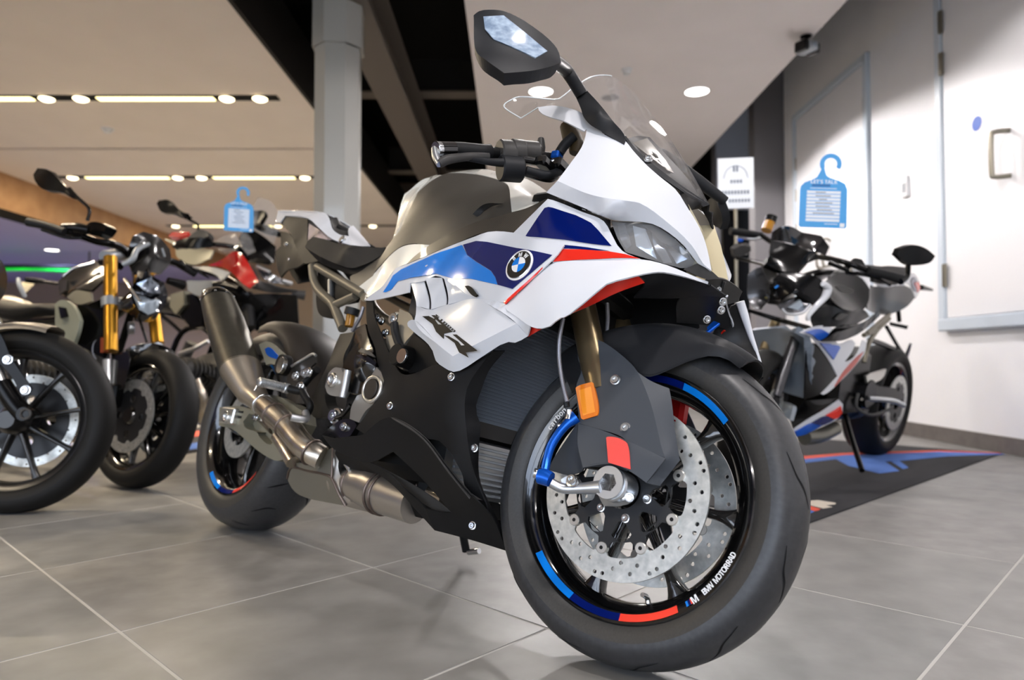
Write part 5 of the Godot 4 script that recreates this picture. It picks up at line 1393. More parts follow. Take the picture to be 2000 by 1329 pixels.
	pa(a,"beak",m.greyplastic,[10646,10986,1200,11283,10521,1000,11761,9904,1000,12208,9721,0,12655,9765,-1000,12593,9649,-1000,11842,9415,0,11699,9342,1400,12009,9695,1300],[],Vector3(0.6,0.3,0.6),0.01)
	pa(a,"headlight",m.chromedark,[11039,10890,800,11550,10666,400,11868,10460,200,12297,10155,-800,12218,10033,-300,11746,9967,300,11547,10197,600],[],Vector3(0.8,0,0.4),0.03)
	tu(a,"lamp_bezel",m.alu,[Vector3(1.1112,1.0841,0.0850),Vector3(1.1808,1.0545,0.0450)],0.012,10)
	tu(a,"lamp_bezel",m.alu,[Vector3(1.2133,1.0191,-0.0200),Vector3(1.2297,1.0155,-0.0800)],0.012,10)
	tu(a,"lamp_bezel",m.chrome,[Vector3(1.1891,1.0025,0.0500),Vector3(1.2020,1.0305,0.0300)],0.016,10)
	tu(a,"fork_boot",m.rubber,[Vector3(1.0871,0.9190,0.1000),Vector3(1.1156,0.8288,0.1000),Vector3(1.1550,0.7203,0.1000)],[0.03, 0.034, 0.028],10)
	tu(a,"fork_tube",m.bikeblack,[Vector3(1.0659,0.9558,-0.1000),Vector3(1.1357,0.7684,-0.1000)],0.027,10)
	pa(a,"front_fender",m.bikeblack,[10737,8676,700,11751,9245,0,13109,9374,-600,13622,7569,-600,12333,7585,200,11655,7078,700],[],Vector3(0.8,0.3,0.4),0.01)
	pa(a,"radiator",m.bikeblack,[9351,10320,1800,11005,9537,1700,11602,9002,1400,11748,9245,600,12769,9472,-800,12887,7992,-800,10793,7971,1000,9776,9291,1800],[],Vector3(0.8,0,0.5),0.02)
	tu(a,"front_indicator",m.bikeblack,[Vector3(0.9860,0.9229,0.2500),Vector3(1.0312,0.9336,0.2200),Vector3(1.1261,0.9185,0.1900)],[0.03, 0.032, 0.02],10)
	tu(a,"front_indicator",m.greyplastic,[Vector3(1.2174,0.9611,-0.1000),Vector3(1.2607,0.9612,-0.1600)],[0.02, 0.03],10)
	pa(a,"radiator_guard",m.lightgrey,[6727,9904,2200,8942,9767,2200,9903,9734,2100,9372,9506,2200,9146,8934,2200,7936,8936,2200,6985,9284,2200],[],Vector3(0,0,1),0.02)
	pa(a,"engine_cover",m.champagne,[5345,9127,2200,6590,9306,2200,6815,8451,2200,6021,7902,2100,5280,8417,2100],[],Vector3(0,0,1),0.04)
	pa(a,"knee_pad",m.bikeblack,[6251,9068,2000,7461,9103,2100,8316,8137,2000,8430,7103,1900,7480,7127,1900,6099,7942,1900],[],Vector3(0,0,1),0.02)
	pa(a,"handguard",m.bikeblack,[7940,11448,4200,8644,11615,4200,9603,11701,4000,10276,11705,3600,10420,11555,3300,10310,11278,3300,9583,11074,4000,8269,11156,4300],[],Vector3(0.3,0.1,1),0.03)
	pa(a,"handguard_band",m.alu,[8155,11462,4280,9000,11440,4100,9085,11288,4100,8243,11309,4280],[],Vector3(0.3,0.1,1),0.008)
	pa(a,"brake_reservoir",m.greyplastic,[8880,11802,3900,9208,12092,3800,9564,12262,3700,10020,12165,3500,10184,11860,3500,9605,11738,3700],[],Vector3(0.3,0.1,1),0.05)
	tu(a,"mirror_stalk",m.bikeblack,[Vector3(0.9424,1.2276,0.3700),Vector3(0.9302,1.2580,0.3700),Vector3(0.9004,1.2750,0.3900),Vector3(0.8498,1.3002,0.4100)],[0.007, 0.006, 0.007, 0.01],10)
	pa(a,"mirror_housing",m.bikeblack,[7183,13607,5000,7332,13765,5000,7960,13787,4800,8291,13496,4600,9169,12776,4200,8995,12737,4200,8333,12995,4600,7647,13087,4900],[],Vector3(0.5,-0.1,1),0.03)
	tu(a,"handlebar",m.bikeblack,[Vector3(1.0448,1.1438,0.3300),Vector3(1.0194,1.1739,0.2000),Vector3(0.9655,1.1905,0.0800)],0.014,10)
	pa(a,"seat_panel",m.redgloss,[1735,13531,800,1650,13909,600,3207,13851,400,3494,13490,600,2863,13388,800],[],Vector3(0,1,0.4),0.03)
	pa(a,"rear_body",m.champagne,[1549,13350,1000,7822,11854,1500,7858,11302,1700,6216,11085,1600,4015,11922,1500,3742,12363,1400],[],Vector3(0,0.5,1),0.01)
	roadster_body(a,1.5,m.bikedark,false,false,true,.1)
	tu(a,"crash_bar",m.alu,[Vector3(0.7625,0.5466,0.2500),Vector3(0.8956,0.5765,0.2500),Vector3(0.9677,0.6238,0.2200)],0.012,10)
	tu(a,"crash_bar",m.bikeblack,[Vector3(0.7762,0.5149,0.2500),Vector3(0.9327,0.4593,0.2400),Vector3(1.0563,0.4004,0.2000)],0.012,10)
	var k := thing("roadster_motorcycle", "roadster motorcycle at the left edge showing its black spoked front wheel", "motorcycle", Transform3D(Basis(Vector3(0.99619,0.00000,-0.08716),Vector3(-0.00911,0.99452,-0.10413),Vector3(0.08668,0.10453,0.99074)), Vector3(-3.2899,0.0004,-2.3855)))
	var k_s := Transform3D(Basis(Vector3(1.00000,0.00000,0.00000),Vector3(0.00000,1.00000,0.00000),Vector3(0.00000,0.00000,1.00000)), Vector3(0.0000,0.0000,0.0000))
	wheel(k,"front_wheel",k_s*Transform3D(Basis(),Vector3(1.52,.33,0)),.33,.055,.252,.042,9,.0,[-.07],m.rubbertyre,m.rimsatin,m.rimsatin,.17)
	tu(k,"fork_tube",m.chrome,[Vector3(1.3965,0.6708,0.1000),Vector3(1.5032,0.4676,0.1000),Vector3(1.5164,0.4439,0.1000)],0.024,18)
	tu(k,"fork_slider",m.bikeblack,[Vector3(1.5098,0.4557,0.1000),Vector3(1.5542,0.3906,0.1000),Vector3(1.5970,0.3433,0.1000)],[0.03, 0.03, 0.032],18)
	cy(k,"axle_nut",m.bikeblack,Vector3(1.6079,0.3474,0.1200),Vector3(0,0,1),.026,.03)
	rg(k,"axle_ring",m.greyplastic,Vector3(1.6175,0.3468,0.1370),Vector3(0,0,1),.016,.004)
	pa(k,"fender_stay",m.bikedark,[14604,6515,1100,14960,6276,1100,15360,5499,1100,16177,4370,1100,16083,4134,1100,15864,4076,1100,15413,4845,1100,14674,5677,1100],[],Vector3(0,0,1),0.006)
	bo(k,Vector3(1.5297,0.5377,0.1120),Vector3(0,0,1),.013)
	bo(k,Vector3(1.5969,0.4310,0.1120),Vector3(0,0,1),.013)
	arc_fender(k,k_s*Transform3D(Basis(),Vector3(1.52,.33,0)),.345,.062,72.0,150.0,m.fendersilver)
	roadster_body(k,1.52,m.fendersilver,true,true,true)
	wheel(k,"rear_wheel",Transform3D(Basis(),Vector3(0,.33,0)),.33,.085,.229,.07,9,.0,[],m.rubbertyre,m.rimsatin,m.rimsatin)
	var q := thing("classic_motorcycle", "silver grey classic motorcycle far left behind the golden fork", "motorcycle", Transform3D(Basis(Vector3(0.96593,0.00000,0.25882),Vector3(0.04049,0.98769,-0.15110),Vector3(-0.25563,0.15643,0.95403)), Vector3(-4.4366,0.0010,-4.9782)))
	var q_s := Transform3D(Basis(Vector3(1.00000,0.00000,0.00000),Vector3(0.00000,1.00000,0.00000),Vector3(0.00000,0.00000,1.00000)), Vector3(0.0000,0.0000,0.0000))
	wheel(q,"front_wheel",q_s*Transform3D(Basis(),Vector3(1.48,.32,0)),.32,.055,.24,.045,9,.0,[.07],m.rubbertyre,m.rimsatin,m.rimsatin)
	wheel(q,"rear_wheel",Transform3D(Basis(),Vector3(0,.32,0)),.32,.08,.229,.07,9,.0,[],m.rubbertyre,m.rimsatin,m.rimsatin)
	roadster_body(q,1.48,m.fendersilver,true,false,true)
	tu(q,"handlebar",m.bikeblack,[Vector3(1.4171,1.0230,0.3000),Vector3(1.4373,1.0289,0.2500),Vector3(1.4502,1.0349,0.2000),Vector3(1.4532,1.0471,0.1000)],[0.018, 0.02, 0.014, 0.012],10)
	tu(q,"mirror_stalk",m.lightgrey,[Vector3(1.4122,1.0192,0.3400),Vector3(1.4299,0.9765,0.3400),Vector3(1.4408,0.9093,0.3000)],[0.012, 0.014, 0.012],10)
	pa(q,"headlight",m.cream,[12435,10410,2000,12646,10621,1200,12860,10466,1200,12736,9774,1600,12800,9961,2000],[],Vector3(0.5,0,1),0.02)
	tu(q,"fork_tube",m.chrome,[Vector3(1.4567,0.8928,0.1000),Vector3(1.4097,0.7699,0.1000)],0.02,10)

const SIGN_Y := 1.58

func main_bike() -> void:
	var b := thing("sports_motorcycle", "white sports motorcycle with blue, navy and red panels in the foreground", "motorcycle", Transform3D(Basis(Vector3(0.721305,0.000000,0.692617),Vector3(0.174272,0.967828,-0.181490),Vector3(-0.670334,0.251614,0.698099)), Vector3(-0.8679,0.0032,-2.2772)))
	var st := Transform3D(Basis(Vector3(0.991911,-0.003534,-0.126889),Vector3(-0.003534,0.998456,-0.055437),Vector3(0.126889,0.055437,0.990367)), Vector3(0.0125,0.0055,0.1968))
	var fw := node(b, "front_wheel", st * Transform3D(Basis(), Vector3(1.457, 0.3, 0)))
	var rw := node(b, "rear_wheel", Transform3D(Basis(), Vector3(0, 0.326, 0)))
	var fk := node(b, "front_fork", st)
	var fd := node(b, "front_fender", st)
	var hb := node(b, "handlebar", st)
	# front wheel
	tyre(fw, 0.300, 0.0605, 0.229, 0.050, m.tyre, m.tyrewall)
	rim(fw, m.rimblack, 0.229, 0.050, 0.036)
	for k in 7: spoke(fw, m.carbonspoke, deg_to_rad(-107.7 + 360.0 * k / 7.0), 0.03, 0.197, 0.0105, 0.0085, 0.022, 0.016, 0.018)
	put(fw, "hub", m.gloss, lathe(lv([0.0, -0.075, 0.028, -0.075, 0.040, -0.05, 0.042, -0.03, 0.038, 0.0, 0.042, 0.03, 0.040, 0.05, 0.028, 0.075, 0.0, 0.075]), 36).mesh())
	for s in [1.0, -1.0]:
		brake_disc(fw, 0.160, 0.120, 0.068 * s, 9, deg_to_rad(-140.3), disc_holes(deg_to_rad(-140.3) + 0.1, 9))
		carrier(fw, 0.0705 * s, 9, deg_to_rad(-140.3))
		for k in 6:
			var a := deg_to_rad(-72.0 + 60.0 * k)
			put(fw, "bolt", m.chrome, placed(bolt_shape(0.0062), along(Vector3(cos(a) * 0.0525, sin(a) * 0.0525, 0.074 * s), Vector3(0, 0, s))))
	# rim stripes and lettering
	for q in [["light_blue_stripe", m.lblue, -139.4, -110.9], ["navy_stripe", m.navy, -110.9, -83.8], ["red_stripe", m.redbright, -83.8, -55.1], ["light_blue_stripe", m.lblue, 41.4, 69.7], ["navy_stripe", m.navy, 69.7, 97.0], ["red_stripe", m.redbright, 97.0, 125.0]]:
		radial(fw, q[0], q[1], 0.2095, 0.2215, 0.0450, 0.0512, deg_to_rad(q[2]), deg_to_rad(q[3]))
	arc_text(fw, "BMW MOTORRAD", -41.4, -19.0, 0.2165, 0.0505, 0.0092, true)
	arc_text(fw, "carbon", 154.0, 139.6, 0.2165, 0.0505, 0.0115, false)
	for q in [[-50.6, m.lblue], [-49.4, m.navy], [-48.2, m.redbright]]:
		radial(fw, "badge_stripe", q[1], 0.2110, 0.2200, 0.0468, 0.0512, deg_to_rad(q[0]), deg_to_rad(q[0] + 1.1))
	arc_text(fw, "M", -46.8, -45.0, 0.2165, 0.0505, 0.0115, true)
	var va := deg_to_rad(-72.7)
	tu(fw, "valve", m.chrome, [Vector3(cos(va) * 0.198, sin(va) * 0.198, 0.015), Vector3(cos(va) * 0.182, sin(va) * 0.182, 0.017), Vector3(cos(va) * 0.178, sin(va) * 0.178, 0.036)], [0.0055, 0.005, 0.004], 10)
	for k in 12:
		var a := deg_to_rad(-86.0 + 30.0 * k)
		groove(fw, 0.300, 0.0605, 0.229, [Vector2(0.05, a), Vector2(0.35, a + 0.10), Vector2(0.65, a + 0.17), Vector2(0.85, a + 0.30)])
		groove(fw, 0.300, 0.0605, 0.229, [Vector2(-0.05, a + 0.26), Vector2(-0.35, a + 0.36), Vector2(-0.65, a + 0.43), Vector2(-0.85, a + 0.56)])
	# rear wheel
	tyre(rw, 0.326, 0.098, 0.229, 0.086, m.tyre, m.tyrewall)
	rim(rw, m.rimblack, 0.229, 0.086, 0.040)
	for k in 7: spoke(rw, m.carbonspoke, deg_to_rad(-100.0 + 360.0 * k / 7.0), 0.04, 0.195, 0.012, 0.010, 0.03, 0.022, 0.018)
	put(rw, "hub", m.gloss, lathe(lv([0.0, -0.10, 0.05, -0.10, 0.055, -0.04, 0.05, 0.04, 0.04, 0.09, 0.02, 0.13, 0.0, 0.13]), 36).mesh())
	brake_disc(rw, 0.110, 0.070, 0.085, 6, 0.3, [], 0.004)
	put(rw, "sprocket", m.enginealu, placed(plate(circle2(Vector2.ZERO, 0.115, 60), [circle2(Vector2.ZERO, 0.08, 40)], 0.007), Transform3D(Basis(), Vector3(0, 0, -0.11))))
	for q in [["light_blue_stripe", m.lblue, -128.0, -103.0], ["navy_stripe", m.navy, -103.0, -76.0], ["red_stripe", m.redbright, -76.0, -40.0], ["light_blue_stripe", m.lblue, 52.0, 77.0]]:
		radial(rw, q[0], q[1], 0.2095, 0.2215, 0.0810, 0.0872, deg_to_rad(q[2]), deg_to_rad(q[3]))
	for k in 9:
		var a := deg_to_rad(-95.0 + 40.0 * k)
		groove(rw, 0.326, 0.098, 0.229, [Vector2(0.85, a), Vector2(0.55, a + 0.13), Vector2(0.25, a + 0.16)], 0.003)
		groove(rw, 0.326, 0.098, 0.229, [Vector2(0.95, a + 0.35), Vector2(0.65, a + 0.42), Vector2(0.40, a + 0.47)], 0.003)
		groove(rw, 0.326, 0.098, 0.229, [Vector2(-0.85, a + 0.2), Vector2(-0.55, a + 0.33), Vector2(-0.25, a + 0.36)], 0.003)
	tu(fk,"fork_tube",m.gold,[Vector3(1.3877,0.4700,0.0920),Vector3(1.2085,0.8800,0.0920)],.0275,24)
	tu(fk,"fork_slider",m.matte,[Vector3(1.4576,0.3100,0.0920),Vector3(1.3833,0.4800,0.0920)],.022,20)
	tu(fk,"fork_tube",m.gold,[Vector3(1.3877,0.4700,-0.0920),Vector3(1.2085,0.8800,-0.0920)],.0275,24)
	tu(fk,"fork_slider",m.matte,[Vector3(1.4576,0.3100,-0.0920),Vector3(1.3833,0.4800,-0.0920)],.022,20)
	cb(fk,"lower_fork_clamp",m.black,Vector3(1.285,.70,0),Vector3(.09,.05,.27),.012)
	cb(fk,"upper_fork_clamp",m.black,Vector3(1.20,.885,0),Vector3(.10,.03,.27),.01)
	pa(fk,"brake_cover",m.covergrey,[13276,5666,1040,13548,5662,1080,13731,5679,1060,13954,5585,1080,14229,5426,1100,14496,5243,1110,14681,5072,1110,14903,4750,1120,15080,4444,1130,15237,4102,1140,15415,3707,1160,15499,3578,1170,14708,3810,1210,14627,3854,1210,14208,3934,1200,13687,4012,1180,13684,4087,1180,13470,4679,1140,13465,4779,1130,13485,5087,1090,13341,5290,1060],[],Vector3(0.1,0,1),0.004)
	pa(fk,"brake_cover",m.covergrey,[13276,5666,-1040,13548,5662,-1080,13731,5679,-1060,13954,5585,-1080,14229,5426,-1100,14496,5243,-1110,14681,5072,-1110,14903,4750,-1120,15080,4444,-1130,15237,4102,-1140,15415,3707,-1160,15499,3578,-1170,14708,3810,-1210,14627,3854,-1210,14208,3934,-1200,13687,4012,-1180,13684,4087,-1180,13470,4679,-1140,13465,4779,-1130,13485,5087,-1090,13341,5290,-1060],[],Vector3(0.1,0,-1),0.004)
	pa(fk,"brake_cover_front",m.covergrey,[14681,5072,1110,14903,4750,1120,15080,4444,1130,15237,4102,1140,15415,3707,1160,15499,3578,1170,15252,3112,1250,15455,3111,1100,15415,3123,1040,15557,3401,980,15656,3606,940,15448,4162,880,15286,4654,820,15188,4889,790,15106,4901,850,14867,4971,1000],[],Vector3(0.6,0,0.8),0.003)
	pa(fk,"brake_duct",m.covergrey,[13694,4006,1190,14221,3926,1220,14719,3802,1230,15504,3572,1180,15477,3492,1220,15277,3111,1280,14942,3271,1360,14678,3336,1400,14444,3296,1400,14080,3195,1380,13852,3568,1300],[],Vector3(0.1,0,1),0.004)
	pa(fk,"brake_duct_lower_edge",m.covergrey,[14444,3296,1400,14678,3332,1400,14943,3267,1360,14843,3266,1180,14525,3294,1180,14219,3262,1200,14069,3193,1360],[],Vector3(0,-1,0.3),0.003)
	pa(fk,"caliper_window",m.coral,[14417,3778,1355,14443,3794,1355,14811,3741,1345,14847,3701,1345,14993,3285,1375,14579,3342,1420],[],Vector3(0.1,0,1),0.003)
	pa(fk,"duct_rear_panel",m.covergrey,[13662,4001,1180,13839,3571,1280,14075,3192,1360,13962,3151,1200,13575,3069,1000,13064,3108,900,13120,3282,920,13341,3623,1000],[],Vector3(-0.6,0,0.8),0.003)
	pa(fk,"side_reflector",m.orange,[13506,4673,1210,13540,4707,1210,13827,4810,1210,13868,4791,1210,14088,4228,1220,14078,4186,1220,13800,4083,1220,13756,4102,1220],[],Vector3(0,0,1),0.008)
	pa(fk,"reflector_face",m.orangelight,[13587,4629,1215,13834,4723,1215,14030,4245,1225,13788,4155,1225],[],Vector3(0,0,1),0.001)
	bo(fk,Vector3(1.4299,0.4885,0.1190),Vector3(.1,0,1),.0075)
	bo(fk,Vector3(1.4672,0.4015,0.1190),Vector3(.1,0,1),.0075)
	cb(fk,"brake_caliper",m.black,Vector3(1.40,.37,.088),Vector3(.06,.09,.035),.008)
	cb(fk,"brake_caliper",m.redcal,Vector3(1.450,0.490,-.09),Vector3(.07,.07,.035),.008)
	hx(fk,Vector3(1.4595,0.3015,0.1280))
	cy(fk,"axle_clamp",m.alu,Vector3(1.4635,0.2995,0.1020),Vector3(0,0,1),.029,.05)
	pa(fk,"axle_clamp_lug",m.alu,[14317,2818,1120,14549,2800,1180,14790,2794,1180,14927,2793,1050,14898,2754,1000,14723,2673,1000,14416,2624,1000,14342,2726,1040],[],Vector3(0,-0.3,1),0.03)
	bo(fk,Vector3(1.4829,0.2846,0.1160),Vector3(.4,-.2,1),.006)
	bo(fk,Vector3(1.4950,0.2832,0.1160),Vector3(.4,-.2,1),.006)
	tu(fk,"clamp_arm",m.alu,[Vector3(1.3573,0.2831,0.1520),Vector3(1.3772,0.2780,0.1400),Vector3(1.4072,0.2837,0.1320),Vector3(1.4456,0.2921,0.1280)],[0.0085, 0.009, 0.0095, 0.013],12)
	pa(fk,"clamp_arm_plate",m.alu,[13688,2923,1400,13788,3007,1380,13965,3019,1380,14070,2899,1340,14103,2758,1300,13819,2695,1360],[],Vector3(0,0.2,1),0.012)
	bo(fk,Vector3(1.3952,0.2940,0.1450),Vector3(0,.3,1),.009)
	tu(fk,"brake_hose_guard",m.blueano,[Vector3(1.3338,0.2910,0.1580),Vector3(1.3460,0.2908,0.1560),Vector3(1.3573,0.2883,0.1540)],[0.014, 0.015, 0.0135],12)
	tu(fk,"brake_hose_guard",m.blueano,[Vector3(1.3400,0.2996,0.1520),Vector3(1.3329,0.3255,0.1420),Vector3(1.3317,0.3496,0.1360),Vector3(1.3385,0.3749,0.1300),Vector3(1.3491,0.3961,0.1240),Vector3(1.3634,0.4130,0.1180)],[0.0085, 0.008, 0.0085, 0.0085, 0.0085, 0.013],10)
	bo(fk,Vector3(1.3289,0.2948,0.1580),Vector3(-.8,0,.6),.009)
	bo(fk,Vector3(1.3363,0.3916,0.1260),Vector3(-.8,0,.6),.006)
	tu(fk,"hose_banjo",m.chrome,[Vector3(1.3513,0.4045,0.1240),Vector3(1.3503,0.4151,0.1240),Vector3(1.3490,0.4239,0.1260)],[0.009, 0.008, 0.006],10)
	tu(fk,"hose_sleeve",m.matte,[Vector3(1.3444,0.4278,0.1280),Vector3(1.3422,0.4367,0.1300)],0.006,8)
	tu(fk,"brake_line",m.steelhose,[Vector3(1.3438,0.4347,0.1300),Vector3(1.3208,0.4778,0.1250),Vector3(1.3000,0.5250,0.1200),Vector3(1.2881,0.5689,0.1150),Vector3(1.2846,0.6031,0.1100)],0.0042,8)
	fe(fd)
	tu(hb,"bar_end_weight",m.gloss,[Vector3(1.0652,0.8874,0.3520),Vector3(1.0748,0.9059,0.3180)],.0165,20)
	cy(hb,"bar_end_cap",m.chrome,Vector3(1.0652,0.8874,0.3520),Vector3(-0.0096,-0.0186,0.0340),.0165,.012)
	tu(hb,"grip",m.rubber,[Vector3(1.0748,0.9059,0.3180),Vector3(1.0837,0.9156,0.2961),Vector3(1.0985,0.9316,0.2596),Vector3(1.1045,0.9381,0.2450)],[.0165,.0175,.0165,.0185],20)
	tu(hb,"handlebar_tube",m.black,[Vector3(1.1045,0.9381,0.2450),Vector3(1.1918,0.9894,0.1100)],.0125,16)
	tu(hb,"lever_guard",m.alu,[Vector3(1.0584,0.8896,0.3560),Vector3(1.0723,0.8650,0.3580),Vector3(1.0866,0.8474,0.3560)],[0.006, 0.008, 0.007],8)
	tu(hb,"lever_guard",m.greyplastic,[Vector3(1.0849,0.8494,0.3560),Vector3(1.0937,0.8641,0.3450),Vector3(1.1014,0.8859,0.3150),Vector3(1.1093,0.9043,0.2850),Vector3(1.1221,0.9132,0.2620)],[0.009, 0.01, 0.009, 0.009, 0.01],10)
	tu(hb,"brake_lever",m.matte,[Vector3(1.0939,0.8829,0.3250),Vector3(1.1115,0.8967,0.2850),Vector3(1.1293,0.9021,0.2620),Vector3(1.1453,0.9108,0.2400)],[0.006, 0.007, 0.008, 0.01],8)
	cy(hb,"throttle_housing",m.greyplastic,Vector3(1.1259,0.9470,0.2150),Vector3(-0.0873,-0.0514,0.1350),.032,.035)
	cy(hb,"throttle_housing",m.greyplastic,Vector3(1.1398,0.9587,0.1980),Vector3(-0.0873,-0.0514,0.1350),.030,.03)
	cy(hb,"switch_housing",m.greyplastic,Vector3(1.1494,0.9698,0.1800),Vector3(-0.0873,-0.0514,0.1350),.026,.055)
	cy(hb,"throttle_drum",m.matte,Vector3(1.1435,0.9138,0.2100),Vector3(-0.0873,-0.0514,0.1350),.028,.05)
	tu(hb,"mirror_pivot",m.greyplastic,[Vector3(1.1629,0.9760,0.1500),Vector3(1.1619,0.9973,0.1500),Vector3(1.1571,1.0214,0.1500)],[0.011, 0.011, 0.007],10)
	tu(hb,"lever_perch",m.gloss,[Vector3(1.1277,0.9319,0.2320),Vector3(1.1535,0.9402,0.2050),Vector3(1.1783,0.9495,0.1700)],[0.01, 0.011, 0.009],8)
	cb(hb,"brake_cylinder",m.gloss,Vector3(1.1912,0.9471,0.1580),Vector3(.03,.022,.05),.005)
	cb(hb,"brake_cylinder",m.gloss,Vector3(1.2068,0.9592,0.1300),Vector3(.03,.025,.04),.005)
	tu(hb,"cylinder_rim",m.chrome,[Vector3(1.1802,0.9471,0.1720),Vector3(1.1995,0.9580,0.1500),Vector3(1.2084,0.9662,0.1450)],0.004,6)
	tu(hb,"fluid_hose",m.matte,[Vector3(1.2076,0.9825,0.1400),Vector3(1.2148,1.0072,0.1350),Vector3(1.2308,1.0286,0.1300)],0.011,10)
	cb(hb,"blue_fitting",m.blueano,Vector3(1.2027,0.9776,0.1400),Vector3(.02,.018,.022),.003)
	tu(hb,"cable",m.gloss,[Vector3(1.1554,0.9161,0.1900),Vector3(1.1771,0.9134,0.1700),Vector3(1.1961,0.9202,0.1400),Vector3(1.1974,0.9388,0.1200)],0.007,8)
	tu(hb,"cable",m.matte,[Vector3(1.1692,0.9179,0.1900),Vector3(1.1855,0.9196,0.1700),Vector3(1.2033,0.9248,0.1500),Vector3(1.2062,0.9528,0.1200)],0.01,8)
	tu(hb,"wiring_loom",m.brownwire,[Vector3(1.1961,1.0685,0.1200),Vector3(1.2147,1.0349,0.1150),Vector3(1.2257,1.0168,0.1100),Vector3(1.2260,0.9975,0.1100)],[0.016, 0.022, 0.018, 0.012],10)
	pa(b,"nose_panel",m.white,[13027,10246,1400,13093,10018,1470,13153,9674,1600,13123,9244,1800,13061,8737,2040,14000,8288,1960,14687,8140,1780,14785,8172,1580,15160,7907,1120,15505,7557,800,15624,7289,520,15708,7206,340,15632,7484,360,15530,7769,370,15379,8085,390,15190,8408,480,15018,8697,600,14929,8827,710,14718,9008,830,14381,9317,1000,14094,9639,1140,13918,9855,1200,13338,10193,1300],[13820,9278,1580,14415,8891,1360,15092,8252,880],Vector3(0.5,0.4,0.8),0.003)
	pa(b,"nose_panel",m.white,[13027,10246,-1400,13093,10018,-1470,13153,9674,-1600,13123,9244,-1800,13061,8737,-2040,14000,8288,-1960,14687,8140,-1780,14785,8172,-1580,15160,7907,-1120,15505,7557,-800,15624,7289,-520,15708,7206,-340,15632,7484,-360,15530,7769,-370,15379,8085,-390,15190,8408,-480,15018,8697,-600,14929,8827,-710,14718,9008,-830,14381,9317,-1000,14094,9639,-1140,13918,9855,-1200,13338,10193,-1300],[13820,9278,-1580,14415,8891,-1360,15092,8252,-880],Vector3(0.5,0.4,-0.8),0.003)
	pa(b,"nose_lower_facet",m.white,[15624,7289,520,15505,7557,800,15160,7907,1120,14785,8172,1580,14687,8140,1780,14000,8288,1960,13061,8737,2040,12778,8556,2000,13524,8212,1900,14212,7892,1780,13543,8184,1720,14080,7966,1640,14234,7916,1580,14891,7885,1240,15134,7760,1040,15361,7559,840,15472,7396,700,15527,7295,560,15660,7224,440],[],Vector3(0.5,-0.1,0.8),0.003)
	pa(b,"nose_lower_facet",m.white,[15624,7289,-520,15505,7557,-800,15160,7907,-1120,14785,8172,-1580,14687,8140,-1780,14000,8288,-1960,13061,8737,-2040,12778,8556,-2000,13524,8212,-1900,14212,7892,-1780,13543,8184,-1720,14080,7966,-1640,14234,7916,-1580,14891,7885,-1240,15134,7760,-1040,15361,7559,-840,15472,7396,-700,15527,7295,-560,15660,7224,-440],[],Vector3(0.5,-0.1,-0.8),0.003)
	pa(b,"cockpit_rim",m.white,[11832,10815,1720,11795,10905,1720,12110,10924,1600,12806,10671,1400,13338,10193,1300,13029,10231,1400,13030,10146,1460,12610,10389,1600],[],Vector3(0,0.5,0.8),0.003)
	pa(b,"cockpit_rim",m.white,[11832,10815,-1720,11795,10905,-1720,12110,10924,-1600,12806,10671,-1400,13338,10193,-1300,13029,10231,-1400,13030,10146,-1460,12610,10389,-1600],[],Vector3(0,0.5,-0.8),0.003)
	lo(b,"ram_air_intake",m.cream,[[Vector3(1.5150,0.8550,0.0520),Vector3(1.5450,0.8000,0.0360),Vector3(1.5600,0.7570,0.0350),Vector3(1.5720,0.7220,0.0310)],[Vector3(1.4400,0.8550,0.0300),Vector3(1.4700,0.8000,0.0200),Vector3(1.4900,0.7570,0.0200),Vector3(1.5200,0.7150,0.0200)],[Vector3(1.4400,0.8550,-0.0300),Vector3(1.4700,0.8000,-0.0200),Vector3(1.4900,0.7570,-0.0200),Vector3(1.5200,0.7150,-0.0200)]],false)
	lo(b,"ram_air_intake",m.cream,[[Vector3(1.4400,0.8550,-0.0300),Vector3(1.4700,0.8000,-0.0200),Vector3(1.4900,0.7570,-0.0200),Vector3(1.5200,0.7150,-0.0200)],[Vector3(1.5150,0.8550,-0.0520),Vector3(1.5450,0.8000,-0.0360),Vector3(1.5600,0.7570,-0.0350),Vector3(1.5720,0.7220,-0.0310)]],false)
	cb(b,"intake_vane",m.black,Vector3(1.515,0.8,.012),Vector3(.02,.004,.022),.001)
	cb(b,"intake_vane",m.black,Vector3(1.53,0.765,.012),Vector3(.02,.004,.022),.001)
	pa(b,"panel_gap_strip",m.black,[12686,8592,1900,13438,8258,1800,14151,7912,1700,13475,8217,1640,14017,7997,1560,14131,7957,1520,14212,7666,1580,14069,7878,1640,13556,8113,1720,12876,8386,1860,12774,8436,1920],[],Vector3(0.3,0,1),0.01)
	pa(b,"panel_gap_strip",m.black,[12686,8592,-1900,13438,8258,-1800,14151,7912,-1700,13475,8217,-1640,14017,7997,-1560,14131,7957,-1520,14212,7666,-1580,14069,7878,-1640,13556,8113,-1720,12876,8386,-1860,12774,8436,-1920],[],Vector3(0.3,0,-1),0.01)
	pa(b,"side_upper_panel",m.white,[12829,8416,1980,12933,8391,1930,13613,8094,1790,14115,7860,1700,14304,7613,1680,14618,7217,1660,14933,7086,1500,14612,7035,1680,14028,7012,1880,13573,6997,2000,13333,6975,2050,12425,7625,2000,12010,7802,1960],[13637,7685,1900,14036,7368,1800],Vector3(0.3,0.1,1),0.003)
	pa(b,"side_upper_panel",m.white,[12829,8416,-1980,12933,8391,-1930,13613,8094,-1790,14115,7860,-1700,14304,7613,-1680,14618,7217,-1660,14933,7086,-1500,14612,7035,-1680,14028,7012,-1880,13573,6997,-2000,13333,6975,-2050,12425,7625,-2000,12010,7802,-1960],[13637,7685,-1900,14036,7368,-1800],Vector3(0.3,0.1,-1),0.003)
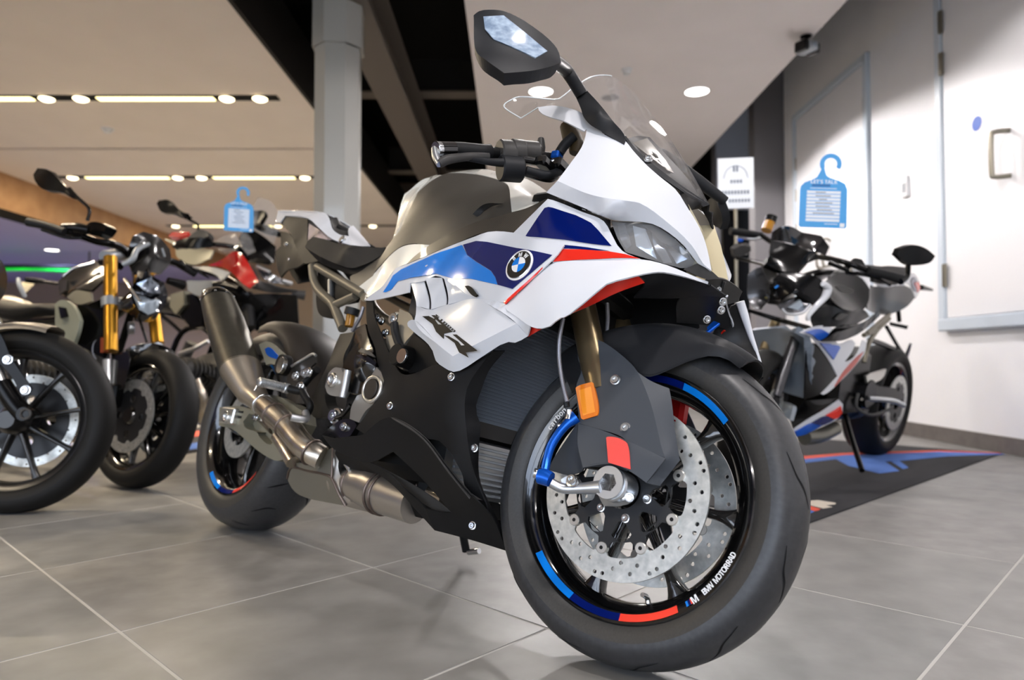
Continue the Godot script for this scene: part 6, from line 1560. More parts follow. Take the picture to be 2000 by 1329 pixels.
	pa(N.side_upper_panel,"navy_panel",m.navy,[12805,8216,1999,12884,8234,1977,12980,8214,1948,13254,8111,1895,13531,8009,1852,13713,7916,1831,13893,7820,1798,14061,7666,1767,14233,7490,1740,14408,7316,1729,14173,7346,1783,13942,7378,1850,13711,7412,1931,13451,7459,1992,13186,7502,2022,12934,7552,2032,12681,7601,2029,12426,7649,2015,12553,7838,2015,12679,8027,2013],[12540,7643,2022,12767,7649,2026,12766,7870,2011,12766,8092,2005,12992,7654,2016,12988,7873,1988,12985,8093,1961,13214,7657,1995,13208,7875,1955,13201,8093,1911,13435,7658,1964,13426,7876,1914,13654,7657,1917,13644,7875,1863,13872,7432,1869,13867,7652,1841,14082,7427,1793,14296,7426,1735],Vector3(0.178399,0.129674,0.975376),0.0006,-1)
	pa(N.side_upper_panel,"navy_stripe",m.navy,[13497,7341,1997,13730,7316,1936,13958,7290,1860,14176,7251,1803,14396,7212,1753,14150,7226,1816,13949,7240,1874,13748,7255,1939,13487,7268,2007],[13560,7297,1987,13706,7295,1947,13850,7293,1899],Vector3(0.178399,0.129674,0.975376),0.0006,-1)
	pa(N.side_upper_panel,"red_stripe",m.red,[13486,7253,2009,13862,7243,1903,14118,7222,1826,14377,7202,1760,14679,7155,1655,14926,7092,1521,14705,7078,1648,14476,7061,1749,14245,7041,1826,14022,7031,1895,13798,7019,1959,13572,7006,2016,13344,6992,2063],[13433,7083,2038,13613,7083,1998,13791,7081,1952,13968,7080,1902,14145,7077,1850,14322,7074,1797,14499,7070,1740],Vector3(0.178399,0.129674,0.975376),0.0006,-1)
	pa(b,"headlight",m.lampglass,[14133,7946,1500,14838,7909,1160,15085,7776,960,15301,7579,780,15426,7401,640,15491,7314,520,15324,7198,600,15200,7186,760,14971,7208,1040,14564,7269,1480,14392,7534,1560],[],Vector3(0.6,0.1,0.7),0.002)
	pa(b,"headlight",m.lampglass,[14133,7946,-1500,14838,7909,-1160,15085,7776,-960,15301,7579,-780,15426,7401,-640,15491,7314,-520,15324,7198,-600,15200,7186,-760,14971,7208,-1040,14564,7269,-1480,14392,7534,-1560],[],Vector3(0.6,0.1,-0.7),0.002)
	pa(b,"headlight_housing",m.black,[13894,8107,1200,14628,8064,860,14886,7924,660,15111,7718,480,15243,7534,340,15311,7443,220,15138,7325,300,15008,7315,460,14767,7341,740,14339,7409,1180,14160,7683,1260],[],Vector3(0.6,0.1,0.7),0.004)
	pa(b,"headlight_housing",m.black,[13894,8107,-1200,14628,8064,-860,14886,7924,-660,15111,7718,-480,15243,7534,-340,15311,7443,-220,15138,7325,-300,15008,7315,-460,14767,7341,-740,14339,7409,-1180,14160,7683,-1260],[],Vector3(0.6,0.1,-0.7),0.004)
	pa(b,"reflector",m.chromef,[14109,7977,1260,14240,7999,1220,14449,7537,1180,14388,7435,1220,14266,7614,1280],[],Vector3(0.6,0.1,0.7),0.003)
	pa(b,"reflector",m.chromef,[14109,7977,-1260,14240,7999,-1220,14449,7537,-1180,14388,7435,-1220,14266,7614,-1280],[],Vector3(0.6,0.1,-0.7),0.003)
	pa(b,"lens",m.lens,[14363,7975,1120,14618,7897,1050,14855,7326,880,14471,7558,1060],[],Vector3(0.6,0.1,0.7),0.003)
	pa(b,"lens",m.lens,[14363,7975,-1120,14618,7897,-1050,14855,7326,-880,14471,7558,-1060],[],Vector3(0.6,0.1,-0.7),0.003)
	pa(b,"daytime_lamp",m.chromef,[14905,7677,800,15152,7647,620,15319,7450,480,15114,7311,600,15020,7500,740],[],Vector3(0.6,0.1,0.7),0.003)
	pa(b,"daytime_lamp",m.chromef,[14905,7677,-800,15152,7647,-620,15319,7450,-480,15114,7311,-600,15020,7500,-740],[],Vector3(0.6,0.1,-0.7),0.003)
	pa(b,"reflector",m.chromef,[14714,7904,1000,14854,7710,850,15075,7301,700,14964,7275,800,14781,7559,900],[],Vector3(0.6,0.1,0.7),0.003)
	pa(b,"reflector",m.chromef,[14714,7904,-1000,14854,7710,-850,15075,7301,-700,14964,7275,-800,14781,7559,-900],[],Vector3(0.6,0.1,-0.7),0.003)
	pa(b,"nose_chin",m.greyplastic,[15516,7297,540,15685,7218,300,15761,7137,120,15630,7062,300,15341,7138,700],[],Vector3(0.6,0.6,0.5),0.004)
	pa(b,"nose_chin",m.greyplastic,[15516,7297,-540,15685,7218,-300,15761,7137,-120,15630,7062,-300,15341,7138,-700],[],Vector3(0.6,0.6,-0.5),0.004)
	pa(b,"wing_panel",m.white,[14934,7081,1500,15187,7070,1280,15345,7058,980,15524,7009,700,15706,6969,400,15689,6932,380,15484,6936,820,15324,6874,1300,15274,6772,1580,15030,6558,1960,14774,6390,2180,14654,6238,2250,14346,5904,2360,14125,5744,2400,14087,5741,2420,13861,5583,2430,13688,5546,2430,13428,5587,2420,12984,5802,2380,12544,6045,2320,12498,6117,2260,12830,6489,2180,13135,6851,2090,13335,6968,2050,14045,6998,1900,14628,7021,1700],[14284,6614,2120,14826,6788,1860,13453,6070,2400,14003,6232,2340,15284,6980,1260],Vector3(0.3,0.1,1),0.003)
	pa(b,"wing_panel",m.white,[14934,7081,-1500,15187,7070,-1280,15345,7058,-980,15524,7009,-700,15706,6969,-400,15689,6932,-380,15484,6936,-820,15324,6874,-1300,15274,6772,-1580,15030,6558,-1960,14774,6390,-2180,14654,6238,-2250,14346,5904,-2360,14125,5744,-2400,14087,5741,-2420,13861,5583,-2430,13688,5546,-2430,13428,5587,-2420,12984,5802,-2380,12544,6045,-2320,12498,6117,-2260,12830,6489,-2180,13135,6851,-2090,13335,6968,-2050,14045,6998,-1900,14628,7021,-1700],[14284,6614,-2120,14826,6788,-1860,13453,6070,-2400,14003,6232,-2340,15284,6980,-1260],Vector3(0.3,0.1,-1),0.003)
	pa(b,"red_inner_flange",m.red,[12855,5727,2220,13142,5706,2280,13621,5576,2360,14015,5776,2340,14259,5951,2260,14678,6450,2060,15094,6667,1720,15107,6613,1520,14730,6376,1760,14268,6068,1960,13975,5823,2200,13532,5591,2260,13107,5485,2140],[],Vector3(0.1,-0.6,0.6),0.003)
	pa(b,"red_inner_flange",m.red,[12855,5727,-2220,13142,5706,-2280,13621,5576,-2360,14015,5776,-2340,14259,5951,-2260,14678,6450,-2060,15094,6667,-1720,15107,6613,-1520,14730,6376,-1760,14268,6068,-1960,13975,5823,-2200,13532,5591,-2260,13107,5485,-2140],[],Vector3(0.1,-0.6,-0.6),0.003)
	pa(b,"nose_underside",m.matte,[15086,6665,1500,15096,6658,1720,15235,6786,1520,15299,6878,1260,15460,6941,780,15667,6939,340,15717,6928,-300,14912,6835,0,14405,6604,800],[],Vector3(0.1,-1,0.3),0.003)
	pa(b,"nose_underside",m.matte,[15086,6665,-1500,15096,6658,-1720,15235,6786,-1520,15299,6878,-1260,15460,6941,-780,15667,6939,-340,15717,6928,300,14912,6835,0,14405,6604,-800],[],Vector3(0.1,-1,-0.3),0.003)
	pa(b,"roundel_panel",m.white,[6384,6838,1500,6775,6938,1580,7428,7099,1720,7803,7518,1720,8321,7566,1760,9165,7686,1820,10079,7815,1880,10799,7900,1920,11198,7936,1950,12023,7790,2000,12641,7573,2060,13290,7334,2090,13541,7307,2050,13451,7115,2090,13373,7023,2110,12865,6493,2220,12454,6154,2280,11631,6309,2220,11122,6464,2180,10397,6825,2080,9813,7029,2040,9436,6950,2000,8825,6964,1940,8805,6748,1900,7787,6750,1740,6715,6784,1560],[11045,7001,2130,9422,7379,1980,12579,7150,2160],Vector3(0.2,0.2,1),0.003)
	pa(b,"roundel_panel",m.white,[6384,6838,-1500,6775,6938,-1580,7428,7099,-1720,7803,7518,-1720,8321,7566,-1760,9165,7686,-1820,10079,7815,-1880,10799,7900,-1920,11198,7936,-1950,12023,7790,-2000,12641,7573,-2060,13290,7334,-2090,13541,7307,-2050,13451,7115,-2090,13373,7023,-2110,12865,6493,-2220,12454,6154,-2280,11631,6309,-2220,11122,6464,-2180,10397,6825,-2080,9813,7029,-2040,9436,6950,-2000,8825,6964,-1940,8805,6748,-1900,7787,6750,-1740,6715,6784,-1560],[11045,7001,-2130,9422,7379,-1980,12579,7150,-2160],Vector3(0.2,0.2,-1),0.003)
	pa(N.roundel_panel,"light_blue_panel",m.lblue,[7494,6903,1736,7672,7083,1759,7800,7312,1759,8101,7439,1774,8325,7471,1795,8549,7504,1820,8773,7536,1843,8998,7567,1859,9221,7599,1882,9456,7629,1914,9693,7655,1928,9930,7680,1930,10166,7706,1933,10401,7732,1943,10439,7727,1947,10621,7567,2001,10804,7407,2053,11015,7296,2094,11226,7184,2129,11417,7091,2153,11608,6998,2173,11799,6905,2193,12001,6736,2223,12131,6563,2248,11897,6621,2230,11664,6678,2212,11431,6736,2196,11198,6793,2179,10998,6816,2161,10800,6838,2139,10601,6859,2114,10359,6927,2086,10116,6997,2069,9872,7067,2056,9656,7072,2042,9441,7075,2021,9226,7080,1999,9006,7091,1976,8785,7101,1944,8566,7107,1893,8348,7114,1846,8129,7122,1808,7868,6930,1774,7645,6888,1750],[8267,7321,1811,8780,7331,1901,9293,7337,1984,9812,7338,2019,10329,7334,2031,11357,6823,2184],Vector3(-0.0625454,0.142432,0.987826),0.0006,-1)
	pa(N.roundel_panel,"navy_panel",m.navy,[10468,7734,1948,10694,7742,1966,10921,7750,1986,11132,7703,2016,11345,7655,2039,11542,7598,2057,11740,7541,2073,11937,7484,2089,12134,7427,2107,12331,7370,2125,12532,7320,2140,12733,7269,2149,12935,7216,2150,13137,7162,2142,13341,7107,2123,13161,6943,2162,12982,6778,2198,12685,6525,2247,12587,6435,2262,12365,6497,2261,12144,6558,2249,12013,6734,2224,11812,6903,2194,11621,6997,2174,11431,7090,2153,11240,7183,2130,11029,7294,2096,10819,7404,2055,10643,7570,2003],[10942,7548,2035,11261,7549,2058,11577,7233,2134,11581,7547,2069,11897,7232,2143,12212,6915,2208,12216,7231,2153,12531,6594,2247,12533,6912,2211,12536,7229,2161,12855,6907,2195,12857,7224,2153],Vector3(-0.0625454,0.142432,0.987826),0.0006,-1)
	rd(b,Vector3(1.2607,0.6940,0.2210),Vector3(0.0338,0.1205,0.9921),.031)
	pa(b,"red_edge_stripe",m.red,[13192,6861,2165,12844,6493,2255,12471,6147,2325,12534,6108,2315,12884,6470,2235,13184,6820,2145],[],Vector3(0.3,0,1),0.002)
	pa(b,"louvre",m.white,[8740,7060,1900,9260,7067,1920,9808,6398,2030,9875,6233,2050,9412,6323,2060,9360,6413,2050],[],Vector3(0.1,0.1,1),0.003)
	pa(b,"louvre",m.white,[8740,7060,-1900,9260,7067,-1920,9808,6398,-2030,9875,6233,-2050,9412,6323,-2060,9360,6413,-2050],[],Vector3(0.1,0.1,-1),0.003)
	pa(b,"louvre",m.white,[9467,7018,2020,10039,6976,2000,10429,6415,2060,10475,6287,2080,10052,6189,2130,9993,6364,2120],[],Vector3(0.1,0.1,1),0.003)
	pa(b,"louvre",m.white,[9467,7018,-2020,10039,6976,-2000,10429,6415,-2060,10475,6287,-2080,10052,6189,-2130,9993,6364,-2120],[],Vector3(0.1,0.1,-1),0.003)
	pa(b,"louvre",m.white,[10207,6934,2080,10472,6868,2070,11146,6456,2200,11642,6304,2230,11121,6318,2170,10631,6261,2160,10609,6382,2160],[],Vector3(0.1,0.1,1),0.003)
	pa(b,"louvre",m.white,[10207,6934,-2080,10472,6868,-2070,11146,6456,-2200,11642,6304,-2230,11121,6318,-2170,10631,6261,-2160,10609,6382,-2160],[],Vector3(0.1,0.1,-1),0.003)
	pa(b,"louvre_slot",m.black,[11169,6599,2260,11292,6601,2260,11653,6366,2300,11603,6331,2300,11522,6354,2300],[],Vector3(0.1,0.1,1),0.004)
	pa(b,"louvre_backing",m.black,[8710,7001,1860,10235,6924,1900,10923,6493,2000,10380,6313,1960,9208,6374,1900],[],Vector3(0.1,0.1,1),0.003)
	pa(b,"louvre_backing",m.black,[8710,7001,-1860,10235,6924,-1900,10923,6493,-2000,10380,6313,-1960,9208,6374,-1900],[],Vector3(0.1,0.1,-1),0.003)
	pa(b,"winglet_flap",m.white,[9382,6338,2040,9966,6209,2080,10569,6278,2120,11120,6322,2170,11642,6304,2230,12973,5688,2360,12207,5367,2400,11394,5051,2400,10914,5266,2360,9696,5924,2240,9617,6074,2180],[],Vector3(0.1,0,1),0.003)
	pa(b,"winglet_flap_edge",m.white,[12973,5688,2360,12207,5367,2400,11394,5051,2400,10914,5266,2360,9696,5924,2240,9378,5938,2160,9322,5899,2140,9333,5834,2120,9559,5714,2130,10283,5369,2180,10471,5231,2190,10643,5012,2190,10946,4871,2200,11296,4773,2210,11470,4799,2210,12105,5103,2230,12730,5368,2240,12873,5352,2220,13196,5469,2240],[],Vector3(0.1,-0.3,1),0.003)
	pa(b,"winglet_flap_facet",m.white,[11642,6304,2230,12540,6102,2300,12964,5809,2360,13350,5609,2380,13196,5469,2240,12973,5688,2360],[],Vector3(0.1,0.3,1),0.003)
	pa(b,"winglet_flap",m.white,[9382,6338,-2040,11120,6322,-2170,12519,6110,-2280,13196,5469,-2240,11470,4799,-2210,10643,5012,-2190,9378,5938,-2160],[],Vector3(.1,0,-1),.003)
	pa(N.winglet_flap,"lettering",m.decalblack,[9883,6020,2195,10084,6024,2179,10336,5938,2217,10571,5789,2268,10694,5777,2274,10514,5866,2246,10334,5954,2212,10155,6041,2173,10285,6031,2183,10501,5923,2229,10718,5814,2267,10935,5704,2298,11152,5593,2325,10895,5559,2323,10940,5437,2345,10610,5609,2311,10380,5799,2261,10131,5909,2225],[10106,5954,2208,10256,5953,2209,10405,5952,2216,10553,5661,2299,10703,5660,2300,10852,5512,2331,10853,5659,2303,11002,5659,2308],Vector3(-0.0348354,0.210119,0.977055),0.0006,-1)
	pa(N.winglet_flap,"lettering",m.decalblack,[10916,5517,2331,11068,5500,2337,11434,5366,2370,11571,5275,2390,11682,5275,2397,11432,5402,2365,11182,5529,2336,11314,5524,2343,11521,5428,2367,11728,5334,2392,11935,5239,2420,12142,5145,2447,11787,5119,2428,11935,5005,2456,11579,5124,2413,11336,5336,2370,11126,5427,2350],[11290,5373,2363,11588,5225,2398,11589,5374,2378,11737,5078,2431,11738,5226,2408,11888,5227,2418],Vector3(-0.0348354,0.210119,0.977055),0.0006,-1)
	pa(N.winglet_flap,"lettering",m.decalblack,[10329,6052,2179,10497,5973,2215,10489,5966,2216,10365,6025,2190,10358,6019,2192,10482,5960,2218,10462,5941,2222,10297,6020,2188,10304,6027,2185,10429,5968,2212,10435,5973,2211,10309,6032,2184],[],Vector3(-0.0348354,0.210119,0.977055),0.0006,-1)
	pa(N.winglet_flap,"lettering",m.decalblack,[10615,5917,2237,10662,5894,2246,10626,5862,2251,10579,5885,2243],[],Vector3(-0.0348354,0.210119,0.977055),0.0006,-1)
	pa(N.winglet_flap,"lettering",m.decalblack,[10746,5853,2259,10889,5783,2281,10852,5752,2285,10813,5771,2280,10842,5796,2276,10778,5827,2266,10756,5809,2269,10821,5777,2279,10813,5771,2280,10710,5822,2265],[],Vector3(-0.0348354,0.210119,0.977055),0.0006,-1)
	pa(N.winglet_flap,"lettering",m.decalblack,[10933,5761,2287,11069,5694,2305,11032,5664,2309,10995,5682,2304,11024,5706,2301,10963,5736,2293,10941,5718,2295,11002,5688,2303,10995,5682,2304,10896,5731,2291],[],Vector3(-0.0348354,0.210119,0.977055),0.0006,-1)
	pa(N.winglet_flap,"lettering",m.decalblack,[11111,5673,2311,11243,5607,2327,11205,5578,2330,11169,5596,2325,11200,5619,2323,11140,5649,2316,11118,5631,2318,11177,5602,2325,11169,5596,2325,11074,5643,2314],[],Vector3(-0.0348354,0.210119,0.977055),0.0006,-1)
	pa(b,"frame_spar_cover",m.carbon,[12778,8475,1920,11916,7861,1860,11093,7996,1860,9976,7868,1800,9068,7735,1750,8164,7592,1700,8402,7755,1700,8953,7991,1720,9750,8202,1740,10491,8355,1740,11016,8357,1760,11645,8397,1780,12065,8406,1800],[10054,8004,1820],Vector3(0.1,0.5,1),0.003)
	pa(b,"frame_spar_cover",m.carbon,[12778,8475,-1920,11916,7861,-1860,11093,7996,-1860,9976,7868,-1800,9068,7735,-1750,8164,7592,-1700,8402,7755,-1700,8953,7991,-1720,9750,8202,-1740,10491,8355,-1740,11016,8357,-1760,11645,8397,-1780,12065,8406,-1800],[10054,8004,-1820],Vector3(0.1,0.5,-1),0.003)
	pa(b,"tank_cover",m.carbonmatte,[7219,10764,500,7491,10763,500,8086,10656,500,8732,10460,550,9934,9950,750,10337,9707,880,10563,9521,1000,11076,8953,1350,11504,8482,1650,10947,8393,1700,10445,8374,1700,9674,8234,1680,8974,8067,1640,8834,8033,1630,8111,8197,1580,7537,8220,1520,7056,8098,1450,6696,7896,1400,6294,7665,1350,6726,7795,1340,6178,7504,1340,5624,7334,1320,5179,7481,1280,4947,7722,1220,5258,7881,1180,5749,8084,1120,6060,8332,1050,5995,8577,950,5879,8486,850,5940,8982,700,6075,9418,620,6106,9863,560,6268,10434,500,6670,10655,480],[8764,9841,1050,9992,9562,1100,7487,9915,980,9567,9071,1500,7592,9192,1200,8979,8655,1620,10392,8726,1500,7085,8655,1280,11079,8672,1580,6637,8440,1250],Vector3(0.2,0.5,1),0.003)
	pa(b,"tank_cover",m.carbonmatte,[7219,10764,-500,7491,10763,-500,8086,10656,-500,8732,10460,-550,9934,9950,-750,10337,9707,-880,10563,9521,-1000,11076,8953,-1350,11504,8482,-1650,10947,8393,-1700,10445,8374,-1700,9674,8234,-1680,8974,8067,-1640,8834,8033,-1630,8111,8197,-1580,7537,8220,-1520,7056,8098,-1450,6696,7896,-1400,6294,7665,-1350,6726,7795,-1340,6178,7504,-1340,5624,7334,-1320,5179,7481,-1280,4947,7722,-1220,5258,7881,-1180,5749,8084,-1120,6060,8332,-1050,5995,8577,-950,5879,8486,-850,5940,8982,-700,6075,9418,-620,6106,9863,-560,6268,10434,-500,6670,10655,-480],[8764,9841,-1050,9992,9562,-1100,7487,9915,-980,9567,9071,-1500,7592,9192,-1200,8979,8655,-1620,10392,8726,-1500,7085,8655,-1280,11079,8672,-1580,6637,8440,-1250],Vector3(0.2,0.5,-1),0.003)
	pa(b,"tank_scoop",m.black,[10243,8623,1660,10320,8723,1640,10514,8838,1620,11134,8761,1600,10683,8768,1560,10438,8701,1540,10364,8559,1580],[],Vector3(0.1,0.4,1),0.002)
	pa(b,"tank_scoop",m.black,[10243,8623,-1660,10320,8723,-1640,10514,8838,-1620,11134,8761,-1600,10683,8768,-1560,10438,8701,-1540,10364,8559,-1580],[],Vector3(0.1,0.4,-1),0.002)
	pa(b,"tank_top",m.tankwhite,[7490,10769,500,7623,10976,150,8290,10953,0,8949,10732,0,9859,10418,0,10791,9869,0,11357,9368,200,11843,9040,1000,11912,8485,1650,11531,8469,1670,11098,8940,1370,10584,9513,1020,10358,9702,900,9955,9942,770,8755,10451,570,8110,10647,520],[11014,9350,1000,10693,9572,900],Vector3(0.2,1,0.6),0.003)
	pa(b,"tank_top",m.tankwhite,[7490,10769,-500,7623,10976,-150,8290,10953,0,8949,10732,0,9859,10418,0,10791,9869,0,11357,9368,-200,11843,9040,-1000,11912,8485,-1650,11531,8469,-1670,11098,8940,-1370,10584,9513,-1020,10358,9702,-900,9955,9942,-770,8755,10451,-570,8110,10647,-520],[11014,9350,-1000,10693,9572,-900],Vector3(0.2,1,-0.6),0.003)
	pa(b,"tank_rear_panel",m.tankwhite,[7253,10753,510,5948,11165,0,4914,10814,0,4834,10370,0,5110,9319,200,5421,8843,500,5955,8976,710,6089,9411,630,6120,9857,570,6282,10427,510,6684,10648,490],[],Vector3(-0.6,0.5,0.6),0.003)
	pa(b,"tank_rear_panel",m.tankwhite,[7253,10753,-510,5948,11165,0,4914,10814,0,4834,10370,0,5110,9319,-200,5421,8843,-500,5955,8976,-710,6089,9411,-630,6120,9857,-570,6282,10427,-510,6684,10648,-490],[],Vector3(-0.6,0.5,-0.6),0.003)
	pa(b,"tank_side_panel",m.tankwhite,[8927,8014,1680,8529,7845,1680,8134,7607,1680,7746,7533,1680,7368,7118,1680,6713,6955,1540,6316,6869,1460,6198,7081,1400,5698,7313,1340,6476,7645,1370,6356,7610,1380,6751,7854,1430,7110,8055,1480,7590,8177,1550,8162,8154,1610],[7458,7619,1600],Vector3(0,0.3,1),0.003)
	pa(b,"tank_side_panel",m.tankwhite,[8927,8014,-1680,8529,7845,-1680,8134,7607,-1680,7746,7533,-1680,7368,7118,-1680,6713,6955,-1540,6316,6869,-1460,6198,7081,-1400,5698,7313,-1340,6476,7645,-1370,6356,7610,-1380,6751,7854,-1430,7110,8055,-1480,7590,8177,-1550,8162,8154,-1610],[7458,7619,-1600],Vector3(0,0.3,-1),0.003)
	pa(b,"seat",m.leather,[2252,9292,1200,3037,9094,1250,4117,8789,1250,5233,8592,1220,5938,8545,1050,6013,8578,980,6115,8315,1080,5639,8060,1200,5111,7925,1320,4477,8066,1360,3307,8445,1380,2463,8773,1360,2104,8933,1320,2069,9149,1260],[4734,8295,1460],Vector3(0,0.3,1),0.02)
	pa(b,"seat",m.leather,[2252,9292,-1200,3037,9094,-1250,4117,8789,-1250,5233,8592,-1220,5938,8545,-1050,6013,8578,-980,6115,8315,-1080,5639,8060,-1200,5111,7925,-1320,4477,8066,-1360,3307,8445,-1380,2463,8773,-1360,2104,8933,-1320,2069,9149,-1260],[4734,8295,-1460],Vector3(0,0.3,-1),0.02)
	lo(b,"seat_top",m.leather,[[Vector3(0.2252,0.9292,0.1200),Vector3(0.3037,0.9094,0.1250),Vector3(0.4117,0.8789,0.1250),Vector3(0.5233,0.8592,0.1220),Vector3(0.5938,0.8545,0.1050),Vector3(0.6013,0.8578,0.0980)],[Vector3(0.2252,0.9352,0.0480),Vector3(0.3037,0.9154,0.0500),Vector3(0.4117,0.8849,0.0500),Vector3(0.5233,0.8652,0.0488),Vector3(0.5938,0.8605,0.0420),Vector3(0.6013,0.8638,0.0392)],[Vector3(0.2252,0.9352,-0.0480),Vector3(0.3037,0.9154,-0.0500),Vector3(0.4117,0.8849,-0.0500),Vector3(0.5233,0.8652,-0.0488),Vector3(0.5938,0.8605,-0.0420),Vector3(0.6013,0.8638,-0.0392)],[Vector3(0.2252,0.9292,-0.1200),Vector3(0.3037,0.9094,-0.1250),Vector3(0.4117,0.8789,-0.1250),Vector3(0.5233,0.8592,-0.1220),Vector3(0.5938,0.8545,-0.1050),Vector3(0.6013,0.8578,-0.0980)]],false)
	pa(b,"seat_base",m.black,[1950,8976,1240,3164,8478,1300,4343,8096,1280,4982,7955,1240,5547,8083,1140,6059,8322,1040,6151,8178,1060,5687,7905,1160,5068,7784,1220,4275,7966,1200,2888,8415,1180],[],Vector3(0,-0.3,1),0.003)
	pa(b,"seat_base",m.black,[1950,8976,-1240,3164,8478,-1300,4343,8096,-1280,4982,7955,-1240,5547,8083,-1140,6059,8322,-1040,6151,8178,-1060,5687,7905,-1160,5068,7784,-1220,4275,7966,-1200,2888,8415,-1180],[],Vector3(0,-0.3,-1),0.003)
	pa(b,"tail_side_panel",m.white,[-2651,11337,300,-2112,11241,350,256,10731,450,1265,10538,450,2572,9647,750,3344,9335,850,3757,9249,850,4184,8858,1000,3099,9179,1000,1983,9716,900,572,10391,700,-1717,10945,450,-1951,10694,450,-2563,10856,350],[],Vector3(0,0.3,1),0.004)
	pa(b,"tail_side_panel",m.white,[-2651,11337,-300,-2112,11241,-350,256,10731,-450,1265,10538,-450,2572,9647,-750,3344,9335,-850,3757,9249,-850,4184,8858,-1000,3099,9179,-1000,1983,9716,-900,572,10391,-700,-1717,10945,-450,-1951,10694,-450,-2563,10856,-350],[],Vector3(0,0.3,-1),0.004)
	pa(b,"tail_top",m.white,[-2651,11337,300,256,10731,450,1265,10538,450,547,10842,0,-671,11144,0,-3296,11609,0],[],Vector3(0,1,0.2),0.003)
	pa(b,"tail_top",m.white,[-2651,11337,-300,256,10731,-450,1265,10538,-450,547,10842,0,-671,11144,0,-3296,11609,0],[],Vector3(0,1,-0.2),0.003)
	pa(b,"tail_inner_panel",m.black,[-1819,10970,400,423,10426,620,649,10026,640,1118,9484,800,1695,9172,900,2645,8489,1050,2155,8510,1000,1574,8571,950,795,9095,850,-690,10083,600,-1972,10699,400],[],Vector3(0,-0.1,1),0.003)
	pa(b,"tail_inner_panel",m.black,[-1819,10970,-400,423,10426,-620,649,10026,-640,1118,9484,-800,1695,9172,-900,2645,8489,-1050,2155,8510,-1000,1574,8571,-950,795,9095,-850,-690,10083,-600,-1972,10699,-400],[],Vector3(0,-0.1,-1),0.003)
	pa(b,"passenger_cover",m.pinkgloss,[355,10316,550,1626,9797,700,2780,9280,850,2574,9246,1000,1931,9408,1000,1179,9443,800],[],Vector3(0,0.3,1),0.003)
	pa(b,"passenger_cover",m.pinkgloss,[355,10316,-550,1626,9797,-700,2780,9280,-850,2574,9246,-1000,1931,9408,-1000,1179,9443,-800],[],Vector3(0,0.3,-1),0.003)
	pa(b,"passenger_pad",m.leather,[1140,10541,200,1219,10614,0,1569,10264,0,1826,10206,-200,3177,9487,500,2893,9517,600,2389,9733,600],[],Vector3(0,0.6,1),0.012)
	pa(b,"passenger_pad",m.leather,[1140,10541,-200,1219,10614,0,1569,10264,0,1826,10206,200,3177,9487,-500,2893,9517,-600,2389,9733,-600],[],Vector3(0,0.6,-1),0.012)
	pa(b,"seat_cowl",m.white,[2542,10002,200,2386,10148,0,2952,9621,-300,3185,9453,-300,3823,9071,500,3957,8930,900,3491,9334,700],[],Vector3(0,0.6,1),0.003)
	cy(b,"tail_lock",m.chrome,Vector3(0.3642,0.9109,0.0980),Vector3(0,.3,1),.012,.01)
	pa(b,"plate_holder",m.black,[-2018,10422,300,-1164,10191,400,1379,8628,850,861,8582,750,-279,8626,550,-988,8512,350,-1516,8905,300,-2263,9674,200,-1720,9817,300],[],Vector3(0,-0.1,1),0.006)
	pa(b,"plate_holder",m.black,[-2018,10422,-300,-1164,10191,-400,1379,8628,-850,861,8582,-750,-279,8626,-550,-988,8512,-350,-1516,8905,-300,-2263,9674,-200,-1720,9817,-300],[],Vector3(0,-0.1,-1),0.006)
	bo(b,Vector3(-0.0815,0.9665,0.0550),Vector3(0,0,1),.007)
	bo(b,Vector3(-0.0276,0.9030,0.0550),Vector3(0,0,1),.007)
	tu(b,"subframe_tube",m.framegrey,[Vector3(0.2804,0.8258,0.1120),Vector3(0.4428,0.7665,0.1220),Vector3(0.6041,0.7073,0.1350)],0.013,12)
	tu(b,"subframe_tube",m.framegrey,[Vector3(0.2420,0.8341,0.1080),Vector3(0.2807,0.7796,0.1100),Vector3(0.3337,0.7410,0.1120),Vector3(0.4306,0.6956,0.1180),Vector3(0.4769,0.6589,0.1220),Vector3(0.5269,0.6166,0.1260)],0.014,12)
	tu(b,"subframe_tube",m.framegrey,[Vector3(0.4473,0.6918,0.1180),Vector3(0.5569,0.7087,0.1280)],0.012,12)
	tu(b,"seat_strut",m.alu,[Vector3(0.3570,0.7798,0.1000),Vector3(0.3805,0.7238,0.1000)],0.01,12)
	tu(b,"subframe_tube",m.framegrey,[Vector3(0.2804,0.8258,-0.1120),Vector3(0.4428,0.7665,-0.1220),Vector3(0.6041,0.7073,-0.1350)],.013,10)
	tu(b,"subframe_tube",m.framegrey,[Vector3(0.2420,0.8341,-0.1080),Vector3(0.2807,0.7796,-0.1100),Vector3(0.3337,0.7410,-0.1120),Vector3(0.4306,0.6956,-0.1180),Vector3(0.5269,0.6166,-0.1260)],.013,10)
	pa(b,"subframe_cover",m.black,[2721,8201,950,3619,7873,950,5239,7259,1000,5184,7035,1000,4711,7005,1000,4019,7023,980,4103,6587,950,3302,6751,920,2962,7017,900,2695,7561,900],[],Vector3(0,0,1),0.01)
	pa(b,"frame_joint",m.framegrey,[5888,7067,1400,6230,7072,1420,6570,6940,1440,6427,6819,1430,6113,6872,1410],[],Vector3(0.3,0.2,1),0.01)
	pa(b,"lower_fairing_front",m.fairblack,[12251,5211,2140,11828,4856,2060,11551,4486,2000,11504,4181,1940,11568,3734,1840,11640,3268,1700,11739,2873,1540,11824,2546,1320,11898,2133,1020,11886,1463,400,11924,1865,660,11820,2223,920,11666,2550,1120,11597,2834,1260,11618,3131,1380,11659,3553,1500,11704,3824,1580,11587,4028,1630,11568,4208,1680,11712,4482,1760,11931,4875,1860,12425,5247,2000],[],Vector3(1,0,0.4),0.003)
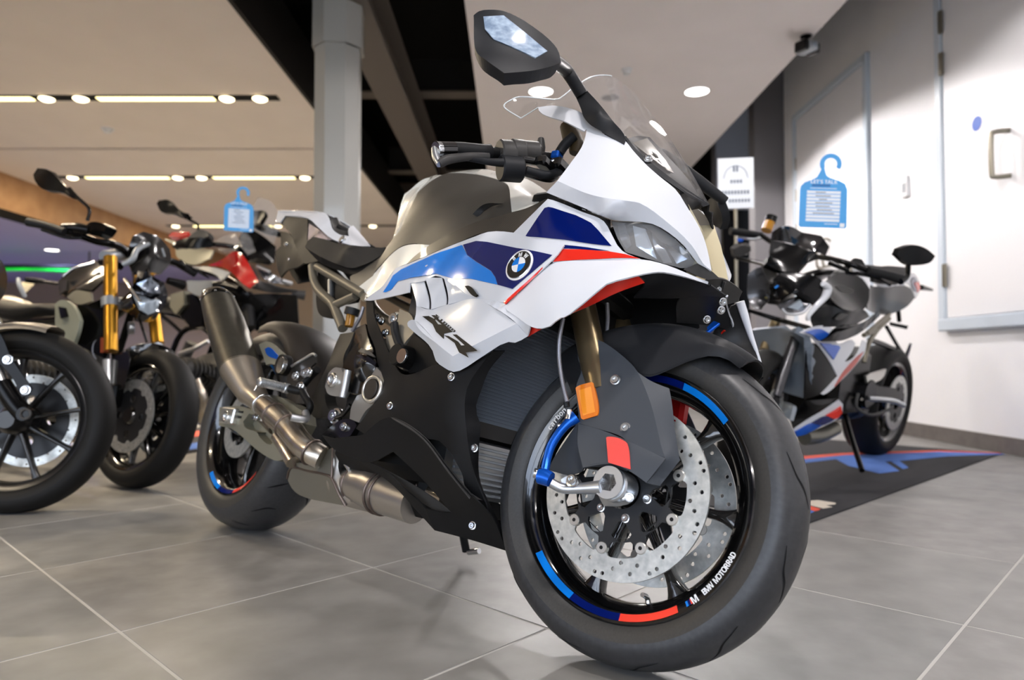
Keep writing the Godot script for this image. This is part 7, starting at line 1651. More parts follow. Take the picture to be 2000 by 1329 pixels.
	pa(b,"lower_fairing_front",m.fairblack,[12251,5211,-2140,11828,4856,-2060,11551,4486,-2000,11504,4181,-1940,11568,3734,-1840,11640,3268,-1700,11739,2873,-1540,11824,2546,-1320,11898,2133,-1020,11886,1463,-400,11924,1865,-660,11820,2223,-920,11666,2550,-1120,11597,2834,-1260,11618,3131,-1380,11659,3553,-1500,11704,3824,-1580,11587,4028,-1630,11568,4208,-1680,11712,4482,-1760,11931,4875,-1860,12425,5247,-2000],[],Vector3(1,0,-0.4),0.003)
	pa(b,"lower_fairing_side",m.fairblack,[6431,6927,1500,6791,6871,1520,7008,6449,1550,7668,5839,1640,8245,5364,1720,8805,4956,1820,9094,4804,1870,9445,4754,1920,9960,4838,1990,10572,4965,2070,10646,4946,2080,11170,4809,2120,11672,4998,2120,12230,5216,2120,11828,4856,2060,11551,4486,2000,11504,4181,1940,11568,3734,1840,11640,3268,1700,11228,3155,1780,10816,3398,1820,10488,3404,1860,10378,3425,1880,9185,3785,1840,8987,3785,1820,8576,3671,1790,8071,3353,1760,7623,3458,1720,8053,4003,1720,8194,4315,1680,8241,4657,1660,8041,4847,1640,7717,5124,1600,7445,5489,1560,6892,5993,1520,6645,6357,1500],[10066,4207,2000,11128,4235,2060,11363,3706,1920],Vector3(0.1,0,1),0.003)
	pa(b,"lower_fairing_side",m.fairblack,[6431,6927,-1500,6791,6871,-1520,7008,6449,-1550,7668,5839,-1640,8245,5364,-1720,8805,4956,-1820,9094,4804,-1870,9445,4754,-1920,9960,4838,-1990,10572,4965,-2070,10646,4946,-2080,11170,4809,-2120,11672,4998,-2120,12230,5216,-2120,11828,4856,-2060,11551,4486,-2000,11504,4181,-1940,11568,3734,-1840,11640,3268,-1700,11228,3155,-1780,10816,3398,-1820,10488,3404,-1860,10378,3425,-1880,9185,3785,-1840,8987,3785,-1820,8576,3671,-1790,8071,3353,-1760,7623,3458,-1720,8053,4003,-1720,8194,4315,-1680,8241,4657,-1660,8041,4847,-1640,7717,5124,-1600,7445,5489,-1560,6892,5993,-1520,6645,6357,-1500],[10066,4207,-2000,11128,4235,-2060,11363,3706,-1920],Vector3(0.1,0,-1),0.003)
	pa(b,"lower_fairing_side",m.fairblack,[11640,3268,1700,11739,2873,1540,11824,2546,1320,11860,2340,1170,11507,2575,1500,11459,2802,1600,11228,3155,1780],[],Vector3(0.2,0,1),0.003)
	pa(b,"lower_fairing_side",m.fairblack,[11640,3268,-1700,11739,2873,-1540,11824,2546,-1320,11860,2340,-1170,11507,2575,-1500,11459,2802,-1600,11228,3155,-1780],[],Vector3(0.2,0,-1),0.003)
	pa(b,"belly_blade",m.fairblack,[8128,3350,1800,8640,3683,1840,9069,3778,1880,9268,3771,1900,10453,3413,1940,11324,2824,1780,11789,2437,1560,12002,2108,1120,11904,1465,420,11121,1526,680,10192,1553,920,10055,1973,1180,10501,1962,1120,10813,2001,1100,10263,2519,1500,9773,2806,1650,9254,3047,1740,8438,2724,1700,7812,2747,1660,6683,2911,1620,6063,3193,1620,6708,3168,1660,7487,3260,1730],[],Vector3(0.1,-0.1,1),0.003)
	pa(b,"belly_blade",m.fairblack,[8128,3350,-1800,8640,3683,-1840,9069,3778,-1880,9268,3771,-1900,10453,3413,-1940,11324,2824,-1780,11789,2437,-1560,12002,2108,-1120,11904,1465,-420,11121,1526,-680,10192,1553,-920,10055,1973,-1180,10501,1962,-1120,10813,2001,-1100,10263,2519,-1500,9773,2806,-1650,9254,3047,-1740,8438,2724,-1700,7812,2747,-1660,6683,2911,-1620,6063,3193,-1620,6708,3168,-1660,7487,3260,-1730],[],Vector3(0.1,-0.1,-1),0.003)
	pa(b,"belly_blade",m.fairblack,[8438,2724,1700,8875,2644,1650,9539,2303,1460,10055,1973,1180,10192,1553,920,9689,1893,1120,8997,2346,1400,8216,2617,1600,7798,2748,1650],[],Vector3(0.1,-0.1,1),0.003)
	pa(b,"belly_blade",m.fairblack,[8438,2724,-1700,8875,2644,-1650,9539,2303,-1460,10055,1973,-1180,10192,1553,-920,9689,1893,-1120,8997,2346,-1400,8216,2617,-1600,7798,2748,-1650],[],Vector3(0.1,-0.1,-1),0.003)
	pa(b,"belly_inner_rail",m.greyplastic,[8162,2720,1500,8649,2638,1480,9544,2423,1320,10225,2200,1120,10663,1986,960,10223,1958,920,9520,2114,1040,8791,2376,1250],[],Vector3(0.1,0.6,1),0.003)
	pa(b,"belly_inner_rail",m.greyplastic,[8162,2720,-1500,8649,2638,-1480,9544,2423,-1320,10225,2200,-1120,10663,1986,-960,10223,1958,-920,9520,2114,-1040,8791,2376,-1250],[],Vector3(0.1,0.6,-1),0.003)
	pa(b,"blade_edge",m.greyplastic,[9042,3780,1860,9239,3781,1880,10449,3436,1900,11249,2855,1720,11723,2450,1500,11783,2373,1580,11260,2798,1800,10463,3378,1960,9279,3733,1920],[],Vector3(0.3,0.6,0.7),0.002)
	bo(b,Vector3(1.1171,0.4684,0.2140),Vector3(.25,0,1),.0065)
	bo(b,Vector3(1.1660,0.3358,0.1600),Vector3(.25,0,1),.0065)
	bo(b,Vector3(1.1371,0.1840,0.0980),Vector3(.25,0,1),.0065)
	bo(b,Vector3(0.8951,0.4041,0.1860),Vector3(.25,0,1),.0065)
	pa(b,"lower_bracket",m.gloss,[5851,3239,1500,6612,3658,1500,7127,3658,1500,7301,3554,1500,7165,3293,1520,6957,3220,1520],[],Vector3(0.3,0.2,1),0.02)
	bo(b,Vector3(0.6830,0.3481,0.1560),Vector3(.1,0,1),.008)
	pa(b,"radiator",m.radfin,[11500,6600,1850,11500,6600,-1850,10900,4000,-1650,10900,4000,1650],[],Vector3(1,0,0.1),0.03)
	ls(b,"radiator_fin",m.radfin,Vector3(1.0905,.405,0),Vector3(1.1505,.655,0),.165,.182,34)
	pa(b,"oil_cooler",m.alu,[10850,3550,1350,10850,3550,-1350,10550,2350,-1100,10550,2350,1100],[],Vector3(1,0,0.1),0.03)
	ls(b,"oil_cooler_fin",m.alufin,Vector3(1.056,.24,0),Vector3(1.086,.35,0),.11,.133,9)
	pa(b,"radiator_frame",m.greyplastic,[10880,4000,1650,10880,4000,-1650,10820,3680,-1500,10820,3680,1500],[],Vector3(1,0,0.1),0.03)
	cb(b,"engine_block",m.black,Vector3(.82,.42,0),Vector3(.42,.34,.27),.03)
	cb(b,"cylinder_block",m.enginegrey,Vector3(.93,.60,0),Vector3(.22,.22,.30),.02)
	pa(b,"frame_plate",m.enginealu,[7675,5832,1500,8119,5830,1550,8007,6511,1500,8732,6234,1600,8963,5824,1650,8741,5550,1680,8640,5326,1680,8970,4916,1720,8640,5012,1680,7967,5521,1580],[],Vector3(0.3,0.2,1),0.03)
	tu(b,"hose",m.matte,[Vector3(0.8143,0.6080,0.1650),Vector3(0.8338,0.5786,0.1680),Vector3(0.8684,0.5450,0.1720),Vector3(0.8715,0.5387,0.1700)],0.01,12)
	cy(b,"crash_bobbin",m.black,Vector3(0.9123,0.5187,0.1900),Vector3(0,0,1),.026,.05)
	cy(b,"bobbin_bolt",m.chrome,Vector3(0.9435,0.5125,0.2170),Vector3(0,0,1),.017,.006)
	pa(b,"engine_mount_arm",m.black,[8786,5512,1650,9037,5785,1700,9922,5427,1900,10412,5049,1900,10259,4945,1900,9211,4837,1700,8886,5110,1650],[],Vector3(0.3,0.2,1),0.02)
	bo(b,Vector3(0.7191,0.6265,0.1400),Vector3(.1,0,1),0.008)
	bo(b,Vector3(0.7485,0.5938,0.1400),Vector3(.1,0,1),0.008)
	bo(b,Vector3(0.6956,0.6362,0.1400),Vector3(.1,0,1),0.008)
	bo(b,Vector3(0.7813,0.6264,0.1400),Vector3(.1,0,1),0.016)
	cy(b,"clutch_cover",m.gloss,Vector3(0.6854,0.5047,0.1200),Vector3(.15,.05,1),.075,.05)
	pa(b,"clutch_cover_face",m.gloss,[5854,6116,1300,6439,6234,1350,6906,5808,1480,7388,5417,1550,7653,5125,1580,7610,4850,1560,7240,4670,1500,6625,4701,1420,6008,4882,1340,5694,5295,1300,5678,5816,1280],[7252,5041,1720,7514,5183,1720],Vector3(0.1,0.1,1),0.02)
	pa(b,"clutch_cover_rib",m.greyplastic,[6962,5375,1720,7088,5470,1720,7733,5265,1760,7793,5206,1760,7355,5308,1780],[],Vector3(0.3,0.2,1),0.004)
	pa(b,"clutch_cover_rib",m.gloss,[6918,5280,1720,7443,5256,1800,7857,5090,1720,7814,4997,1720,7408,5138,1800],[],Vector3(0.3,0.2,1),0.004)
	pa(b,"engine_side_plate",m.machined,[7724,5004,1600,8119,4792,1640,8280,4519,1660,8250,4295,1660,8029,4112,1640,7672,3901,1600,7448,3623,1560,6931,3696,1500,6923,3996,1520,7086,4280,1540,7404,4357,1560,7373,4542,1560,7513,4729,1570],[],Vector3(0.3,0.2,1),0.02)
	cy(b,"engine_cap",m.darkcap,Vector3(0.7842,0.4440,0.1660),Vector3(.1,0,1),.026,.02)
	rg(b,"cap_ring",m.machined,Vector3(0.7929,0.4428,0.1720),Vector3(.1,0,1),.030,.005)
	pa(b,"pivot_plate",m.machined,[5720,4802,1650,5924,4954,1650,6287,4954,1660,6488,4759,1670,6583,4472,1670,6496,4233,1660,6317,4217,1650,5845,4292,1620,5661,4460,1620],[],Vector3(0.3,0.2,1),0.025)
	rg(b,"pivot_nut",m.chrome,Vector3(0.6057,0.4625,0.1690),Vector3(0,0,1),.014,.006)
	pa(b,"frame_rear_plate",m.frameblack,[5271,6002,1300,6008,6019,1350,6000,5673,1400,5939,5357,1450,6117,4993,1500,5296,4846,1450,5368,4276,1400,5670,3918,1380,6058,3839,1380,4846,3659,1200,4306,3889,1200,4830,4720,1300,5089,5291,1320,5159,5715,1300],[],Vector3(0.3,0.2,1),0.03)
	tu(b,"brake_fluid_bottle",m.matte,[Vector3(0.5603,0.6718,0.1300),Vector3(0.5585,0.6526,0.1300)],0.02,12)
	tu(b,"brake_fluid_hose",m.amber,[Vector3(0.5585,0.6526,0.1300),Vector3(0.5622,0.6197,0.1300)],0.012,12)
	tu(b,"brake_hose",m.steelhose,[Vector3(0.6174,0.6708,0.1350),Vector3(0.6120,0.6401,0.1350),Vector3(0.5830,0.6065,0.1300)],0.005,8)
	tu(b,"gear_rod",m.alu,[Vector3(0.6644,0.4880,0.1680),Vector3(0.6682,0.4473,0.1680),Vector3(0.6692,0.4188,0.1680)],0.01,12)
	tu(b,"brake_cable",m.gloss,[Vector3(0.6834,0.4043,0.1500),Vector3(0.6601,0.3795,0.1500),Vector3(0.6227,0.3689,0.1450)],0.006,8)
	bo(b,Vector3(0.6107,0.3740,0.1400),Vector3(.1,0,1),.016)
	pg(b,"foot_peg",m.alu,Vector3(0.4232,0.4295,0.2750),Vector3(0.4218,0.4304,0.1850),.0125)
	tu(b,"peg_bracket",m.black,[Vector3(0.4242,0.4309,0.1900),Vector3(0.4559,0.4295,0.1650),Vector3(0.4405,0.4459,0.1550),Vector3(0.4594,0.4736,0.1500),Vector3(0.4884,0.4935,0.1500)],0.011,12)
	tu(b,"peg_bracket",m.black,[Vector3(0.4581,0.4312,0.1650),Vector3(0.4789,0.4137,0.1600),Vector3(0.5048,0.3906,0.1550),Vector3(0.4840,0.3653,0.1500)],0.01,12)
	tu(b,"brake_pedal",m.alu,[Vector3(0.5187,0.3522,0.2100),Vector3(0.5314,0.3537,0.1750),Vector3(0.5058,0.3729,0.1650)],0.01,12)
	pa(b,"heel_guard",m.carbon,[3573,4999,1600,3839,5094,1630,4815,5311,1680,4949,5278,1680,4970,5089,1660,4490,4869,1620,3781,4832,1600],[],Vector3(0.3,0.2,1),0.005)
	tu(b,"heel_guard_rim",m.alu,[Vector3(0.3712,0.4990,0.1640),Vector3(0.4380,0.5198,0.1680),Vector3(0.4819,0.5317,0.1720),Vector3(0.4981,0.5279,0.1700)],0.004,8)
	bo(b,Vector3(0.4142,0.4701,0.1680),Vector3(0,0,1),.010)
	bo(b,Vector3(0.4566,0.4789,0.1680),Vector3(0,0,1),.010)
	bo(b,Vector3(0.4763,0.4824,0.1680),Vector3(0,0,1),.010)
	bo(b,Vector3(0.4523,0.4416,0.1680),Vector3(0,0,1),.010)
	pa(b,"exhaust_hanger",m.champagne,[1402,5670,1650,1877,5753,1650,2840,5453,1650,3422,5225,1650,3471,4986,1650,2987,4811,1650,2833,4982,1650,2416,5050,1650,2221,5014,1650],[],Vector3(0.3,0.2,1),0.008)
	pa(b,"hanger_slot",m.blueano,[1914,5508,1680,2141,5559,1680,2788,5323,1680,2823,5183,1680,2153,5326,1680],[],Vector3(0.3,0.2,1),0.004)
	cy(b,"hanger_bobbin",m.black,Vector3(0.3352,0.5007,0.1700),Vector3(-.1,0,1),.030,.03)
	cy(b,"bobbin_bolt",m.chrome,Vector3(0.3583,0.4958,0.1870),Vector3(-.1,0,1),.024,.012)
	mu(b,Vector3(-0.0697,0.6952,0.2350),Vector3(0.1520,0.4766,0.2050),Vector3(0.2333,0.4083,0.1900),Vector3(0.3037,0.3789,0.1820))
	ex(b,[Vector3(0.2953,0.3819,0.1820),Vector3(0.3643,0.3567,0.1760),Vector3(0.4371,0.3301,0.1700),Vector3(0.5134,0.2903,0.1600),Vector3(0.5619,0.2732,0.1520),Vector3(0.5855,0.2642,0.1350)])
	tu(b,"exhaust_link",m.steel,[Vector3(0.1966,0.3504,0.1300),Vector3(0.2924,0.3179,0.1300)],0.014,12)
	tu(b,"exhaust_link",m.steel,[Vector3(0.3413,0.3010,0.1400),Vector3(0.3848,0.2749,0.1350),Vector3(0.4344,0.2394,0.1250)],[0.018, 0.019, 0.021],12)
	pa(b,"exhaust_box_top",m.titan,[3822,2259,1000,4271,2377,1120,5257,2433,1220,5212,2658,1220,5537,2773,1220,5993,2927,1220,6271,2263,1220,5968,2256,1220],[],Vector3(0,0.6,0.8),0.01)
	pa(b,"exhaust_box_side",m.titan,[3842,2216,1000,5974,2243,1220,6242,2183,1180,6537,1829,1050,6702,1587,900,5530,1536,750,4503,1508,650,3898,1562,650,3633,1673,700,3509,1858,800],[],Vector3(0,-0.3,1),0.12)
	pa(b,"exhaust_box_front",m.titanlight,[5993,2927,1220,6199,2906,1200,6367,2860,1150,6288,2501,1100,6394,2300,1050,6720,1913,1000,6894,1707,900,7554,1721,650,7833,1621,500,7283,1524,400,6678,1572,880,6537,1829,1050,6242,2183,1180],[],Vector3(0.6,0,0.6),0.1)
	tu(b,"weld_seam",m.weld,[Vector3(0.3522,0.1915,0.0840),Vector3(0.3936,0.2237,0.1025),Vector3(0.4973,0.2244,0.1130),Vector3(0.6005,0.2244,0.1240),Vector3(0.6273,0.2184,0.1200),Vector3(0.6567,0.1831,0.1070),Vector3(0.6734,0.1581,0.0920)],0.0035,8)
	tu(b,"weld_seam",m.weld,[Vector3(0.6083,0.2931,0.1240),Vector3(0.6221,0.2529,0.1240),Vector3(0.6287,0.2211,0.1210)],0.003,8)
	ep(b,[Vector3(0.5948,0.2151,0.0750),Vector3(0.6252,0.2163,0.0720),Vector3(0.6665,0.2160,0.0700),Vector3(0.7378,0.2140,0.0700),Vector3(0.7801,0.2088,0.0700),Vector3(0.7940,0.2067,0.0700),Vector3(0.8486,0.2030,0.0650),Vector3(0.9011,0.1983,0.0600)])
	pa(b,"exhaust_bracket",m.alu,[7314,1690,500,7815,1671,500,8572,1705,500,8899,1829,500,8849,1610,500,8277,1585,500],[],Vector3(0,-1,0.5),0.004)
	tu(b,"exhaust_header",m.steel,[Vector3(0.8347,0.2376,0.0600),Vector3(0.8844,0.2373,0.0500),Vector3(0.9356,0.2319,0.0450),Vector3(0.9774,0.2257,0.0400)],0.022,12)
	rg(b,"header_clamp",m.weld,Vector3(0.9090,0.2354,0.0500),Vector3(0.0512,-0.0054,-0.0050),.026,.006)
	tu(b,"oxygen_sensor",m.chrome,[Vector3(0.6302,0.2835,0.1100),Vector3(0.6561,0.2619,0.1050),Vector3(0.6736,0.2481,0.1000)],0.009,12)
	tu(b,"oxygen_sensor",m.chrome,[Vector3(0.8248,0.3055,0.1000),Vector3(0.8205,0.2871,0.1000),Vector3(0.8124,0.2659,0.0980)],0.01,12)
	tu(b,"oil_drain_fitting",m.chrome,[Vector3(0.8343,0.2782,0.1000),Vector3(0.8927,0.2766,0.1000),Vector3(0.8948,0.2577,0.0950)],0.009,12)
	cb(b,"oil_sump",m.black,Vector3(.80,.24,0),Vector3(.30,.14,.16),.03)
	pa(b,"swingarm",m.champagne,[-491,3640,1500,1122,3734,1500,1422,3677,1500,2153,3616,1460,1608,4028,1400,2677,4166,1400,4292,3807,1350,4510,3458,1350,4105,2711,1350,3352,2821,1400,3066,3139,1400,2003,3507,1460,2035,3501,1480,1587,3545,1490,1372,3283,1500,552,3070,1500,-184,3058,1500],[],Vector3(0,0,1),0.045)
	pa(b,"swingarm",m.champagne,[-491,3640,-1500,1122,3734,-1500,1422,3677,-1500,2153,3616,-1460,1608,4028,-1400,2677,4166,-1400,4292,3807,-1350,4510,3458,-1350,4105,2711,-1350,3352,2821,-1400,3066,3139,-1400,2003,3507,-1460,2035,3501,-1480,1587,3545,-1490,1372,3283,-1500,552,3070,-1500,-184,3058,-1500],[],Vector3(0,0,-1),0.045)
	pa(b,"swingarm",m.champagne,[552,3070,1500,1372,3283,1500,1521,3152,1500,2333,3040,1470,2269,3008,1460,3159,2742,1410,3352,2821,1400,4105,2711,1350,4158,2478,1350,3736,2349,1380,3260,2384,1400,2472,2553,1440,1411,2867,1480],[],Vector3(0,0,1),0.045)
	pa(b,"swingarm",m.champagne,[552,3070,-1500,1372,3283,-1500,1521,3152,-1500,2333,3040,-1470,2269,3008,-1460,3159,2742,-1410,3352,2821,-1400,4105,2711,-1350,4158,2478,-1350,3736,2349,-1380,3260,2384,-1400,2472,2553,-1440,1411,2867,-1480],[],Vector3(0,0,-1),0.045)
	pa(b,"swingarm_web",m.champagne,[638,3293,1220,993,3641,1220,1527,3565,1200,1424,3564,1180,2647,3193,1120,2969,2806,1120,2656,2700,1130,1739,2972,1180,1826,3000,1200,860,3107,1220],[],Vector3(0,0,1),0.006)
	cb(b,"chain_adjuster",m.machined,Vector3(0.0510,0.3399,0.1570),Vector3(.09,.05,.02),.004)
	rg(b,"rear_axle_nut",m.chrome,Vector3(0.0610,0.3360,0.1700),Vector3(0,0,1),.014,.005)
	cb(b,"adjuster_slot",m.black,Vector3(0.1080,0.3568,0.1510),Vector3(.03,.006,.004),.001)
	cb(b,"adjuster_slot",m.black,Vector3(0.1093,0.3407,0.1510),Vector3(.022,.008,.004),.001)
	bo(b,Vector3(0.2098,0.3462,0.1520),Vector3(0,0,1),.009)
	hu(b)
	tu(b,"side_stand",m.black,[Vector3(0.7900,0.3000,-0.1200),Vector3(0.7920,0.0913,-0.2350)],.011,10)
	tu(b,"stand_foot",m.chrome,[Vector3(0.8015,0.0899,-0.2350),Vector3(0.8406,0.1002,-0.2350)],.008,8)
	pa(b,"windscreen",m.clear,[11339,10737,1750,11051,10928,2050,11121,11145,1950,11260,11301,1750,11859,11289,1350,11930,11471,1150,11964,11827,900,11986,12119,650,12009,12428,350,12017,12667,0,12273,12564,0,12769,12156,0,13229,11649,0,13786,10953,0,14316,10246,0,14821,9505,0,15289,8752,0,15030,8854,450,14757,9098,700,14370,9409,920,14039,9733,1080,13867,10002,1140,13231,10465,1220,12754,10704,1340,11728,10974,1640],[12866,11298,750,13636,10854,660,14232,10105,520],Vector3(0.6,0.6,0.6),0.003)
	pa(b,"windscreen",m.clear,[11339,10737,-1750,11051,10928,-2050,11121,11145,-1950,11260,11301,-1750,11859,11289,-1350,11930,11471,-1150,11964,11827,-900,11986,12119,-650,12009,12428,-350,12017,12667,0,12273,12564,0,12769,12156,0,13229,11649,0,13786,10953,0,14316,10246,0,14821,9505,0,15289,8752,0,15030,8854,-450,14757,9098,-700,14370,9409,-920,14039,9733,-1080,13867,10002,-1140,13231,10465,-1220,12754,10704,-1340,11728,10974,-1640],[12866,11298,-750,13636,10854,-660,14232,10105,-520],Vector3(0.6,0.6,-0.6),0.003)
	pa(b,"instrument_shroud",m.matte,[13743,10065,950,13468,10591,200,13632,10622,0,14047,10172,0,14697,9452,0,15140,8839,0,15136,8727,200,14949,8894,450,14617,9163,700,14257,9453,880,13977,9788,1000],[],Vector3(0.5,0.7,0.5),0.003)
	pa(b,"instrument_shroud",m.matte,[13743,10065,-950,13468,10591,-200,13632,10622,0,14047,10172,0,14697,9452,0,15140,8839,0,15136,8727,-200,14949,8894,-450,14617,9163,-700,14257,9453,-880,13977,9788,-1000],[],Vector3(0.5,0.7,-0.5),0.003)
	pa(b,"shroud_panel",m.brown,[13844,10001,850,13796,10404,300,14207,9903,200,14627,9421,150,14535,9425,450,14199,9698,720],[],Vector3(0.5,0.7,0.5),0.002)
	pa(b,"shroud_lettering",m.decalblack,[14125,9906,520,14131,9926,400,14240,9787,340,14243,9772,500],[],Vector3(0.5,0.7,0.5),0.001)
	pa(b,"shroud_lettering",m.decalblack,[14296,9686,520,14302,9704,400,14409,9568,340,14412,9554,500],[],Vector3(0.5,0.7,0.5),0.001)
	pa(b,"shroud_lettering",m.decalblack,[14459,9496,520,14466,9514,400,14570,9381,340,14573,9368,500],[],Vector3(0.5,0.7,0.5),0.001)
	pa(b,"screen_trim",m.matte,[13869,9980,1180,13881,9998,1140,14097,9720,1080,14411,9410,900,14845,9057,620,15301,8750,0,15227,8661,120,14968,8858,520,14694,9051,800,14337,9349,980,14053,9679,1130],[],Vector3(0.5,0.6,0.6),0.003)
	pa(b,"screen_trim",m.matte,[13869,9980,-1180,13881,9998,-1140,14097,9720,-1080,14411,9410,-900,14845,9057,-620,15301,8750,0,15227,8661,-120,14968,8858,-520,14694,9051,-800,14337,9349,-980,14053,9679,-1130],[],Vector3(0.5,0.6,-0.6),0.003)
	bo(b,Vector3(1.4356,0.9490,0.0940),Vector3(.4,.6,.6),.007)
	pa(b,"intake_top",m.black,[15000,8728,620,15174,8426,500,15114,8701,0,15258,8751,0,15224,8686,120,15012,8823,500],[],Vector3(0.6,0.5,0.4),0.003)
	pa(b,"intake_top",m.black,[15000,8728,-620,15174,8426,-500,15114,8701,0,15258,8751,0,15224,8686,-120,15012,8823,-500],[],Vector3(0.6,0.5,-0.4),0.003)
	pa(b,"mirror_base",m.matte,[12654,11039,1500,12918,11128,1460,13300,10713,1420,13640,10293,1340,13947,9891,1240,13961,9724,1260,13449,10062,1420,13177,10247,1500,13018,10444,1560,12942,10599,1560],[13358,10390,1540],Vector3(0.2,0.3,1),0.02)
	pa(b,"mirror_base",m.matte,[12654,11039,-1500,12918,11128,-1460,13300,10713,-1420,13640,10293,-1340,13947,9891,-1240,13961,9724,-1260,13449,10062,-1420,13177,10247,-1500,13018,10444,-1560,12942,10599,-1560],[13358,10390,-1540],Vector3(0.2,0.3,-1),0.02)
	pa(b,"mirror_housing",m.matte,[12581,11028,4520,12830,10208,4480,13151,9924,4460,13512,9648,4300,13798,9837,3920,13894,10083,3600,13862,10350,3320,13753,10639,3380,13464,10935,3750,13045,11152,4200,12818,11151,4380,12655,11114,4480],[13326,10343,4080],Vector3(1,-0.2,0.6),0.026)
	pa(b,"mirror_indicator",m.indicator,[12768,10988,4437,12840,10720,4396,13023,10509,4293,13199,10433,4181,13369,10355,4064,13537,10276,3943,13698,10194,3816,13711,10486,3567,13643,10542,3651,13517,10658,3786,13387,10774,3917,13254,10888,4045,13119,11002,4171,13069,11046,4214],[12833,10832,4396,12833,10987,4396,12963,10686,4313,12959,10839,4309,12959,10994,4308,13096,10542,4234,13085,10691,4221,13079,10844,4215,13076,10998,4211,13214,10546,4138,13200,10695,4123,13191,10846,4113,13350,10404,4061,13326,10548,4036,13309,10696,4018,13297,10846,4005,13458,10405,3956,13431,10548,3927,13412,10695,3907,13598,10264,3883,13560,10403,3843,13530,10545,3812,13695,10261,3765,13653,10398,3721],Vector3(0.676925,0.264029,0.687067),0.003,-1)
	pa(b,"mirror_housing",m.matte,[12934,10991,-4212,13084,10499,-4188,13276,10328,-4176,13493,10163,-4080,13665,10276,-3852,13722,10424,-3660,13703,10584,-3492,13637,10757,-3528,13464,10935,-3750,13213,11065,-4020,13077,11064,-4128,12979,11042,-4188],[],Vector3(1,-0.2,-0.6),0.02)
	tu(b,"mirror_stalk",m.matte,[Vector3(1.2770,1.1089,0.1460),Vector3(1.2702,1.1301,0.1750),Vector3(1.2723,1.1361,0.2050),Vector3(1.3654,1.0463,0.3330)],[.0135,.0135,.0142,.013],16)
	tu(b,"mirror_stalk",m.matte,[Vector3(1.2770,1.1089,-0.1460),Vector3(1.2702,1.1301,-0.1750),Vector3(1.2723,1.1361,-0.2050),Vector3(1.3238,1.0971,-0.2853),Vector3(1.3659,1.0651,-0.3510)],[.0135,.0135,.0142,.0155,.012],14)
	tu(b,"screen_edge",m.edgeglass,[Vector3(1.1339,1.0737,0.1750),Vector3(1.1051,1.0928,0.2050),Vector3(1.1121,1.1145,0.1950),Vector3(1.1260,1.1301,0.1750),Vector3(1.1859,1.1289,0.1350),Vector3(1.1930,1.1471,0.1150),Vector3(1.1964,1.1827,0.0900),Vector3(1.1986,1.2119,0.0650),Vector3(1.2009,1.2428,0.0350),Vector3(1.2017,1.2667,0.0000),Vector3(1.2273,1.2564,0.0000)],.0016,6)
	tu(b,"screen_edge",m.edgeglass,[Vector3(1.1339,1.0737,0.1750),Vector3(1.1729,1.0968,0.1640)],.0014,6)
	pa(b,"headlight_brow",m.gloss,[14662,7894,1240,14846,7897,1130,15074,7767,940,15290,7572,760,15424,7390,620,15381,7543,700,15225,7599,780,15053,7589,860,14919,7643,940,14838,7754,1040],[],Vector3(0.6,0.1,0.7),0.003)
	pa(b,"headlight_brow",m.gloss,[14662,7894,-1240,14846,7897,-1130,15074,7767,-940,15290,7572,-760,15424,7390,-620,15381,7543,-700,15225,7599,-780,15053,7589,-860,14919,7643,-940,14838,7754,-1040],[],Vector3(0.6,0.1,-0.7),0.003)
	pa(b,"nose_underlip",m.greyplastic,[15632,7050,300,15720,7171,0,15724,7240,-500,15726,7222,-900,15602,7047,-1000,15469,6931,-800,15488,7010,-500,15530,6991,0,15494,6932,300],[],Vector3(0.5,0.3,0.6),0.004)
	pa(b,"winglet_blade",m.blackblade,[15347,7199,-1500,15267,7107,-1400,15017,6786,-1450,14809,6403,-1500,15148,6234,-1700,15580,6020,-1850,15550,5828,-1900,15673,6031,-2100,15581,6383,-2000,15457,6857,-1800],[],Vector3(0.7,0,0.7),0.004)
	tu(b,"winglet_edge",m.white,[Vector3(1.5390,0.7224,-0.1500),Vector3(1.5438,0.6995,-0.1650),Vector3(1.5503,0.6638,-0.1870),Vector3(1.5607,0.6270,-0.2050),Vector3(1.5669,0.6051,-0.2110),Vector3(1.5644,0.5919,-0.2050),Vector3(1.5547,0.5817,-0.1950)],[0.009, 0.0085, 0.006, 0.004, 0.0035, 0.003, 0.0025],8)
	tu(b,"winglet_bracket",m.blueano,[Vector3(1.4912,0.6285,-0.0900),Vector3(1.5028,0.6435,-0.1000),Vector3(1.5193,0.6638,-0.1100)],[0.004, 0.005, 0.004],6)
	pa(b,"winglet_bracket",m.blueano,[14967,6559,-1050,15045,6722,-1150,15182,6671,-1150,14996,6478,-1050],[],Vector3(0.7,0,0.7),0.004)
	bo(b,Vector3(1.4451,0.7065,-0.0200),Vector3(.8,-.3,.5),.006)
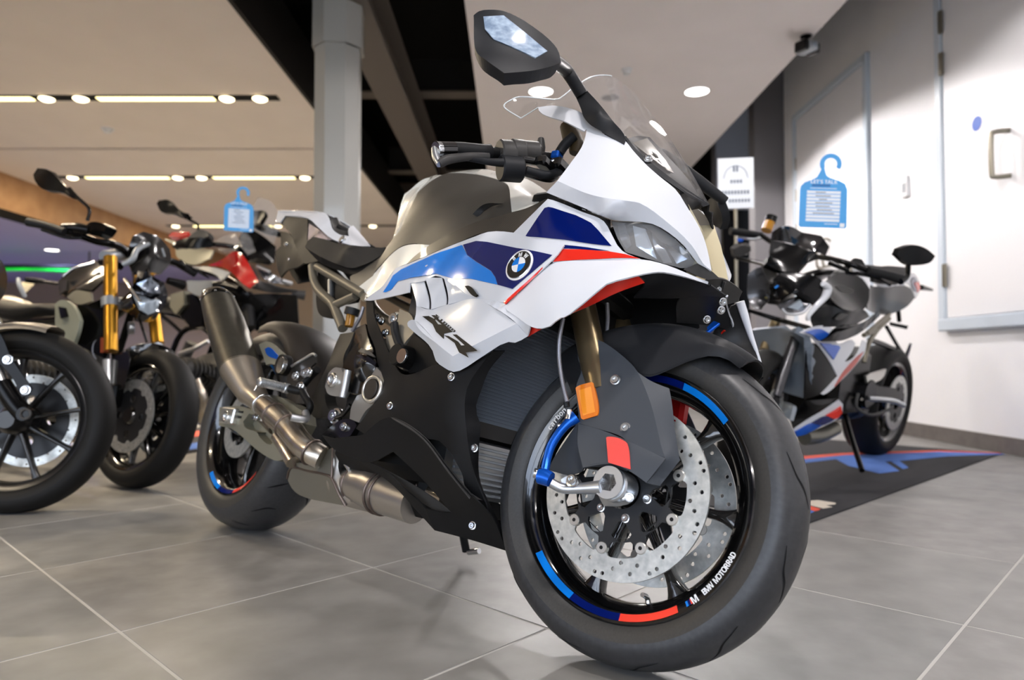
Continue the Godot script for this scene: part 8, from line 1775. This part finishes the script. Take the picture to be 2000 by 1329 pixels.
	bo(b,Vector3(1.5066,0.7012,-0.0200),Vector3(.8,-.3,.5),.006)
	bo(b,Vector3(1.5718,0.6781,-0.0200),Vector3(.8,-.3,.5),.006)
	bo(b,Vector3(1.5703,0.6615,-0.0200),Vector3(.8,-.3,.5),.006)
	bo(b,Vector3(1.5429,0.6443,-0.0200),Vector3(.8,-.3,.5),.006)
	bo(b,Vector3(1.5583,0.7036,-0.0200),Vector3(.8,-.3,.5),.006)
	cb(b,"inner_fairing",m.black,Vector3(1.27,.70,0),Vector3(.05,.20,.34),.01)
	cb(b,"inner_fairing",m.black,Vector3(1.38,.80,0),Vector3(.26,.02,.22),.008)
	pa(b,"inner_liner",m.black,[12733,7353,-900,13988,7354,-1000,14650,7138,-1100,14749,6581,-1100,14482,6389,-1100,13274,6311,-1000,12866,6585,-900],[],Vector3(0.5,0,1),0.004)
	tu(b,"brake_line",m.steelhose,[Vector3(1.3512,0.5969,0.1700),Vector3(1.3460,0.5603,0.1650),Vector3(1.3487,0.5216,0.1600),Vector3(1.3611,0.4786,0.1550),Vector3(1.3757,0.4414,0.1500)],0.0042,8)
	tu(b,"brake_line",m.steelhose,[Vector3(1.3559,0.6648,0.0500),Vector3(1.3635,0.6286,0.0500),Vector3(1.3669,0.5862,0.0500)],0.0045,8)

func arc_text(par: Node3D, s: String, d0: float, d1: float, r: float, z: float, h: float, outward_top: bool) -> void:
	var k := s.length()
	for i in k:
		if s[i] == " ": continue
		var a := deg_to_rad(lerpf(d0, d1, (i + 0.5) / k))
		# letters whose heads point to the hub (bottom of the rim) or away from it
		var turn := a + PI / 2 if outward_top else a - PI / 2
		letters(par, "lettering", s[i], h, m.decalwhite, Transform3D(Basis(Vector3(0, 0, 1), turn), Vector3(cos(a) * r, sin(a) * r, z)))

func _ready() -> void:
	camera_and_light()
	materials()
	m.redbright = mt(Color(0.90, 0.22, 0.15), 0.35, 0.0, 0.6)
	m.backwall = mt(Color(0.62, 0.55, 0.47), 0.8)
	room()
	main_bike()
	others()
